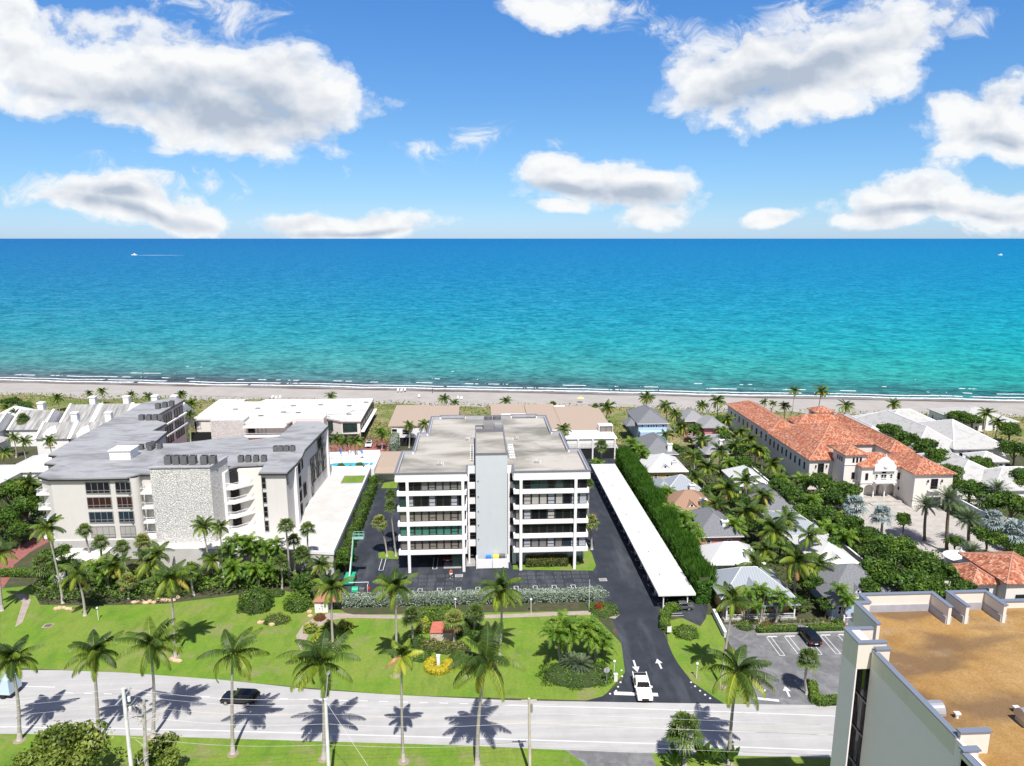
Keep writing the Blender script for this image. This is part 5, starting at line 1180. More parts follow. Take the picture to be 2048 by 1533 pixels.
M['bark']=mat('grey_palm_bark',(.42,.39,.35),.9,col2=(.27,.245,.215),ns=1.,stretch=(1,1,7),coord='obj')
M['barkd']=mat('brown_bark',(.16,.12,.085),.9,col2=(.09,.07,.05),ns=2.,stretch=(1,1,3),coord='obj')
M['barkw']=mat('pale_weathered_wood',(.50,.48,.44),.9,col2=(.3,.28,.25),ns=1.5,coord='obj')
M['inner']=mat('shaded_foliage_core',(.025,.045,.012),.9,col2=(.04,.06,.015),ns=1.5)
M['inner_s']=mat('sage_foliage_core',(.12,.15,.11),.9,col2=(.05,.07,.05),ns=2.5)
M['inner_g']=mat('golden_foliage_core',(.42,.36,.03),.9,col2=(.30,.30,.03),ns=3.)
class Q:      # quads gathered as arrays, one tint per quad
    def __init__(s): s.p=[]; s.t=[]
    def add(s,a,b,c,d,t):      # arrays (n,3)
        s.p.append(np.stack([a,b,c,d],1).reshape(-1,4,3)); s.t.append(np.broadcast_to(t,(len(s.p[-1]),)).astype(float))
    def mesh(s,name,mts,extra=None):
        P_=np.concatenate(s.p); T_=np.concatenate(s.t); n=len(P_)
        V_=P_.reshape(-1,3); nv=len(V_); loops=np.arange(nv,dtype=np.int32); starts=np.arange(0,nv,4,dtype=np.int32); tot=np.full(n,4,np.int32); mi=np.zeros(n,np.int32)
        if extra is not None and len(extra.v):
            ev=np.array(extra.v); loops=[loops]; st=[starts]; to=[tot]; base=nv; c=nv
            for f in extra.f: loops.append(np.array(f,np.int32)+nv); st.append([c]); to.append([len(f)]); c+=len(f)
            loops=np.concatenate(loops); starts=np.concatenate(st).astype(np.int32); tot=np.concatenate(to).astype(np.int32)
            V_=np.concatenate([V_,ev]); mi=np.concatenate([mi,np.ones(len(extra.f),np.int32)]); T_=np.concatenate([T_,np.zeros(len(extra.f))])
        me=bpy.data.meshes.new(name); me.vertices.add(len(V_)); me.vertices.foreach_set('co',V_.astype(np.float32).ravel())
        me.loops.add(len(loops)); me.loops.foreach_set('vertex_index',loops); me.polygons.add(len(starts)); me.polygons.foreach_set('loop_start',starts); me.polygons.foreach_set('loop_total',tot)
        for m_ in mts: me.materials.append(m_)
        me.polygons.foreach_set('material_index',mi); me.update(calc_edges=True)
        at=me.attributes.new('tint','FLOAT','FACE'); at.data.foreach_set('value',np.clip(T_,0,1).astype(np.float32)); return me
def unit(a): return a/np.maximum(np.linalg.norm(a,axis=-1,keepdims=True),1e-6)
UP=np.array([0,0,1.])
def frond(q,az,e0,droop,L,lmax,n,w,tint,side=.0,hang=.5,fwd=.55,twist=0,r=None,jit=.05,plume=0.):
    s=np.linspace(0,1,n); el=e0-droop*s**1.25; a=az+side*s**1.5
    d=np.stack([np.cos(el)*np.cos(a),np.cos(el)*np.sin(a),np.sin(el)],1); p=np.concatenate([[np.zeros(3)],np.cumsum(d[:-1]*L/(n-1),0)])
    right=unit(np.cross(d,UP)); up=np.cross(right,d)
    ln=lmax*np.sin(math.pi*np.clip(.12+.83*s,0,1))**.65
    for sg in (-1,1):
        dirn=unit(fwd*d+sg*right*1.0-UP*hang*(.4+.8*s)[:,None]+rng.normal(0,jit,(n,3))+up*(plume*rng.normal(0,1,(n,1))))
        m=s>.1; P0=p[m]; D=dirn[m]; ww=unit(d[m])*w/2
        mid=P0+D*ln[m][:,None]*.55; tip=P0+unit(D-UP*.45*hang)*ln[m][:,None]
        tt=tint+rng.normal(0,.05,m.sum())
        q.add(P0-ww,P0+ww,mid+ww*.8,mid-ww*.8,tt); q.add(mid-ww*.8,mid+ww*.8,tip+ww*.12,tip-ww*.12,tt+.05)
    rw=.05*(1-.8*s)[:,None]; a0=p-right*rw; a1=p+right*rw
    q.add(a0[:-1],a1[:-1],a1[1:],a0[1:],min(.98,tint+.3))
    return p[-1]
def coco_crown(name,seed,nf=24,L=4.7,yellow=0.,small=1.,wind=.25,mt='coco'):
    global rng; rng=np.random.default_rng(seed); q=Q(); ex=MB()
    for i in range(nf):
        f=i/(nf-1); az=i*2.39996+rng.normal(0,.28)
        e0=math.radians(82-100*f**.9+rng.normal(0,11)); dr=math.radians(68+22*f+rng.normal(0,14))
        l=L*(.62+.42*math.sin(math.pi*min(1,.18+.72*f)))*(1+rng.normal(0,.05))
        # the breeze bends the fronds the same way
        az2=az+wind*math.sin(math.radians(160)-az)
        tint=.16+.46*f+rng.normal(0,.12)+yellow*.3*(rng.random()<.6)+(.5 if f>.88 and rng.random()<.3 else 0)
        frond(q,az2,e0,dr,l,1.0*small,30,.145*small,tint,rng.normal(0,.22)+wind*.4*math.sin(math.radians(160)-az),.55+.45*f,.5)
    for i in range(2):
        if rng.random()<.5: frond(q,rng.random()*6.3,math.radians(-45),math.radians(40),L*.7,.6*small,20,.09,.98,0,1.,.6)
    for i in range(6): a=rng.random()*6.28; ex.ball((.28*math.cos(a),.28*math.sin(a),-.25-.15*rng.random()),.13,6,4)
    ex.tube([(0,0,-.5),(0,0,.35)],[.2,.1],6)
    return q.mesh(name,[M[mt],M['barkd']],ex)
def fan_crown(name,seed,nl=34,pet=1.0,rad=.95,mt='sabal',seg=13,yellow=0.):
    global rng; rng=np.random.default_rng(seed); q=Q(); ex=MB()
    for i in range(nl):
        f=i/(nl-1); az=i*2.39996+rng.normal(0,.2); el=math.radians(80-120*f+rng.normal(0,8)); d=np.array([math.cos(el)*math.cos(az),math.cos(el)*math.sin(az),math.sin(el)])
        r=unit(np.cross(d,UP)); u=np.cross(r,d); c=d*pet*(.8+.3*rng.random()); R_=rad*(.85+.3*rng.random())
        q.add((np.zeros(3)-r*.03)[None],(r*.03)[None],(c+r*.03)[None],(c-r*.03)[None],.6)
        th=np.linspace(-2.0,2.0,seg)+rng.normal(0,.04,seg); D=unit(np.cos(th)[:,None]*d+np.sin(th)[:,None]*r+u*(.12*np.abs(np.sin(th*1.))[:,None])+u*rng.normal(0,.06,(seg,1)))
        ww=unit(np.cross(D,u))*R_*.085; mid=c+D*R_*.65; tip=c+D*R_*1.0-UP*R_*(.12+.35*rng.random((seg,1)))
        t=.2+.5*(1-f)*.6+rng.normal(0,.08)+yellow+(.35 if f>.93 else 0)
        q.add(np.broadcast_to(c,mid.shape)-ww*.2,np.broadcast_to(c,mid.shape)+ww*.2,mid+ww,mid-ww,t+rng.normal(0,.06,seg)); q.add(mid-ww,mid+ww,tip+ww*.15,tip-ww*.15,t+.1)
    ex.ball((0,0,-.25),(.28,.28,.5),8,6)
    return q.mesh(name,[M[mt],M['barkd']],ex)
def date_crown(name,seed,nf=58,L=3.1):
    global rng; rng=np.random.default_rng(seed); q=Q(); ex=MB()
    for i in range(nf):
        f=i/(nf-1); az=i*2.39996; e0=math.radians(85-110*f+rng.normal(0,5)); frond(q,az,e0,math.radians(35+15*f),L*(.8+.25*math.sin(math.pi*f)),.46,32,.075,.3+.35*(1-f)+rng.normal(0,.1)+(.3 if f>.9 else 0),rng.normal(0,.1),.1,.9,plume=.3)
    ex.ball((0,0,-.35),(.42,.42,.55),8,6)
    return q.mesh(name,[M['date'],M['barkd']],ex)
def plume_crown(name,seed,nf=13,L=2.7,mt='areca'):
    global rng; rng=np.random.default_rng(seed); q=Q(); ex=MB()
    for i in range(nf):
        f=i/(nf-1); az=i*2.39996+rng.normal(0,.2); frond(q,az,math.radians(80-60*f),math.radians(85+15*f+rng.normal(0,8)),L*(.85+.25*f),.68,28,.12,.3+.35*rng.random(),rng.normal(0,.25),.45,.7,plume=.45)
    ex.tube([(0,0,-.9),(0,0,.2)],[.12,.09],6)
    return q.mesh(name,[M[mt],M['areca']],ex)
CR={}
for i in range(6): CR['coco%d'%i]=coco_crown('coconut_crown',100+i,21+i%3*2,3.75+.13*i,wind=.2+.08*i)
CR['cocoy']=coco_crown('yellow_coconut_crown',131,16,3.0,1.1,.85,.2)
for i in range(3): CR['fan%d'%i]=fan_crown('fan_crown',200+i)
CR['fany']=fan_crown('bright_fan_crown',211,yellow=.35); CR['silver0']=fan_crown('silver_crown',212,24,1.3,1.35,'silver',15); CR['silver1']=fan_crown('silver_crown',213,22,1.3,1.3,'silver',15)
for i in range(3): CR['date%d'%i]=date_crown('date_crown',220+i)
for i in range(3): CR['plume%d'%i]=plume_crown('plume_crown',230+i)
rng=np.random.default_rng(11)
def add_crown(parent,me,loc,s,rz,tilt=0,name='crown'):
    o=bpy.data.objects.new(name,me); COL.objects.link(o); o.parent=parent; o.location=loc; o.scale=(s,s,s); o.rotation_euler=(tilt,0,rz); return o
PALM_CAT={'coco':('coconut_palm','palm tree'),'cocoy':('coconut_palm','palm tree'),'fan':('fan_palm','palm tree'),'fany':('fan_palm','palm tree'),'silver':('silver_palm','palm tree'),'date':('date_palm','palm tree'),'plume':('plumed_palm','palm tree')}
cnt={}
def palm(kind,hub,base,label,s=1.,group=None,h=None,ring=False,bend=None):
    """hub: photo position of the crown centre; base: photo position of the foot, or None with a height h"""
    if base is not None: bx,by=G(*base); tx,tz=F(hub[0],hub[1],by)
    else: tx,by=G(hub[0],hub[1],h); bx=tx-rng.normal(0,.35); tz=h
    name,cat=PALM_CAT[kind]; T=thing(name,label,cat,(bx,by,0),group)
    k=kind if kind in CR else kind+str(rng.integers(0,sum(1 for c in CR if c.startswith(kind) and c[len(kind):].isdigit())))
    r0,r1={'coco':(.24,.13),'cocoy':(.2,.11),'fan':(.2,.16),'fany':(.2,.16),'silver':(.24,.2),'date':(.30,.25),'plume':(.13,.08)}[kind]
    dx=tx-bx; b_=rng.normal(0,.3) if bend is None else bend; n=9; pts=[];rd=[]
    for i in range(n):
        f=i/(n-1); pts.append((bx+dx*f**1.3+b_*math.sin(math.pi*f)*.6,by+.15*math.sin(math.pi*f*1.3),tz*f)); rd.append(r0*(1.45 if i==0 else 1)*(1-f)+r1*f)
    m=MB(); m.tube(pts,[max(.05,r*min(1.15,max(.75,s))) for r in rd],8); m.build('trunk',M['bark' if kind in('coco','cocoy','plume') else 'barkd' if kind in('date',) else 'bark'],T,smooth=True)
    if kind=='plume':
        for j in range(3):
            add_crown(T,CR['plume%d'%j],(tx-bx+(j-1)*.5*s+rng.normal(0,.15),rng.normal(0,.6),tz*(1-.16*j)),s*(1-.08*j),rng.random()*6.28,name='crown')
            if j:
                x=bx+(j-1)*.5*s; m=MB(); m.tube([(bx+.1*j,by,0),(tx+(j-1)*.5*s,by,tz*(1-.16*j))],.07,6); m.build('stem',M['bark'],T)
    else: add_crown(T,CR[k],(tx-bx,0,tz),s*(.94+.12*rng.random()),rng.random()*6.28,rng.normal(0,.06))
    if ring:
        m=MB(); m.tube([(bx,by,.0),(bx,by,.07)],[.75,.6],14); m.build('base_ring',M['ring'],T)
    return T
M['ring']=mat('pale_sand_ring',(.27,.22,.17),.95)
# ---- leafy volumes
def leaf_cloud(q,P0,N0,size,tmu,tsd,spread=.8):
    n=len(P0); N=unit(N0+rng.normal(0,spread,(n,3))); a=unit(np.cross(N,unit(rng.normal(0,1,(n,3))))); b=np.cross(N,a); sz=(size*(.6+.8*rng.random((n,1))))
    q.add(P0-a*sz*.5,P0+b*sz*.32,P0+a*sz*.5,P0-b*sz*.32,tmu+rng.normal(0,tsd,n))
def blob_tree_mesh(name,seed,rx,ry,rz,nl=14,leaves=3600,size=.42,mt='broad'):
    """crown of a broadleaf tree about the origin"""
    global rng; rng=np.random.default_rng(seed); q=Q(); ex=MB()
    C=[];
    for i in range(nl):
        d=unit(rng.normal(0,1,3)); d[2]=abs(d[2])*.9-.25; r=.5+.42*rng.random(); C.append((d*r*np.array([rx,ry,rz]),(.22+.2*rng.random())*min(rx,ry)))
    C.append((np.zeros(3),.45*min(rx,ry)))
    per=leaves//len(C)
    for c,r in C:
        d=unit(rng.normal(0,1,(per,3))); d[:,2]=np.where(d[:,2]<-.4,-d[:,2],d[:,2]); rr=r*(.72+.38*rng.random((per,1))**.7)
        leaf_cloud(q,c+d*rr*np.array([1,1,.8])*(1+.25*rng.normal(0,1,(per,1))*(rng.random((per,1))<.3)),d,size,.30+rng.normal(0,.12)+.25*np.clip(d[:,2],0,1),.14)
        ex.ball(tuple(c),(r*.5,r*.5,r*.42),7,5)
    rng=np.random.default_rng(seed+5)
    me=q.mesh(name,[M[mt],M['inner']],ex); return me,C
TREES={}
def get_tree(kind,seed,mt='broad',size=.42,leaves=3600):
    k=(kind,seed,mt)
    if k not in TREES:
        rx,ry,rz={'round':(3,3,2.4),'tall':(2.5,2.5,3.2),'wide':(4.2,3.6,2.4)}[kind]; TREES[k]=blob_tree_mesh('tree_crown',seed,rx,ry,rz,20 if kind!='wide' else 28,leaves if kind!='wide' else int(leaves*1.4),size,mt)
    return TREES[k]
def tree(hubpx,h,label,kind='round',s=1.,mt='broad',seed=0,group=None,size=.42,name='broadleaf_tree',cat='tree'):
    x,y=G(hubpx[0],hubpx[1],h); me,C=get_tree(kind,seed,mt,size); T=thing(name,label,cat,(x,y,0),group)
    m=MB(); m.tube([(x,y,0),(x+.15,y,h*.45),(x,y,h)],[.28*s,.2*s,.1*s],8)
    m.build('trunk',M['barkd'],T)
    m=MB()
    for c,r in C[:6]: m.tube([(x,y,h*.5),(x+c[0]*s*.5,y+c[1]*s*.5,h+c[2]*s*.3),(x+c[0]*s,y+c[1]*s,h+c[2]*s)],[.11*s,.08*s,.04],5,False)
    m.build('limbs',M['barkd'],T)
    add_crown(T,me,(0,0,h),s,rng.random()*6.28); return T
def shrub_mesh(name,seed,rx,ry,rz,leaves,size,mt,inner='inner'):
    global rng; rng=np.random.default_rng(seed); q=Q(); ex=MB()
    d=unit(rng.normal(0,1,(leaves,3))); d[:,2]=np.abs(d[:,2]); lump=1+.09*np.sin(d[:,:1]*9+seed)+.07*np.cos(d[:,1:2]*11)
    P0=d*np.array([rx,ry,rz])*(.9+.14*rng.random((leaves,1)))*lump
    leaf_cloud(q,P0,d,size,.35+.25*d[:,2],.15); ex.ball((0,0,0),(rx*.9,ry*.9,rz*.88),14,10)
    rng=np.random.default_rng(seed+3); return q.mesh(name,[M[mt],M[inner]],ex)
SHR={}
def shrub(pxy,label,rx=1.2,ry=None,rz=1.2,mt='broad',size=.22,dens=60,group=None,name='shrub',cat='shrub',inner='inner',xy=None):
    x,y=xy if xy else G(*pxy); ry=ry or rx; k=(round(rx,1),round(ry,1),round(rz,1),mt)
    if k not in SHR: SHR[k]=shrub_mesh(name,int(rx*97+rz*31)+len(SHR),rx,ry,rz,int(dens*(rx*ry+rx*rz+ry*rz)*1.6),size,mt,inner)
    o=bpy.data.objects.new(name,SHR[k]); COL.objects.link(o); o.location=(x,y,0); setp(o,label,cat,group); return o
def hedge(pts,w,h,label,mt='broad',size=.22,dens=34,wob=.12,inner='inner',name='hedge',up=0.,closed=False,hvar=.0):
    """clipped hedge along a line of world points"""
    q=Q(); ex=MB(); L_=list(pts)+([pts[0]] if closed else [])
    for a,b in zip(L_[:-1],L_[1:]):
        a=np.array(a,float);b=np.array(b,float);d=b-a;L=np.linalg.norm(d);d/=L;nrm=np.array([-d[1],d[0]])
        def put(n,fu):
            s=rng.random(n)*L; hh=h*(1+hvar*(np.sin(s*.55+1)+.6*np.sin(s*1.7))) ; off,z,N=fu(n,hh); wb=1+wob*np.sin(s*1.9)+rng.normal(0,.04,n)
            P0=np.stack([a[0]+d[0]*s+nrm[0]*off*wb,a[1]+d[1]*s+nrm[1]*off*wb,z*(1+.03*rng.normal(0,1,n))],1)
            N3=np.stack([nrm[0]*N[0],nrm[1]*N[0],N[1]],1)
            if up: 
                D=unit(N3*.5+np.array([0,0,up])+rng.normal(0,.25,(n,3))); W_=unit(np.cross(D,rng.normal(0,1,(n,3))))*size*.09; ln=size*(1.3+1.2*rng.random((n,1)))
                q.add(P0-W_,P0+W_,P0+D*ln+W_*.4,P0+D*ln-W_*.4,.45+.2*rng.normal(0,1,n))
            else: leaf_cloud(q,P0,N3,size,.35+.25*N[1],.15)
        put(int(L*w*dens),lambda n,hh:((rng.random(n)-.5)*w,hh-.0*w,(np.zeros(n),np.ones(n))))
        for sg in (-1,1): put(int(L*h*dens*.8),lambda n,hh:(np.full(n,sg*w/2.),rng.random(n)**.8*hh,(np.full(n,float(sg)),np.full(n,.25))))
        for e,sg in ((a,-1),(b,1)):
            n=int(w*h*dens*.8); o=(rng.random(n)-.5)*w; leaf_cloud(q,np.stack([e[0]+nrm[0]*o+d[0]*sg*.12,e[1]+nrm[1]*o+d[1]*sg*.12,rng.random(n)*h],1),np.tile(np.array([d[0]*sg,d[1]*sg,.3]),(n,1)),size,.4,.15)
        k=.86; n_=max(1,int(L/2.)); 
        for i in range(n_):
            s0,s1=L*i/n_,L*(i+1)/n_; hh=h*(1+hvar*(math.sin((s0+s1)/2*.55+1)+.6*math.sin((s0+s1)/2*1.7)))*.93
            p0=a+d*s0;p1=a+d*s1; ex.prism([p0-nrm*w/2*k,p1-nrm*w/2*k,p1+nrm*w/2*k,p0+nrm*w/2*k],0,hh+.002*(i%2))
    me=q.mesh(name,[M[mt],M[inner]],ex); o=bpy.data.objects.new(name,me); COL.objects.link(o); setp(o,label,'hedge'); return o
def cover(poly,name,mt,dens=3.,size=.4,hmin=.1,hmax=.7,holes=()):
    """uncountable low planting over an area"""
    P_=np.array(poly); x0,y0=P_.min(0);x1,y1=P_.max(0); n=int((x1-x0)*(y1-y0)*dens); X=x0+rng.random(n)*(x1-x0);Y=y0+rng.random(n)*(y1-y0)
    ins=np.zeros(n,bool); j=len(poly)-1
    for i in range(len(poly)):
        xi,yi=poly[i];xj,yj=poly[j]; c=((yi>Y)!=(yj>Y))&(X<(xj-xi)*(Y-yi)/(yj-yi+1e-9)+xi); ins^=c; j=i
    for (a,b,c,d) in holes: ins&=~((X>a)&(X<b)&(Y>c)&(Y<d))
    X,Y=X[ins],Y[ins]; n=len(X); hill=.5+.5*np.sin(X*1.3+np.sin(Y*.9)*2)*np.cos(Y*1.1+np.sin(X*.7)*2)
    Z_=hmin+(hmax-hmin)*hill*(.55+.45*rng.random(n)); q=Q(); leaf_cloud(q,np.stack([X,Y,Z_],1),np.tile([0,0,1.],(n,1)),size,.2+.45*hill,.17,.7)
    me=q.mesh(name,[M[mt]]); o=bpy.data.objects.new(name,me); COL.objects.link(o); o['kind']='stuff'; return o
# ================================================================ planting plan
g1='coconut palms lining the road'
rp_=[((23,1319),(39,1481),'coco',1.,'leftmost roadside coconut palm with an orange-brown dead frond, beside the van'),((190,1306),(199,1479),'coco',1.05,'second roadside coconut palm from the left, rising behind the big bush'),
((302,1292),(306,1474),'coco',1.02,'third roadside coconut palm from the left, beside the pale bare-branched trunk'),((466,1308),(466,1508),'coco',1.,'roadside coconut palm whose trunk crosses in front of the black car'),
((644,1325),(648,1518),'coco',1.1,'roadside coconut palm directly beside the concrete lamp pole'),((804,1312),(807,1523),'cocoy',.95,'small yellowing roadside coconut palm with a thin curved trunk'),
((972,1322),(955,1536),'coco',1.15,'largest roadside coconut palm, leaning, just left of the wooden pole'),((1474,1344),(1459,1532),'coco',1.05,'roadside coconut palm with spreading fronds in front of the parking lot entrance')]
for hub,base,k,s,l in rp_: palm(k,hub,base,l,s,g1,ring=True)
g2='coconut palms on the lawn'
for hub,base,k,s,l in [((155,1150),(170,1232),'coco',.95,'coconut palm on the left lawn with drooping bright fronds, above the second drain cover'),((341,1155),(350,1314),'coco',1.,'tall coconut palm on the left lawn standing on a rocky base'),
((664,1174),(667,1306),'coco',.95,'coconut palm beside the white wall sign'),((789,1174),(790,1352),'coco',.95,'lawn coconut palm before the sage hedge, left of the tiled sign wall'),
((1003,1180),(999,1320),'coco',.95,'tall coconut palm on the right lawn crossing the sage hedge'),((1466,1201),(1442,1372),'coco',.9,'leaning coconut palm on the strip between driveway and parking lot'),
((95,1056),(126,1207),'coco',.85,'coconut palm in front of the left corner of the cream condominium'),((-6,1108),(4,1222),'coco',1.,'coconut palm at the left edge of the photo over the pink paving')]: palm(k,hub,base,l,s,g2,ring=base[1]>1300)
g3='fan palms in front of the cream condominium'
for hub,base,k,s,l in [((169,1062),(182,1141),'fan',.95,'fan palm before the lower left windows of the cream condominium'),((201,1087),(214,1168),'fan',1.,'fan palm between the coconut palm and the yellow-green ones at the condominium'),
((244,1096),(255,1150),'fan',.9,'fan palm below the right-hand window column of the condominium'),((284,1082),(287,1122),'fany',.9,'bright yellow-green fan palm below the balconies, left of the stone tower'),((255,1163),(257,1198),'fany',1.,'short bright fan palm at the lawn edge before the white wall'),
((572,1053),(578,1168),'fan',.95,'tall fan palm, left one of the trio at the podium corner'),((615,1059),(615,1155),'fan',.9,'tall fan palm with a dark thin trunk at the right of the podium trio'),((587,1082),(591,1155),'fan',.85,'middle fan palm of the trio at the podium corner'),
((604,1110),(604,1158),'fan',1.,'low fan palm in front of the podium trio'),((561,1125),(564,1180),'fan',.9,'fan palm low before the podium wall, left of the trio'),((383,1140),(388,1192),'fan',1.,'fan palm below the stone tower next to the rock edging')]: palm(k,hub,base,l,s,g3)
g4='plumed palms before the podium wall'
for hub,base,k,s,l in [((406,1053),(419,1156),'coco',.72,'royal-like palm with a pale trunk in front of the stone tower'),((440,1056),(446,1156),'coco',.6,'smaller dark palm right beside the pale-trunked palm at the stone tower'),
((483,1082),(490,1160),'plume',1.1,'left clump of plumed palms before the podium wall'),((505,1084),(510,1160),'plume',1.1,'middle clump of plumed palms before the podium wall'),((528,1094),(532,1158),'plume',1.,'right clump of plumed palms before the podium wall'),((458,1099),(468,1158),'plume',.8,'small clump of plumed palms left of the others at the podium wall'),((555,1088),(553,1158),'plume',.8,'thin dark plumed palm between the clumps and the fan palm trio')]: palm(k,hub,base,l,s,g4)
g5='palms around the central block'
for hub,base,k,s,l in [((759,1045),(774,1113),'fany',.95,'bright fan palm on the small green island left of the central block'),((781,1012),(792,1113),'fan',.8,'fan palm close against the left front corner of the central block'),((781,990),(790,1095),'fan',.75,'darker fan palm behind the others at the left corner of the central block')]: palm(k,hub,base,l,s,g5)
for hub,h,k,s,l in [((1181,1045),6.,'fany',1.1,'drooping pale fan palm at the right side of the central block'),((1178,968),9.,'fan',.7,'fan palm peeking out at the upper right corner of the central block'),((818,852),7,'coco',.62,'palm left of the back of the central block, before the white wall with windows'),((850,848),7,'coco',.6,'palm against the back left corner of the central block'),
((1127,860),8,'coco',.8,'coconut palm in front of the right beige town house'),((1203,893),7,'fan',1.25,'big grey-green fan palm at the far end of the carport'),((1196,925),2.5,'plume',.9,'low plumed palm at the far end of the carport')]: palm(k,hub,None,l,s,g5,h)
g6='palms along the dunes'
for hub,h,k,s,l in [((889,798),6,'coco',.75,'palm behind the central block, left of a pair before the beach'),((909,806),5,'coco',.6,'smaller palm of the pair behind the central block before the beach'),((1011,803),6,'coco',.65,'single palm on the dune behind the middle of the central block'),((1105,814),4,'fan',1.2,'rounded palm on the dune behind the right beige roofs'),
((1191,816),7,'fan',1.0,'slender palm right of the beige roofs'),((1215,815),7,'coco',.9,'full coconut palm between the beige roofs and the blue house'),((1294,797),8,'coco',.95,'coconut palm behind the blue house, against the sand'),((1333,812),8,'coco',.9,'coconut palm between the blue and the pink house against the sand'),
((1405,812),6,'coco',.75,'left palm of the pair behind the pink house'),((1434,803),8,'coco',.85,'taller right palm of the pair behind the pink house'),((1529,805),6,'coco',.5,'left small palm of three behind the far orange roof'),((1547,807),6,'coco',.5,'middle small palm of three behind the far orange roof'),((1569,812),7,'coco',.6,'right palm of three behind the far orange roof'),
((1590,783),13,'coco',.62,'tall thin palm standing out against the sand behind the mansion'),((1643,783),12,'coco',.8,'tall dense palm left of the square mansion tower'),((1691,812),7,'coco',.8,'dark palm right of the square mansion tower'),((1787,809),8,'coco',.75,'lone palm on the dune behind the white estate roof'),
((1973,828),10,'coco',.8,'palm above the sea grapes at the right edge'),((1996,845),7,'coco',.8,'lower palm right of the sea grapes at the right edge'),
((115,797),6,'coco',.75,'palm behind the far left townhouses'),((178,787),5,'coco',.5,'small palm between two townhouse chimneys'),((204,783),6,'coco',.65,'palm right of the second far chimney'),((263,789),5,'coco',.65,'palm left of the far end of the grey condominium roof'),((296,793),5,'coco',.6,'palm just above the far chimney of the townhouses'),((362,790),6,'coco',.7,'palm at the far corner of the grey condominium roof'),((382,808),7,'coco',.7,'dark palm between the grey and the low white roof'),((380,830),9,'coco',.6,'lower palm in the gap between the grey and the low white block'),((661,793),6,'coco',.6,'palm behind the low white roof near the sand')]: palm(k,hub,None,l,s,g6,h)
g7='palms in the courtyard behind the pool'
for hub,h,k,s,l in [((673,878),6,'coco',.65,'left palm of the dark group before the low white block'),((690,884),6,'coco',.65,'middle palm of the dark group before the low white block'),((711,883),8,'coco',.7,'palm rising behind the turquoise pool'),((762,862),6,'plume',.9,'thin palm on the red paving behind the pool'),((645,885),5,'plume',.9,'palm nearest the grey wing before the low white block')]: palm(k,hub,None,l,s,g7,h)
g8='palms among the townhouses at the left'
for hub,h,k,s,l in [((46,838),8,'fan',1.1,'brownish fan palm before the streaked townhouse roof'),((47,884),6,'coco',.6,'palm before the left near townhouse'),((99,882),6,'coco',.65,'palm between the two white dormers'),((27,876),6,'coco',.6,'palm left of the near townhouses'),((14,815),6,'coco',.7,'dark palm at the far left near the dunes'),((30,826),6,'coco',.6,'second dark palm at the far left near the dunes'),((57,965),9,'coco',.75,'palm beside the dark trees left of the condominium'),((8,905),5,'coco',.7,'palm at the left edge below the grey-gabled house')]: palm(k,hub,None,l,s,g8,h)
g9='palms in the cottage village'
vp=[((1365,855),8,'coco',.9,'palm between the slate cottage and the pink house'),((1268,888),6,'plume',1.25,'bright plumed palm left of the slate cottage'),((1285,900),6,'plume',1.1,'bright plumed palm at the corner of the slate cottage'),((1405,880),6,'coco',.75,'palm right of the slate cottage in the lane'),((1388,911),5,'coco',.75,'palm in the lane beside the white metal roof'),
((1440,903),6,'coco',.8,'palm below the broad chimney of the brown cottage'),((1414,934),6,'coco',.95,'full bright palm in the lane between the white and blue-grey roofs'),((1480,864),6,'coco',.8,'palm between brown cottage and mansion wall, farthest'),((1499,880),6,'coco',.85,'palm between brown cottage and mansion wall, second'),((1512,897),6,'coco',.85,'palm against the mansion side wall, nearest the brown cottage'),
((1456,978),6,'coco',1.,'bright palm in the lane beside the tan roof'),((1490,964),7,'coco',.85,'dark-hearted palm left of the dormered white cottage'),((1496,1022),6,'coco',1.,'large palm in the lane above the dark grey shingled cottage'),((1525,990),6,'coco',.85,'palm in front of the long grey cottage'),((1548,1060),6.5,'coco',1.1,'large bright palm right of the white-roofed green cottage'),((1575,1040),6,'coco',.8,'palm before the silver roof of the right row'),
((1594,1122),8,'coco',1.15,'largest village palm, beside the near grey cottage'),((1617,1070),7,'coco',.8,'palm half across the white gabled roof of the right row'),((1530,1100),5,'coco',.7,'lower palm behind the silver bungalow roof'),((1369,1030),5,'plume',1.15,'plumed palm left of the grey shingled cottage'),((1343,1018),5,'plume',1.1,'plumed palm beside the tall feathery hedge'),((1388,1062),5,'plume',1.15,'plumed palm between the feathery hedge and the green cottage'),((1352,1050),4,'plume',1.,'small plumed palm at the feathery hedge, lower'),((1340,985),4.5,'plume',1.,'plumed palm at the corner of the tan roof'),
((1500,1190),5.,'plume',.8,'left triple-headed palm before the yellow bungalow'),((1530,1184),5.5,'plume',.8,'middle triple-headed palm before the yellow bungalow'),((1560,1190),5,'plume',.8,'right triple-headed palm before the yellow bungalow'),((1693,1186),5.5,'plume',.85,'palm before the pale blue cottage beside the foreground roof'),
((1444,860),5,'plume',1.,'low palm beside the pink wing'),((1460,925),4,'plume',1.1,'low bright palm left of the gabled white cottage'),((1545,930),5,'coco',.8,'palm between the village wall and the long grey cottage'),((1525,905),5,'plume',1.1,'plumed palm beside the village wall, far end'),((1560,955),4.5,'plume',1.1,'plumed palm beside the village wall, middle')]
for hub,h,k,s,l in vp: palm(k,hub,None,l,s*(1.06 if k=='coco' else 1.),g9,h)
g10='palms in the mansion garden'
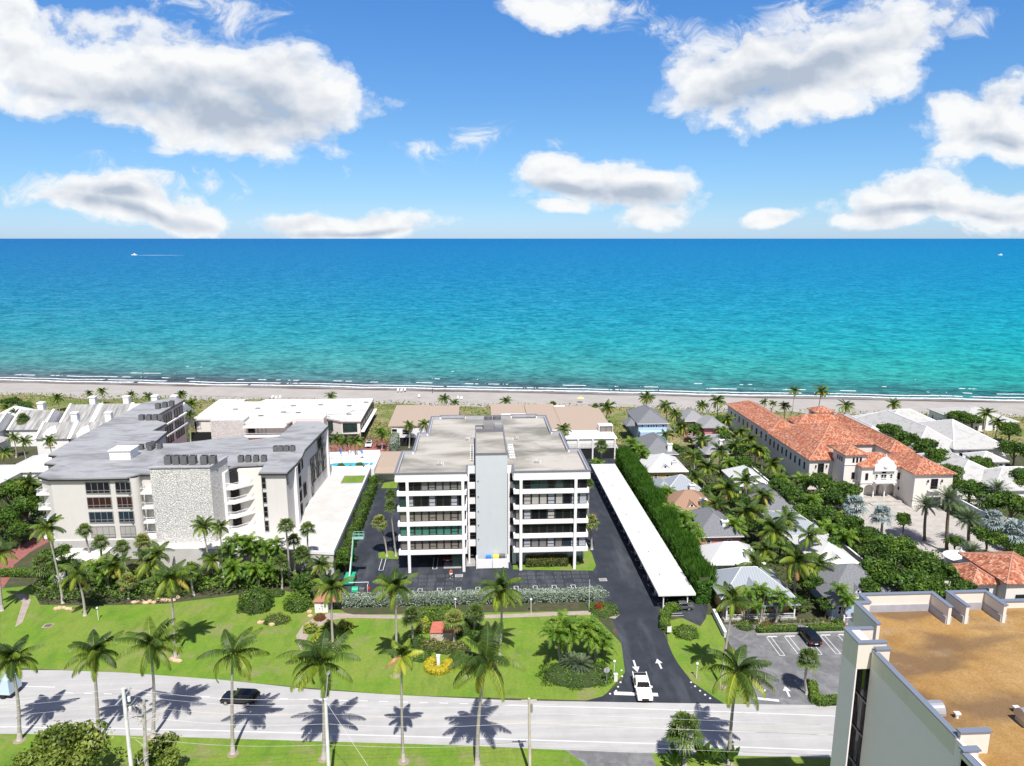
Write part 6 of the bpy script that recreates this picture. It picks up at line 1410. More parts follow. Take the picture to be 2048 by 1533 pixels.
for hub,base,k,s,l in [((1852,1012),(1849,1082),'date',1.,'date palm left of the garage door of the mansion'),((1898,1000),(1893,1106),'date',1.1,'tallest date palm before the right wing of the mansion'),((1938,1040),(1937,1090),'date',1.1,'date palm at the garden wall right of the garage'),((1995,982),(1995,1030),'date',1.,'date palm before the white estate roof'),((1943,1106),(1945,1132),'date',.85,'short date palm beside the orange guest house roof')]: palm(k,hub,base,l,s,g10)
for hub,h,k,s,l in [((1711,1012),5,'silver',1.2,'silver fan palm left of the mansion entry'),((1765,1032),5,'silver',1.2,'silver fan palm before the mansion steps'),((1987,1040),4,'silver',1.1,'silver fan palm beside the right garden wall'),((2031,1066),4,'silver',1.3,'silver fan palm at the right edge of the photo'),((1746,888),8,'coco',.75,'palm rising in the inner court of the mansion'),((1674,1040),4,'plume',1.3,'plumed palm by the village wall in the mansion garden, upper'),((1655,1055),4,'plume',1.2,'plumed palm leaning over the village wall'),((1690,1068),4,'plume',1.2,'plumed palm by the parked cars of the mansion'),((1625,1000),4,'plume',1.2,'plumed palm below the west wing of the mansion'),((1608,960),4,'plume',1.2,'plumed palm in the shade of the west wing')]: palm(k,hub,None,l,s,g10,h)
g11='palms on the near island and verges'
for hub,base,k,s,l in [((1617,1319),(1614,1389),'fan',.95,'single fan palm in the parking lot island'),((824,1233),(826,1292),'fan',1.,'fan palm left of the tiled sign wall'),((908,1240),(908,1286),'fany',1.05,'bright fan palm hanging over the tiled sign wall'),((951,1226),(948,1270),'fan',1.,'fan palm right of the tiled sign wall')]: palm(k,hub,base,l,s,g11)
palm('fan',(1369,1460),None,'bushy pale fan palm at the bottom edge near the driveway apron',1.25,g11,5.)
for hub,base,l in [((1134,1250),(1134,1318),'tall foxtail palm, left back of the clump by the driveway'),((1116,1264),(1121,1325),'leaning foxtail palm, leftmost of the clump by the driveway'),((1180,1262),(1178,1322),'foxtail palm with a reddish trunk by the driveway'),((1196,1272),(1189,1320),'rightmost foxtail palm leaning toward the driveway')]: palm('plume',hub,base,l,1.15,'foxtail palms by the driveway')
for hub,h,k,s,l in [((140,1128),5,'plume',1.3,'plumed palm before the white lodge'),((205,1135),4.5,'plume',1.3,'plumed palm under the fan palms, left'),((232,1130),5,'coco',.8,'low coconut palm under the fan palms, middle'),((300,1125),4.5,'coco',.85,'low coconut palm before the balconies and the stone tower'),((318,1105),6,'coco',.8,'coconut palm before the left side of the stone tower'),((425,1120),4,'coco',.75,'low dark palm below the pale-trunked palm'),((470,1135),4,'plume',1.1,'low plumed palm in the bed below the podium wall, left'),((512,1140),3.5,'plume',1.1,'low plumed palm in the bed below the podium wall, middle'),((545,1138),3.5,'plume',1.,'low plumed palm in the bed below the podium wall, right'),((640,1130),4,'coco',.7,'dark palm between podium corner and boom lift'),((85,1130),4,'fan',1.2,'fan palm left of the white lodge'),((355,1150),3.2,'fan',1.2,'low fan palm on the bed left of the big round bush')]: palm(k,hub,None,l,s,g4,h)
for hub,h,k,s,l in [((1390,955),5,'coco',.85,'palm between tan and blue-grey roofs in the lane'),((1432,1010),5.5,'coco',.85,'palm beside the dark grey cottage chimney'),((1470,1045),5,'plume',1.1,'plumed palm in the lane, middle'),((1510,1130),5.5,'coco',.9,'palm behind the silver bungalow, right side'),((1640,1130),5,'coco',.85,'palm beside the near grey cottage, at the village wall'),((1470,890),6,'coco',.8,'palm left of the broad chimney'),((1350,830),7,'coco',.8,'palm right of the blue house'),((1455,840),7,'coco',.8,'palm between pink wing and mansion'),((1330,870),5,'coco',.7,'palm right of the slate roof, near the blue house')]: palm(k,hub,None,l,s,g9,h)
# broadleaf trees
tree((128,1512),5.,'big yellow-green round bush tree at the bottom left','wide',1.25,'olive',1,size=.34); tree((330,1512),4.6,'smaller yellow-green bush tree at the bottom, right of the big one','round',1.05,'olive',2,size=.32)
tt=[((1690,985),5,'dark tree left of the mansion entry','round',1.3),((1640,965),5,'dark tree in the corner between the mansion wings','round',1.2),((1665,1000),4,'lower tree in front of the mansion left wall','round',1.2),((1793,1100),6,'largest dark tree in the mansion forecourt','wide',1.15),((1835,1125),5,'dark tree between forecourt and guest house','round',1.25),((1875,1145),5,'dark tree before the orange guest house roof','round',1.15),((1925,1180),3.5,'low tree in front of the orange guest house','round',.8),((1808,1040),4,'slender tree before the mansion steps','tall',.7),
((1780,862),6,'round tree behind the mansion, left end of the row','round',1.2),((1815,880),6,'second tree in the row between mansion and white estate','round',1.2),((1850,895),6,'third tree in the row between mansion and white estate','round',1.2),((1880,915),6,'fourth tree in the row between mansion and white estate','round',1.2),((1900,945),5.5,'tree at the right back corner of the mansion','round',1.1),((1940,980),5,'tree right of the mansion in front of the long white roof','wide',1.1),((2025,1015),6,'bright tree at the right edge below the white roof','wide',1.25,),((1920,835),5,'sea grape behind the white estate, left','wide',1.),((1945,842),5,'sea grape behind the white estate, right','round',1.1),
((2030,900),6,'dark tree at the right edge behind the estate','wide',1.1),((2040,960),5,'dark tree at the right edge beside the arched pavilion','round',1.3),((2020,860),5,'tree before the far white house at the right edge','round',1.2),
((20,985),7,'large dark tree left of the condominium','wide',1.3),((50,1015),5,'lower dark tree left of the condominium','round',1.2),((10,1040),4.5,'dark tree at the left edge above the pink paving','round',1.3),((35,1065),3.5,'shrubby tree by the pink paving','round',.9),((75,985),5,'tree against the left balconies of the condominium','tall',1.),((22,805),3.5,'bushy dark tree at the far left on the dune','wide',.9),((50,815),4,'dark tree behind the leftmost townhouses','wide',.9),
((1440,845),5,'tree behind the pink wing','round',1.1),((1450,875),4,'tree beside the pink wing near the mansion','round',1.),((1560,975),5,'tree against the village wall, far','round',1.),((1585,995),5,'tree against the village wall, middle','round',1.1),((1610,1030),5,'tree against the village wall, near','round',1.1),((1655,1090),4,'small tree behind the pale blue cottage','round',.8),((1735,1175),4,'small tree in front of the dormered grey roof','round',.7),
((1620,900),5,'dark tree beside the far orange roof wing','round',1.),((1480,900),4.5,'leafy tree among the palms left of the mansion','round',1.1),((1590,1205),2.6,'small tree left of the white picket gate','round',.6),((1652,1210),2.4,'small pale tree right of the white picket gate','round',.55),((605,1172),3.4,'bright green leaning tree beside the podium path','tall',.85),((690,1120),3.,'leafy tree at the foot of the boom lift','tall',.8),((110,1110),3.2,'bushy tree before the white lodge','round',.9)]
tt+=[((1700,1050),4.5,'tree beside the silver palm left of the mansion steps','round',1.05),((1735,1075),4,'tree in the middle of the mansion forecourt lawn','round',.95),((1760,1145),5,'dark tree at the village wall, left of the largest forecourt tree','round',1.2),((1800,1165),5,'dark tree behind the dormered grey roof','round',1.25),((1850,1170),4.5,'dark tree directly behind the foreground parapet','round',1.1),((1650,1035),4.5,'tree overhanging the village wall below the west wing','round',1.1),((1910,1085),3.,'round clipped tree before the garage door','round',.6),((1975,1075),4,'tree against the right garden wall','round',1.),((1960,930),5.5,'tree between the arched pavilion and the mansion','round',1.15),((2040,1110),4,'tree at the right edge beside the guest house','round',1.),
((1420,985),3.8,'leafy tree in the lane right of the tan roof','round',.8),((1478,1000),3.8,'leafy tree in the lane above the dark grey cottage','round',.8),((1440,1050),3.6,'small tree left of the large lane palm','round',.7),((1520,1055),4,'tree in the lane beside the long grey cottage','round',.85),((1560,1090),4,'tree in the lane before the silver roof','round',.85),((1620,1165),3.6,'tree left of the pale blue cottage','round',.75),((1350,900),4,'tree right of the slate cottage chimney','round',.8),((1390,860),4.5,'tree in the lane below the pink house','round',.95),((1490,925),4,'tree at the village wall above the gabled white cottage','round',.9),((1310,940),3.,'low tree left of the white metal roof','round',.6)]
for i,t_ in enumerate(tt):
    hp,h,l,k,s=t_; tree(hp,h,l,k,s,'broad',10+i%4,'broadleaf trees')
# hedges
hedge([G(672,1212),G(900,1206),G(1184,1199)],1.9,1.9,'long sage-green clipped hedge between lawn and parking court','sage',.26,48,inner='inner_s')
shrub((1190,1192),'round sage-green bush at the right end of the long hedge',2.3,1.6,1.7,'sage',.24,60,inner='inner_s')
shrub((1206,1222),'oval bright green clipped bush beside the driveway',2.6,2.6,1.0,'areca',.2,80)
shrub((1198,1223),'small red-leaved plant set in the bright green bush',.75,.75,1.5,'redleaf',.3,120)
hedge([(-12+.3,0)]*0 or [(9.6,129.4),(17.6,129.4)],1.9,1.8,'dark olive clipped hedge under the right wing of the central block','flower',.22,60)
shrub(None,'round green bush at the right end of the olive hedge',1.5,1.5,1.4,'broad',.2,60,xy=(19.3,130.4))
hedge([G(1330,1262),G(1328,1240),G(1340,1222),G(1374,1216)],1.5,1.2,'curved bright hedge around the near end of the carport','areca',.2,70)
shrub((1372,1268),'round green bush with a scalloped edge on the driveway lawn',2.1,2.1,1.1,'areca',.24,70)
hedge([G(1621,1372),G(1632,1408),G(1690,1406)],1.3,1.0,'clipped L-shaped hedge at the parking lot entrance','areca',.2,70)
hedge([(45.5,103.4),(52.2,103.4)],1.1,.9,'low clipped hedge in front of the yellow bungalow, left part','areca',.2,60); hedge([(54.,103.4),(59.8,103.4)],1.2,.9,'low clipped hedge in front of the yellow bungalow, right part','areca',.2,60)
shrub(None,'reddish-brown clipped bush before the yellow bungalow',1.7,.9,1.,'redleaf',.2,60,xy=(47.6,104.)); shrub(None,'round green bush beside the pale blue wall',1.3,1.,1.1,'areca',.2,60,xy=(44.,104.6))
shrub(None,'round dark bush right of the picket gate',1.4,1.1,1.,'broad',.2,60,xy=(64.6,104.6)); shrub(None,'round bush left of the picket gate',1.1,1.,1.2,'broad',.2,60,xy=(59.9,104.9))
hedge([(39.7,113),(40.1,127),(40.2,139),(40.8,152),(40.6,168),(41.2,190)],2.3,4.2,'tall feathery dark green hedge behind the carport','feather',.85,80,.35,up=1.5,hvar=.16)
hedge([(-24.4,201),(-25.3,234)],2.,4.2,'tall grey-green clipped hedge beside the red paved court','sage',.3,40,inner='inner')
hedge([(-26.3,129),(-26.2,150),(-26.4,177)],1.7,2.6,'loose shrub hedge along the podium wall and driveway','broad',.3,45,.3,hvar=.25)
hedge([(-97,131),(-80,129.5)],1.6,1.2,'low clipped hedge at the left of the garden','areca',.24,50)
hedge([(111.,128),(111.4,154)],2.2,2.2,'dark hedge inside the right wall of the mansion garden','broad',.3,40)
hedge([(76,120),(76.2,165)],1.6,2.8,'dark hedge inside the village wall of the mansion garden','broad',.3,40,hvar=.12)
# named shrubs
shrub((514,1215),'big round dark bush on the left lawn',3.,2.7,3.6,'broad',.32,42); shrub((552,1243),'low yellow-green bush with stones at its foot',2.3,1.6,1.2,'olive',.24,60); shrub((598,1215),'round bright green bush at the path',2.4,2.2,3.2,'areca',.3,50)
shrub((553,1190),'low clipped bush behind the big round bush',1.6,1.2,1.,'broad',.22,60)
for i,(a,b,rx,rz,l) in enumerate(((622,1262,1.2,1.4,'yellow-green bush at the curve of the path'),(640,1288,1.5,1.6,'yellow-green bush below the coconut palm of the wall sign'),(658,1255,1.,1.2,'small yellow bush beside the white wall sign'),(690,1258,1.3,1.5,'yellow bush right of the palm at the wall sign'),(668,1298,1.3,1.4,'darker yellow-green bush right of the path'))): shrub((a,b),l,rx,rx,rz,'lime',.26,60)
shrub((640,1238),'dark round bush at the foot of the white wall sign',1.,1.,.9,'redleaf',.22,60)
def ring():
    x,y=G(877,1336); pts=[]
    for i in range(13):
        a=math.radians(120-i*25+0); pts.append((x+1.55*math.cos(a),y+1.45*math.sin(a)))
    pts=[(x+1.5*math.cos(math.radians(a)),y+1.4*math.sin(math.radians(a))) for a in range(115,426,24)]
    hedge(pts,1.35,.85,'golden horseshoe-shaped clipped hedge around the white post','gold',.15,130,.02,inner='inner_g')
    return x,y
RX,RY=ring()
for i,(a,b,rx,rz,mt,l) in enumerate(((848,1262,1.5,2.2,'lime','yellow bush left of the tiled sign wall'),(862,1296,1.7,1.3,'flower','flowering shrub below the tiled sign wall, left'),(890,1300,1.8,1.4,'flower','flowering shrub below the tiled sign wall, middle'),(918,1302,1.7,1.3,'flower','flowering shrub below the tiled sign wall, right'),(842,1315,1.8,.8,'areca','low bright bush left of the golden hedge'),(920,1325,2.2,.9,'broad','dark low bush right of the golden hedge'),(890,1244,3.2,2.6,'areca','bright green leafy mass behind the tiled sign wall'),(855,1240,2.2,2.2,'areca','leafy bush between hedge and sign wall, left'),(930,1262,2.2,2.4,'broad','dark bush right of the sign wall'),(960,1275,1.8,1.8,'broad','dark shrub at the right end of the island bed'),(835,1290,1.6,1.6,'broad','dark shrub at the left end of the island bed'))): shrub((a,b),l,rx,rx*.8,rz,mt,.27,60)
shrub((1155,1350),'dark green clipped bed under the foxtail palms',5.6,3.6,1.1,'broad',.22,70,name='clipped_bed')
for i,(a,b,l) in enumerate(((1145,1342,'cycad fronds on the clipped bed, left'),(1162,1346,'cycad fronds on the clipped bed, right'))):
    x,y=G(a,b); T=thing('cycad',l,'cycad',(x,y,0)); add_crown(T,CR['date%d'%i],(0,0,1.3),.62,i*2.,name='fronds'); m=MB(); m.cyl(x,y,.3,1.2,.2); m.build('trunk',M['barkd'],T)
# paddle-leaved plants
def paddle_mesh(seed):
    global rng; rng=np.random.default_rng(seed); q=Q()
    for i in range(16):
        az=rng.random()*6.28; el=math.radians(50+35*rng.random()); d=np.array([math.cos(el)*math.cos(az),math.cos(el)*math.sin(az),math.sin(el)]); r=unit(np.cross(d,UP)); L=2.2+1.1*rng.random(); w=.32; t=.2+.5*rng.random()
        p=[d*L*f-UP*.5*f**3 for f in (0,.45,.6,.8,1.)]; ws=[.03,.04,w,w*.8,.03]
        for k in range(4): q.add((p[k]-r*ws[k])[None],(p[k]+r*ws[k])[None],(p[k+1]+r*ws[k+1])[None],(p[k+1]-r*ws[k+1])[None],t)
    return q.mesh('paddle_leaves',[M['broad']])
PD=[paddle_mesh(5),paddle_mesh(6)]; rng=np.random.default_rng(21)
for i,(a,b,l) in enumerate(((158,1150,'paddle-leaved plant before the white wall, leftmost'),(190,1160,'paddle-leaved plant before the white wall, second from left'),(228,1158,'paddle-leaved plant between the fan palms at the white wall'),(268,1165,'paddle-leaved plant left of the stone tower base'),(305,1160,'paddle-leaved plant at the stone tower base'),(395,1165,'paddle-leaved plant right of the stone tower base'),(1400,1528,'dark paddle-leaved plant at the bottom edge, left'),(1425,1530,'dark paddle-leaved plant at the bottom edge, middle'),(1460,1534,'dark paddle-leaved plant at the bottom edge, right'),(1350,1535,'dark spiky plant at the bottom edge under the pale fan palm'))):
    x,y=G(a,b); o=bpy.data.objects.new('paddle_plant',PD[i%2]); COL.objects.link(o); o.location=(x,y,0); o.rotation_euler.z=i*1.3; o.scale=[1.25 if i<6 else 1.1]*3; setp(o,l,'plant','paddle-leaved plants')
# uncounted low growth
cover(px([(60,1190),(100,1150),(330,1150),(640,1150),(650,1195),(560,1180),(400,1196),(330,1208),(180,1212),(80,1210)]),'bed_planting','broad',11.,.42,.4,2.0)
cover(px([(330,1150),(640,1150),(620,1185),(560,1176),(400,1190)]),'bed_planting','areca',8.,.42,.7,1.9)
cover(px([(60,1190),(100,1150),(330,1150),(330,1200),(180,1206),(80,1206)]),'bed_planting','areca',5.,.4,.9,2.1)
cover([(41.8,108),(74.2,108),(75,205),(42.3,205)],'village_planting','broad',5.,.45,.2,1.5,holes=[(43.5,54,109,118),(43.8,53.4,121,129),(45,54,134,146),(43.6,54,149,158),(46.5,54,161,168.5),(45.4,54.8,175,187),(47.6,56.4,190,200),(60,72,108,119),(63.6,71,120,132),(63.5,71.6,134,144.5),(64.4,71.6,147,161),(64.8,72,163,175),(64.8,74,189,200)])
cover([(42,104.2),(60.5,104.2),(60.5,106.4),(42,107)],'bed_planting','flower',14.,.3,.2,.9); cover([(64.2,103.8),(74,103.8),(74,106),(64.2,106)],'bed_planting','flower',14.,.3,.2,.9)
cover([(75,106),(88,106),(88,126),(86,150),(84,166),(75.2,200)],'garden_planting','broad',7.,.45,.3,1.6)
cover([(88,120),(95,120),(95,130),(88,134)],'garden_planting','broad',4.,.4,.2,1.2)
cover([(113.8,118),(150,118),(150,155),(122,156),(117,166),(114,200),(113.8,166)],'garden_planting','broad',4.,.5,.4,2.4)
cover([(-130,140),(-94,138),(-95,150),(-97,176),(-112,176),(-135,165)],'garden_planting','broad',4.,.5,.3,2.)
cover([(-98,204),(-86,209),(-90,222),(-92,250),(-100,226)],'garden_planting','broad',4.,.5,.3,2.)
cover([(-36,207),(-27,207),(-27,246),(-35,246)],'court_planting','broad',5.,.45,.2,1.5,holes=[(-34,-28,205,214)])
cover([(-70,198),(-38,198),(-38,212),(-70,212)],'court_planting','broad',3.,.5,.4,2.2)
cover([(-24,240),(45,236),(45,243),(-24,247)],'dune_shrubs','areca',6.,.5,.2,1.4); cover([(-5,232),(5,232),(6,245),(-6,245)],'dune_shrubs','areca',7.,.5,.3,1.4)
cover([(40,200),(50,228),(64,228),(66,224),(84,224),(84,236),(40,240)],'dune_shrubs','areca',4.,.5,.2,1.4)
cover([(96,214),(122,210),(120,238),(96,238)],'dune_shrubs','areca',5.,.5,.2,1.6); cover([(-26.8,179),(-24,179),(-23,184),(-24,190),(-27,190)],'court_planting','broad',6.,.4,.2,1.)
dpoly=[shore(a,-82) for a in (-330,330)]+[shore(a,-34) for a in (330,200,100,0,-100,-200,-330)]
cover(dpoly,'dune_grass','olive',.55,.7,.5,1.7); cover(dpoly,'dune_grass','flower',.5,.6,.5,1.5)

for x,y,r,l in ((-39.2,180.3,.9,'small green shrub at the left front of the pool'),(-35.4,180.2,1.1,'dark leafy shrub at the middle front of the pool'),(-30.6,180.4,1.2,'larger green shrub at the right front of the pool'),(-33.,180.,.6,'low orange-red plant at the front of the pool')):
    o=shrub(None,l,r,r*.7,r*1.1,'broad' if r>.7 else 'redleaf',.22,60,xy=(x,y)); o.location.z=4.2
# ================================================================ vehicles
def car(name,label,cat,x,y,rz,L,W,H,paint,kind='suv',group=None,z=0,lights=True):
    """car about the origin facing +X then turned by rz"""
    T=thing(name,label,cat,(0,0,0),group); 
    hw=W/2
    prof={'suv':[(-.5,.32),(-.5,.62),(-.47,.66),(-.43,.93),(-.36,1.),(.02,.98),(.18,.64),(.42,.58),(.5,.48),(.5,.28)],
          'sedan':[(-.5,.3),(-.5,.62),(-.36,.68),(-.22,.97),(-.12,1.),(.05,.98),(.2,.66),(.42,.6),(.5,.5),(.5,.28)],
          'pickup':[(-.5,.3),(-.5,.60),(-.215,.60),(-.205,.94),(-.16,1.),(.07,.99),(.19,.66),(.44,.60),(.5,.50),(.5,.26)]}[kind]
    n=len(prof); m=MB(); secs=[]
    # lofted body: sill, waist, roof narrower
    for (u,v) in prof:
        k=1.0 if v<.7 else (.80 if kind!='pickup' else .86); secs.append((u*L,v*H,hw*k))
    vs=[(a,-w_,b) for a,b,w_ in secs]+[(a,w_,b) for a,b,w_ in secs]
    fs=[(i,i+1,n+i+1,n+i) for i in range(n-1)]+[(n-1,0,n,2*n-1)]; m.add(vs,[tuple(reversed(f)) for f in fs]+[tuple(range(n)),tuple(range(n,2*n))[::-1]])
    b=m.build('body',M[paint],T,smooth=False)
    bv=b.modifiers.new('b','BEVEL'); bv.width=.07; bv.segments=2; bv.limit_method='ANGLE'; bv.angle_limit=.5
    # glass: windscreen, rear, sides
    def strip(i,j,e=.03,fr=.1,name='windscreen'):
        a,b_=secs[i],secs[j]; m=MB(); d=Vector((b_[0]-a[0],0,b_[1]-a[1])); nrm=Vector((-d.z,0,d.x)).normalized()*e
        if nrm.z<0: nrm=-nrm
        p0=Vector((a[0],0,a[1]))+d*fr+nrm; p1=Vector((b_[0],0,b_[1]))-d*fr+nrm
        m.add([(p0.x,-a[2]*.9,p0.z),(p1.x,-b_[2]*.9,p1.z),(p1.x,b_[2]*.9,p1.z),(p0.x,a[2]*.9,p0.z)],[(0,1,2,3)]); m.build(name,M['carglass'],T)
    idx={'suv':(5,6,2,3),'sedan':(5,6,2,3),'pickup':(5,6,2,3)}[kind]; strip(idx[0],idx[1]); strip(idx[2],idx[3],.03,.12,'rear_window')
    zt,zb=.93*H,.68*H
    x0,x1={'suv':(-.42,.08),'sedan':(-.28,.1),'pickup':(-.17,.09)}[kind]
    for s in (-1,1):
        m=MB(); m.add([(x0*L,s*hw*1.005,zb),((x1+.08)*L,s*hw*1.005,zb),(x1*L,s*hw*.835,zt),((x0+.04)*L,s*hw*.835,zt)],[(0,1,2,3)]); m.build('side_window',M['carglass'],T)
        m=MB(); m.box((x1+.06)*L,(x1+.1)*L,s*hw,s*(hw+.2),.68*H,.78*H); m.build('mirror',M[paint],T)
    if kind=='suv':
        m=MB(); m.box(-.3*L,-.0*L,-hw*.6,hw*.6,1.0*H,1.0*H+.015); m.build('roof_window',M['carglass'],T)
    if kind=='pickup':
        m=MB(); m.box(-.475*L,-.225*L,-hw*.84,hw*.84,.60*H,.60*H+.03); m.build('cargo_bed',M['rubber'],T)
        for s in (-1,1): m=MB(); m.box(-.49*L,-.22*L,s*hw*.86,s*hw*.99,.58*H,.68*H); m.build('bed_rail',M[paint],T)
    for u in (-.31,.33):
        for s in (-1,1):
            m=MB(); m.tube([(u*L,s*(hw-.2),.36),(u*L,s*(hw+.03),.36)],.36,16); w_=m.build('tyre',M['rubber'],T); m=MB(); m.tube([(u*L,s*(hw+.0),.36),(u*L,s*(hw+.05),.36)],.2,10); m.build('rim',M['metal'],w_)
    for s in (-1,1):
        m=MB(); m.box(.485*L,.505*L,s*hw*.55,s*hw*.92,.42*H,.5*H); m.build('headlight',M['lamp'],T)
        m=MB(); m.box(-.505*L,-.49*L,s*hw*.6,s*hw*.95,.48*H,.58*H); m.build('tail_light',M['red'],T)
    m=MB(); m.box(.49*L,.508*L,-hw*.45,hw*.45,.3*H,.44*H); m.build('grille',M['black'],T)
    m=MB(); m.box(-.508*L,-.49*L,-.25,.25,.38*H,.46*H); m.build('number_plate',M['lamp'],T)
    T.location=(x,y,z); T.rotation_euler=(0,0,rz); return T
ra=math.atan2(RF[-3][1]-RF[2][1],RF[-3][0]-RF[2][0])
x,y=G(481,1403); car('parked_car','black car driving along the road','car',x,y+.0,math.pi+ra,5.,2.,1.55,'bpaint','suv')
x,y=G(1284,1383); car('pickup_truck','white pickup truck waiting at the driveway stop line','pickup truck',x,y,R(-94),5.7,2.1,1.9,'wpaint','pickup')
x,y=G(1619,1281); car('parked_car','black SUV parked head-in before the yellow bungalow','car',x,y+.2,R(90),4.9,2.,1.65,'bpaint','suv')
car('parked_car','teal car half hidden behind the foreground building','car',67.6,99.3,R(90),4.6,1.9,1.5,'tpaint','sedan')
car('golf_cart','small dark low vehicle at the kerb by the picket gate','cart',64.6,103.,R(5),2.4,1.3,1.1,'bpaint','sedan')
x,y=G(738,893); car('parked_car','white car on the red paving behind the pool','car',x,y,R(-88),4.6,1.9,1.55,'wpaint','suv')
car('parked_car','dark red car parked under the central block','car',-5.9,133.4,R(90),4.6,1.9,1.5,'rpaint','sedan')
car('parked_car','dark car nosing out at the right side of the central block','car',21.6,139,R(-60),4.5,1.9,1.5,'gpaint','sedan')
x,y=G(1700,1092); car('parked_car','dark grey car in the shade of the mansion forecourt, left','car',x,y,R(-20),4.6,1.9,1.5,'gpaint','sedan'); car('parked_car','dark car deep in the shade of the mansion forecourt','car',x+5,y-3,R(-20),4.6,1.9,1.5,'bpaint','sedan')
for i in range(16):
    if i in (5,11): continue
    y=111.3+i*3.55+.1
    car('parked_car',ORD[i]+' parking place from the near end under the carport, dark car','car',35.,y,R(180),4.4,1.8,1.45,['gpaint','bpaint','rpaint'][i%3],'sedan','cars under the carport')
t=thing('delivery_van','pale blue-white box van at the left edge of the road','van',(0,0,0))
m=MB(); m.box(-3.2,1.6,-1.15,1.15,.7,3.0); m.build('cargo_box',mat('pale_blue_van_paint',(.50,.62,.72),.35),t); m=MB(); m.add([(1.6,-1.05,.5),(3.,-1.05,.5),(3.,1.05,.5),(1.6,1.05,.5),(1.6,-1.05,2.5),(2.3,-1.,2.45),(2.3,1.,2.45),(1.6,1.05,2.5),(3.,-1.05,1.3),(3.,1.05,1.3)],[(0,3,2,1),(4,5,6,7),(5,8,9,6),(8,1,2,9),(0,1,8,5,4),(3,7,6,9,2)]); m.build('cab',M['wpaint'],t)
m=MB(); m.add([(2.36,-.9,2.38),(2.95,-.9,1.42),(2.95,.9,1.42),(2.36,.9,2.38)],[(0,1,2,3)]); m.build('windscreen',M['glass'],t)
for u in (-2,2.2):
    for s in (-1,1): m=MB(); m.tube([(u,s*.85,.42),(u,s*1.12,.42)],.42,14); m.build('tyre',M['rubber'],t)
m=MB(); m.box(-3.2,3.,-1.,1.,.35,.7); m.build('chassis',M['black'],t)
x,y=G(1,1390); t.location=(x-.9,y+.3,0); t.rotation_euler=(0,0,ra+math.pi)
# ================================================================ poles, wires, lamps, signs
def at(b,hub): bx,by=G(*b); tx,tz=F(hub[0],hub[1],by); return bx,by,tx,tz
POLE={}
def pole(label,bx,by,tx,tz,r0,r1,mt,name='utility_pole'):
    T=thing(name,label,'utility pole',(bx,by,0)); m=MB(); m.tube([(bx,by,0),(tx,by,tz)],[r0,r1],10); m.build('shaft',M[mt],T); return T
M['polec']=mat('pale_concrete_pole',(.78,.78,.78),.8,col2=(.6,.6,.6),ns=1.,coord='obj'); M['wood']=mat('weathered_pole_wood',(.60,.55,.48),.9,col2=(.42,.37,.31),ns=2.,stretch=(1,1,.3),coord='obj')
by=70.5
bx=F(262,1540,by)[0]; tx,tz=F(246,1378,by); T=pole('thick pale concrete utility pole with a slanting arm, second pole from the left edge',bx,by,tx,tz,.25,.18,'polec')
m=MB(); a=F(231,1411,by-.6);b=F(262,1376,by+.6); m.tube([(a[0],by-.6,a[1]),(b[0],by+.6,b[1])],.1,6); m.build('crossarm',M['metal'],T)
m=MB(); a=F(232,1412,by);b=F(266,1398,by); m.tube([(F(246,1430,by)[0],by,F(246,1430,by)[1]),(F(272,1396,by)[0],by,F(272,1396,by)[1])],.05,5); m.build('brace',M['metal'],T)
for q_ in (1.,2.2): m=MB(); m.tube([(tx+.5,by,tz-q_),(tx+.5,by,tz-q_-.5)],.16,8); m.build('insulator',M['whframe'],T)
P1=(tx,by,tz)
# bare pale tree entwined on a trunk
bx=F(296,1540,by)[0]; tx,tz=F(288,1398,by); T=thing('bare_tree','pale leafless trunk with twiggy branches between the concrete pole and the third palm','tree',(bx,by,0))
m=MB(); m.tube([(bx,by,0),(bx-.1,by,tz*.5),(tx,by,tz)],[.28,.22,.16],8); m.build('trunk',M['barkw'],T); m=MB()
rng=np.random.default_rng(4)
for i in range(16):
    a=rng.random()*6.28; z0=tz*(.45+.5*rng.random()); L=.9+1.*rng.random(); p1=(tx+L*math.cos(a),by+L*math.sin(a)*.8,z0+.9*rng.random()); m.tube([(tx+(bx-tx)*(1-z0/tz),by,z0),p1],[.06,.035],5,False)
    for j in range(3): m.tube([p1,(p1[0]+rng.normal(0,.45),p1[1]+rng.normal(0,.4),p1[2]+rng.normal(.1,.35))],[.035,.02],4,False)
m.build('branches',M['barkw'],T)
by=72.5; bx=F(657,1540,by)[0]; tx,tz=F(651,1398,by); T=pole('concrete street lamp pole beside the roadside palm',bx,by,tx,tz,.24,.17,'polec','street_lamp')
m=MB(); e=F(656,1366,by+2); m.tube([(tx,by,tz),(tx+.1,by+.4,tz+.9),(e[0],by+2.2,tz+1.6)],.06,6); m.build('lamp_arm',M['metal'],T); m=MB(); m.ball((e[0],by+2.5,tz+1.6),(.22,.5,.12),8,6); m.build('lamp_head',M['metal'],T)
P2=(tx,by,tz)
by=74.; bx=F(1060,1540,by)[0]; tx,tz=F(1058,1397,by); T=pole('straight wooden utility pole in the middle of the near verge',bx,by,tx,tz,.2,.14,'wood')
m=MB(); m.tube([(tx+.3,by,tz-.8),(tx+.3,by,tz-1.8)],.16,8); m.build('transformer',M['metal'],T); m=MB(); m.box(tx-.9,tx+.9,by-.06,by+.06,tz-.35,tz-.22); m.build('crossarm',M['wood'],T)
P3=(tx,by,tz)
M['wire']=mat('pale_cable',(.55,.55,.55),.5)
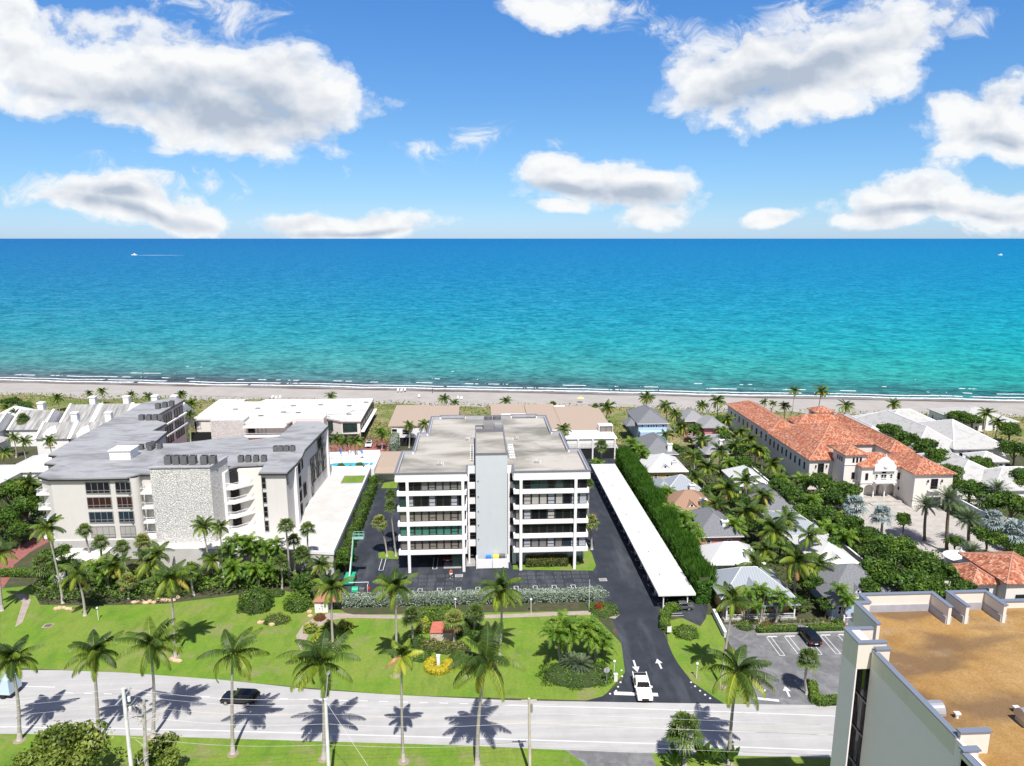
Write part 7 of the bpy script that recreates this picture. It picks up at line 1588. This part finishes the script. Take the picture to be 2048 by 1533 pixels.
def wire(label,a,b,sag=.5,r=.022):
    m=MB(); n=14; m.tube([(a[0]+(b[0]-a[0])*i/n,a[1]+(b[1]-a[1])*i/n,a[2]+(b[2]-a[2])*i/n-sag*math.sin(math.pi*i/n)) for i in range(n+1)],r,4); o=m.build('overhead_wire',M['wire']); setp(o,label,'wire','overhead wires along the road')
P0=(-95,69,14.); P4=(95,64,11.5)
for i,(dz,r) in enumerate(((0,.014),(-.9,.01),(-1.9,.01),(-3.4,.014),(-5.9,.01))):
    w_=['top','second','third','fourth','lowest'][i]
    A=[(p[0],p[1]+(i%2)*.25,p[2]+dz) for p in (P0,P1,P2,P3,P4)]
    if i<4: wire(w_+' wire leaving the photo at the left edge',A[0],A[1],.6,r)
    wire(w_+' wire between the thick concrete pole and the lamp pole',A[1],A[2],.6,r)
    if i>0: wire(w_+' wire between the lamp pole and the wooden pole',A[2],A[3],.5,r); wire(w_+' wire from the wooden pole to the right edge',A[3],A[4],.6,r)
wire('guy wire slanting down to the right from the lamp pole',(P2[0],P2[1],P2[2]-.3),(P2[0]+9,66,2),.1,.02)
def post_lamp(p,h,label,grp='white globe lamps in the grounds'):
    x,y=G(*p); T=thing('garden_lamp',label,'lamp',(x,y,0),grp); m=MB(); m.cyl(x,y,0,h,.05); m.build('post',M['whframe'],T); m=MB(); m.ball((x,y,h+.16),.2); m.build('globe',M['lamp'],T)
post_lamp((1228,1352),2.2,'white globe lamp left of the driveway mouth'); post_lamp((1393,1357),2.2,'white globe lamp right of the driveway mouth'); post_lamp((1062,1226),2.3,'white globe lamp on a dark post in front of the sage hedge'); post_lamp((911,1222),2.0,'white globe lamp behind the tiled sign wall'); post_lamp((197,1240),2.,'white globe lamp on the left lawn above the second palm'); post_lamp((773,1213),2.,'white globe lamp at the sage hedge left of the lawn palm')
T=thing('flagpole','thin white pole rising from the right end of the sage hedge','pole',(0,0,0)); x,y=G(1178,1220); T.location=(x,y,0); m=MB(); m.cyl(x,y,0,5.6,.05,.03); m.build('shaft',M['whframe'],T)
def sign(p,w,h,z,label,mt='grframe',octa=False,post='metal'):
    x,y=G(*p); T=thing('road_sign',label,'sign',(x,y,0)); m=MB(); m.cyl(x,y,0,z+h,.04); m.build('post',M[post],T); m=MB()
    if octa:
        m.add([(x+w/2*math.cos(R(22.5+45*i)),y+.06,z+h/2+w/2*math.sin(R(22.5+45*i))) for i in range(8)]+[(x+w/2*math.cos(R(22.5+45*i)),y+.09,z+h/2+w/2*math.sin(R(22.5+45*i))) for i in range(8)],[tuple(range(8)),tuple(range(8,16))[::-1]]+[(i,i+8,(i+1)%8+8,(i+1)%8) for i in range(8)])
    else: m.box(x-w/2,x+w/2,y-.09,y-.05,z,z+h)
    m.build('panel',M[mt],T)
sign((1213,1372),.9,.9,2.0,'grey back of an octagonal stop sign on the lawn left of the driveway','parin',True); sign((1484,1396),.9,.9,2.3,'pale back of an octagonal sign at the parking lot entrance','paint',True); sign((1338,1270),.7,1.0,.5,'small white notice board beside the curved hedge','whframe')
T=thing('utility_box','small white box on the lawn left of the driveway','utility box',(0,0,0)); x,y=G(1231,1362); T.location=(x,y,0); m=MB(); m.box(x-.25,x+.25,y-.2,y+.2,0,1.05); m.build('casing',M['whframe'],T)
m=MB(); m.box(x-.29,x+.29,y-.24,y+.24,1.05,1.12); m.build('lid',M['lamp'],T)
for i,(a,b) in enumerate(((1210,1370),(1236,1375),(1241,1366),(1244,1354),(1243,1342),(1232,1383),(1220,1389),(1382,1366),(1390,1374),(1400,1383),(1410,1391),(1420,1398))):
    x,y=G(a,b); m=MB(); m.ball((x,y,.06),(.17,.14,.13),8,6); o=m.build('edging_stone',M['paint']); setp(o,'small white edging stone on the '+('left' if i<7 else 'right')+' side of the driveway mouth, '+ORD[i if i<7 else i-7]+' in its row','stone','white edging stones')
# wall sign and tiled sign wall
def signwall():
    x,y=G(643,1226); T=thing('sign_wall','white wall sign with dark vertical lettering beside the sage hedge','sign',(x,y,0))
    m=MB(); m.add([(x-1.1,y,0),(x+1.1,y,0),(x+1.1,y+2.6,0),(x-1.1,y+2.6,0),(x-1.1,y,2.1),(x+1.1,y,2.1),(x+1.1,y+2.6,2.1),(x-1.1,y+2.6,2.1)],[(0,3,2,1),(4,5,6,7),(0,1,5,4),(1,2,6,5),(2,3,7,6),(3,0,4,7)]); m.build('wall',M['white'],T)
    m=MB(); m.add([(x-1.3,y-.2,2.1),(x+3.4,y-.2,2.1),(x+3.1,y+2.8,2.9),(x-.9,y+2.8,2.9)],[(0,1,2,3)]); m.add([(x-1.3,y-.2,1.98),(x+3.4,y-.2,1.98),(x+3.1,y+2.8,2.78),(x-.9,y+2.8,2.78)],[(3,2,1,0)]); m.build('tiled_roof',M['beigeb'],T)
    # worn marks of the numerals and letters, read down the wall
    m=MB()
    for (u,v,a,b) in ((-.05,1.72,.36,.10),(.20,1.55,.10,.28),(-.05,1.45,.10,.22),(-.05,1.22,.36,.07),(.12,.98,.08,.16),(-.40,.72,.22,.08),(.12,.70,.08,.12),(.12,.42,.08,.14)): m.box(x+u,x+u+a,y-.03,y-.004,v,v+b)
    m.build('lettering',M['black'],T)
M['beigeb']=mat('brown_flat_tile',(.36,.17,.10),.85,coord='uv',extra=stripes(1,.3,.04,(.2,.1,.06),.7)); signwall()
x,y=G(883,1282); T=thing('sign_wall','low coral stone wall with a terracotta tiled slope in the island bed','wall',(x,y,0))
m=MB(); m.box(x-1.75,x+1.75,y,y+.9,0,1.5); m.build('stone_face',M['coral'] if 'coral' in M else M['conc'],T)
m=MB(); m.add([(x-1.85,y-.12,1.5),(x+1.85,y-.12,1.5),(x+1.7,y+1.9,2.3),(x-1.5,y+1.9,2.3),(x-1.85,y-.12,1.4),(x+1.85,y-.12,1.4),(x+1.7,y+1.9,2.2),(x-1.5,y+1.9,2.2)],[(0,1,2,3),(7,6,5,4),(0,4,5,1),(1,5,6,2),(2,6,7,3),(3,7,4,0)]); m.build('tiled_slope',mat('terracotta_square_tile',(.42,.13,.09),.8,col2=(.36,.10,.07),ns=2.,coord='uv',extra=stripes(1,.35,.04,(.28,.08,.06),.6)),T)
T=thing('marker_post','white square post standing in the golden hedge','post',(RX,RY,0)); m=MB(); m.box(RX-.24,RX+.24,RY-.24,RY+.24,0,2.0); m.build('shaft',M['whframe'],T); m=MB(); m.box(RX-.28,RX+.28,RY-.28,RY+.28,2.0,2.08); m.build('cap',M['lamp'],T)
# stones in beds
M['rock']=mat('buff_limestone',(.60,.42,.27),.9,col2=(.42,.30,.2),ns=2.,bump=.6,bs=4.)
ri=0
for (a,b,n,l) in ((268,1207,12,'rock edging below the fan palm on the left lawn'),(112,1218,5,'rocks at the foot of the tall left palm'),(520,1247,5,'rocks at the foot of the low yellow-green bush'),(618,1207,4,'rocks beside the white wall sign'),(345,1322,3,'rocks around the base of the tall lawn palm')):
    for i in range(n):
        px_=a+i*(8 if n>4 else 6); py_=b-(i*.7 if a==268 else 0)+rng.normal(0,1.5)+(i*9 if a==618 else 0); px_= a+rng.normal(0,2) if a==618 else px_
        x,y=G(px_,py_); me=MB(); me.ball((0,0,0),(.42+.2*rng.random(),.35,.3+.12*rng.random()),8,6); me.v=[(v[0]*(1+.12*math.sin(7*v[1]+ri)),v[1]*(1+.1*math.cos(9*v[0])),v[2]) for v in me.v]; o=me.build('rock',M['rock']); o.location=(x,y,.12); setp(o,ORD[i]+' from left of the '+l,'rock','buff edging rocks'); ri+=1
# drain covers
for (a,b,l) in ((96,1252,'rusty drain grate on the left lawn'),(1206,1160,'dark drain grate on the right driveway lane'),(918,1152,'manhole cover behind the man in the red shirt')):
    x,y=G(a,b); T=thing('drain_cover',l,'drain cover',(x,y,0)); m=MB(); m.box(x-.75,x+.75,y-.6,y+.6,.014,.035); m.build('frame',M['conc'],T); m=MB(); m.box(x-.55,x+.55,y-.42,y+.42,.035,.045); m.build('grate',mat('rusted_iron',(.14,.08,.06),.9) if a==96 else M['grframe'],T)
T=thing('transformer_box','dark green transformer cabinet under the left wing of the central block','cabinet',(-3.7,130.4,0)); m=MB(); m.box(-4.9,-2.9,129.6,131.2,0,1.9); m.build('casing',mat('dull_green_cabinet',(.07,.12,.09),.6),T); m=MB(); m.box(-5.,-2.8,129.5,131.3,1.9,2.0); m.build('lid',mat('dull_green_lid',(.10,.16,.12),.6),T)
# boom lift
x,y=G(704,1122); T=thing('boom_lift','pale green boom lift standing by the podium wall','lift',(x,y,0)); bx,by=G(700,1165); tx,tz=F(706,1075,by+1.)
m=MB(); m.box(bx-.9,bx+.9,by-1.6,by+1.6,.4,1.3); m.build('chassis',M['green'],T)
for a in (-1,1):
    for b in (-1.1,1.1): m=MB(); m.tube([(bx+a*.75,by+b,.42),(bx+a*1.05,by+b,.42)],.42,12); m.build('tyre',M['rubber'],T)
m=MB(); m.tube([(bx,by,1.3),(bx+.3,by+1.2,4.5),(tx,by+1.,tz)],[.2,.17,.13],6); m.build('boom',M['whframe'],T)
m=MB(); m.tube([(bx+.16,by-.05,1.4),(tx+.12,by+.9,tz-.4)],[.09,.08],6); m.build('cylinder',M['green'],T)
m=MB(); cx_,cz_=F(717,1068,by+1.); m.box(cx_-.95,cx_+.95,by+.5,by+1.5,cz_-.9,cz_-.8); 
for zz in (-.4,.2): m.tube([(cx_-.95,by+.5,cz_+zz),(cx_+.95,by+.5,cz_+zz),(cx_+.95,by+1.5,cz_+zz),(cx_-.95,by+1.5,cz_+zz),(cx_-.95,by+.5,cz_+zz)],.04,5)
for a in (-.95,0,.95):
    for b in (.5,1.5): m.tube([(cx_+a,by+b,cz_-.85),(cx_+a,by+b,cz_+.2)],.04,5)
m.build('basket',mat('pale_green_paint',(.25,.50,.42),.5),T)
# green compressor and red bits in the court
x,y=G(707,1190); T=thing('work_compressor','green compressor with a white and red frame behind the sage hedge','machine',(x,y,0)); m=MB(); m.tube([(x-.2,y,.9),(x+.9,y,.9)],.65,12); m.build('tank',M['green'],T); m=MB(); m.box(x+1.,x+2.,y-.3,y+.4,.3,1.2); m.build('motor',M['acgrey'],T)
m=MB(); m.tube([(x-.9,y+1.,1.9),(x+2.6,y+1.,1.9),(x+2.6,y-.4,1.8),(x+2.6,y-.4,0)],.06,5); m.build('frame',M['whframe'],T); m=MB(); m.ball((x+2.75,y-.2,1.2),(.25,.25,.42),8,6); m.build('red_cover',M['red'],T)
# ================================================================ the man in the red shirt
def person():
    x,y=G(902,1156.5); T=thing('person','person in a red shirt and white shorts walking across the parking court','person',(x,y,0))
    def skin(name,V_,E_,rad,mt,root=0):
        me=bpy.data.meshes.new(name); me.from_pydata(V_,E_,[]); me.materials.append(M[mt]); o=bpy.data.objects.new(name,me); COL.objects.link(o); o.parent=T
        s=o.modifiers.new('s','SKIN'); sv=me.skin_vertices[0].data
        for i,r in enumerate(rad): sv[i].radius=(r,r) if not hasattr(r,'__len__') else r
        sv[root].use_root=True; u=o.modifiers.new('u','SUBSURF'); u.levels=2; u.render_levels=2; s.use_smooth_shade=True; return o
    M['skin']=mat('tanned_skin',(.42,.24,.17),.6); M['shirt']=mat('red_shirt',(.58,.07,.06),.8); M['shorts']=mat('white_shorts',(.7,.7,.68),.8); M['hair']=mat('grey_hair',(.12,.10,.09),.8)
    V_=[(0,0,.92),(0,0,1.12),(0,0,1.36),(0,0,1.48),(0,-.01,1.60),(0,-.01,1.70),(-.17,0,1.38),(-.27,-.06,1.12),(-.25,-.2,.92),(.17,0,1.38),(.27,.04,1.12),(.28,-.06,.90),(-.09,0,.88),(-.12,-.17,.50),(-.13,-.10,.09),(-.13,-.24,.04),(.09,0,.88),(.13,.08,.50),(.2,.30,.16),(.2,.22,.06),(-.25,-.26,.86),(.28,-.10,.83)]
    E_=[(0,1),(1,2),(2,3),(3,4),(4,5),(2,6),(6,7),(7,8),(8,20),(2,9),(9,10),(10,11),(11,21),(0,12),(12,13),(13,14),(14,15),(0,16),(16,17),(17,18),(18,19)]
    skin('body',V_,E_,[(.15,.11),(.15,.11),(.17,.11),.06,(.085,.1),(.07,.085),.06,.045,.035,.06,.045,.035,.09,.06,.045,.04,.09,.06,.045,.04,.035,.035],'skin')
    skin('shirt',[(0,0,.95),(0,0,1.15),(0,0,1.36),(0,0,1.45),(-.18,0,1.38),(-.25,-.04,1.2),(.18,0,1.38),(.25,.02,1.2)],[(0,1),(1,2),(2,3),(2,4),(4,5),(2,6),(6,7)],[(.18,.14),(.18,.14),(.19,.14),.08,.085,.075,.085,.075],'shirt')
    skin('shorts',[(0,0,.92),(-.09,-.02,.84),(-.12,-.10,.58),(.09,.02,.84),(.12,.06,.58)],[(0,1),(1,2),(0,3),(3,4)],[(.18,.14),.12,.1,.12,.1],'shorts')
    m=MB(); m.ball((x,y+.015,1.70),(.095,.11,.10),10,8); m.build('hair',M['hair'],T)
    for a,b,c,ya in ((-.13,-.24,.04,-.16),(.2,.22,.09,.26)): m=MB(); m.ball((x+a,y+ya,c+.02),(.06,.15,.05),8,6); m.build('shoe',M['lamp'],T)
    T.scale=(1.08,1.08,1.08)
person()
# ================================================================ beach and sea
rng=np.random.default_rng(9)
def beachset(a,b,l,kind):
    x,y=G(a,b,-.1)
    if kind=='umb':
        T=thing('beach_umbrella',l,'umbrella',(x,y,0)); m=MB(); m.cyl(x,y,-.3,2.2,.04); m.build('pole',M['whframe'],T); m=MB(); m.tube([(x,y,1.8),(x,y,2.35)],[1.3,.05],10); m.build('canopy',mat('yellow_canopy',(.85,.75,.2),.8),T)
    else:
        T=thing('beach_lounger',l,'lounger',(x,y,0),'white loungers on the beach'); m=MB(); m.box(x-.4,x+.4,y-.9,y+.5,.2,.35); m.build('seat',M['whframe'],T); m=MB(); m.box(x-.4,x+.4,y+.5,y+.65,.3,1.); m.build('backrest',M['whframe'],T)
for i,(a,b) in enumerate(((796,783),(803,783),(810,782),(838,795),(916,798),(923,799),(545,797),(552,798),(560,797))): beachset(a,b,'white beach lounger, '+ORD[i]+' of those on the sand counted from the middle of the beach','l')
beachset(1161,806,'small yellow umbrella on the sand at the dune edge','umb')
def dist_person(a,b,l):
    x,y=G(a,b,-.3); T=thing('person',l,'person',(x,y,-.2)); m=MB(); m.tube([(x,y,-.3),(x,y,.6),(x,y,1.2),(x,y,1.35)],[.12,.2,.22,.08],8); m.ball((x,y,1.5),.14,8,6); m.build('body',M['gpaint'],T)
dist_person(865,786,'person standing on the sand behind the central block'); 
def boat(a,b,l,L,wake):
    x,y=G(a,b,-1); T=thing('motor_boat',l,'boat',(x,y,-1)); s=L
    m=MB(); m.add([(x-s*.5,y-s*.14,-1),(x+s*.45,y-s*.14,-1),(x+s*.45,y+s*.14,-1),(x-s*.5+s*.0,y+s*.14,-1),(x-s*.62,y,0.3*s*.3),(x-s*.4,y-s*.16,s*.12),(x+s*.5,y-s*.15,s*.08),(x+s*.5,y+s*.15,s*.08),(x-s*.4,y+s*.16,s*.12)],[(0,1,6,5),(1,2,7,6),(2,3,8,7),(0,5,4),(3,4,8),(0,4,3),(5,6,7,8),(4,5,8)]); m.build('hull',M['lamp'],T)
    m=MB(); m.box(x-s*.1,x+s*.2,y-s*.1,y+s*.1,s*.08,s*.3); m.build('cabin',M['lamp'],T)
    if wake:
        m=MB(); m.add([(x+s*.3,y-s*.2,-.95),(x+wake*.4,y-s*.55,-.95),(x+wake,y-s*.1,-.95),(x+wake,y+s*.1,-.95),(x+wake*.4,y+s*.5,-.95),(x+s*.3,y+s*.2,-.95)],[(0,1,2,3,4,5)]); o=m.build('wake',mat('sea_foam',(.8,.85,.87),.8),T)
boat(269,511,'white motor boat with a long foaming wake on the left of the sea',20,190); boat(2001,511,'small white boat far out at the right',16,0)
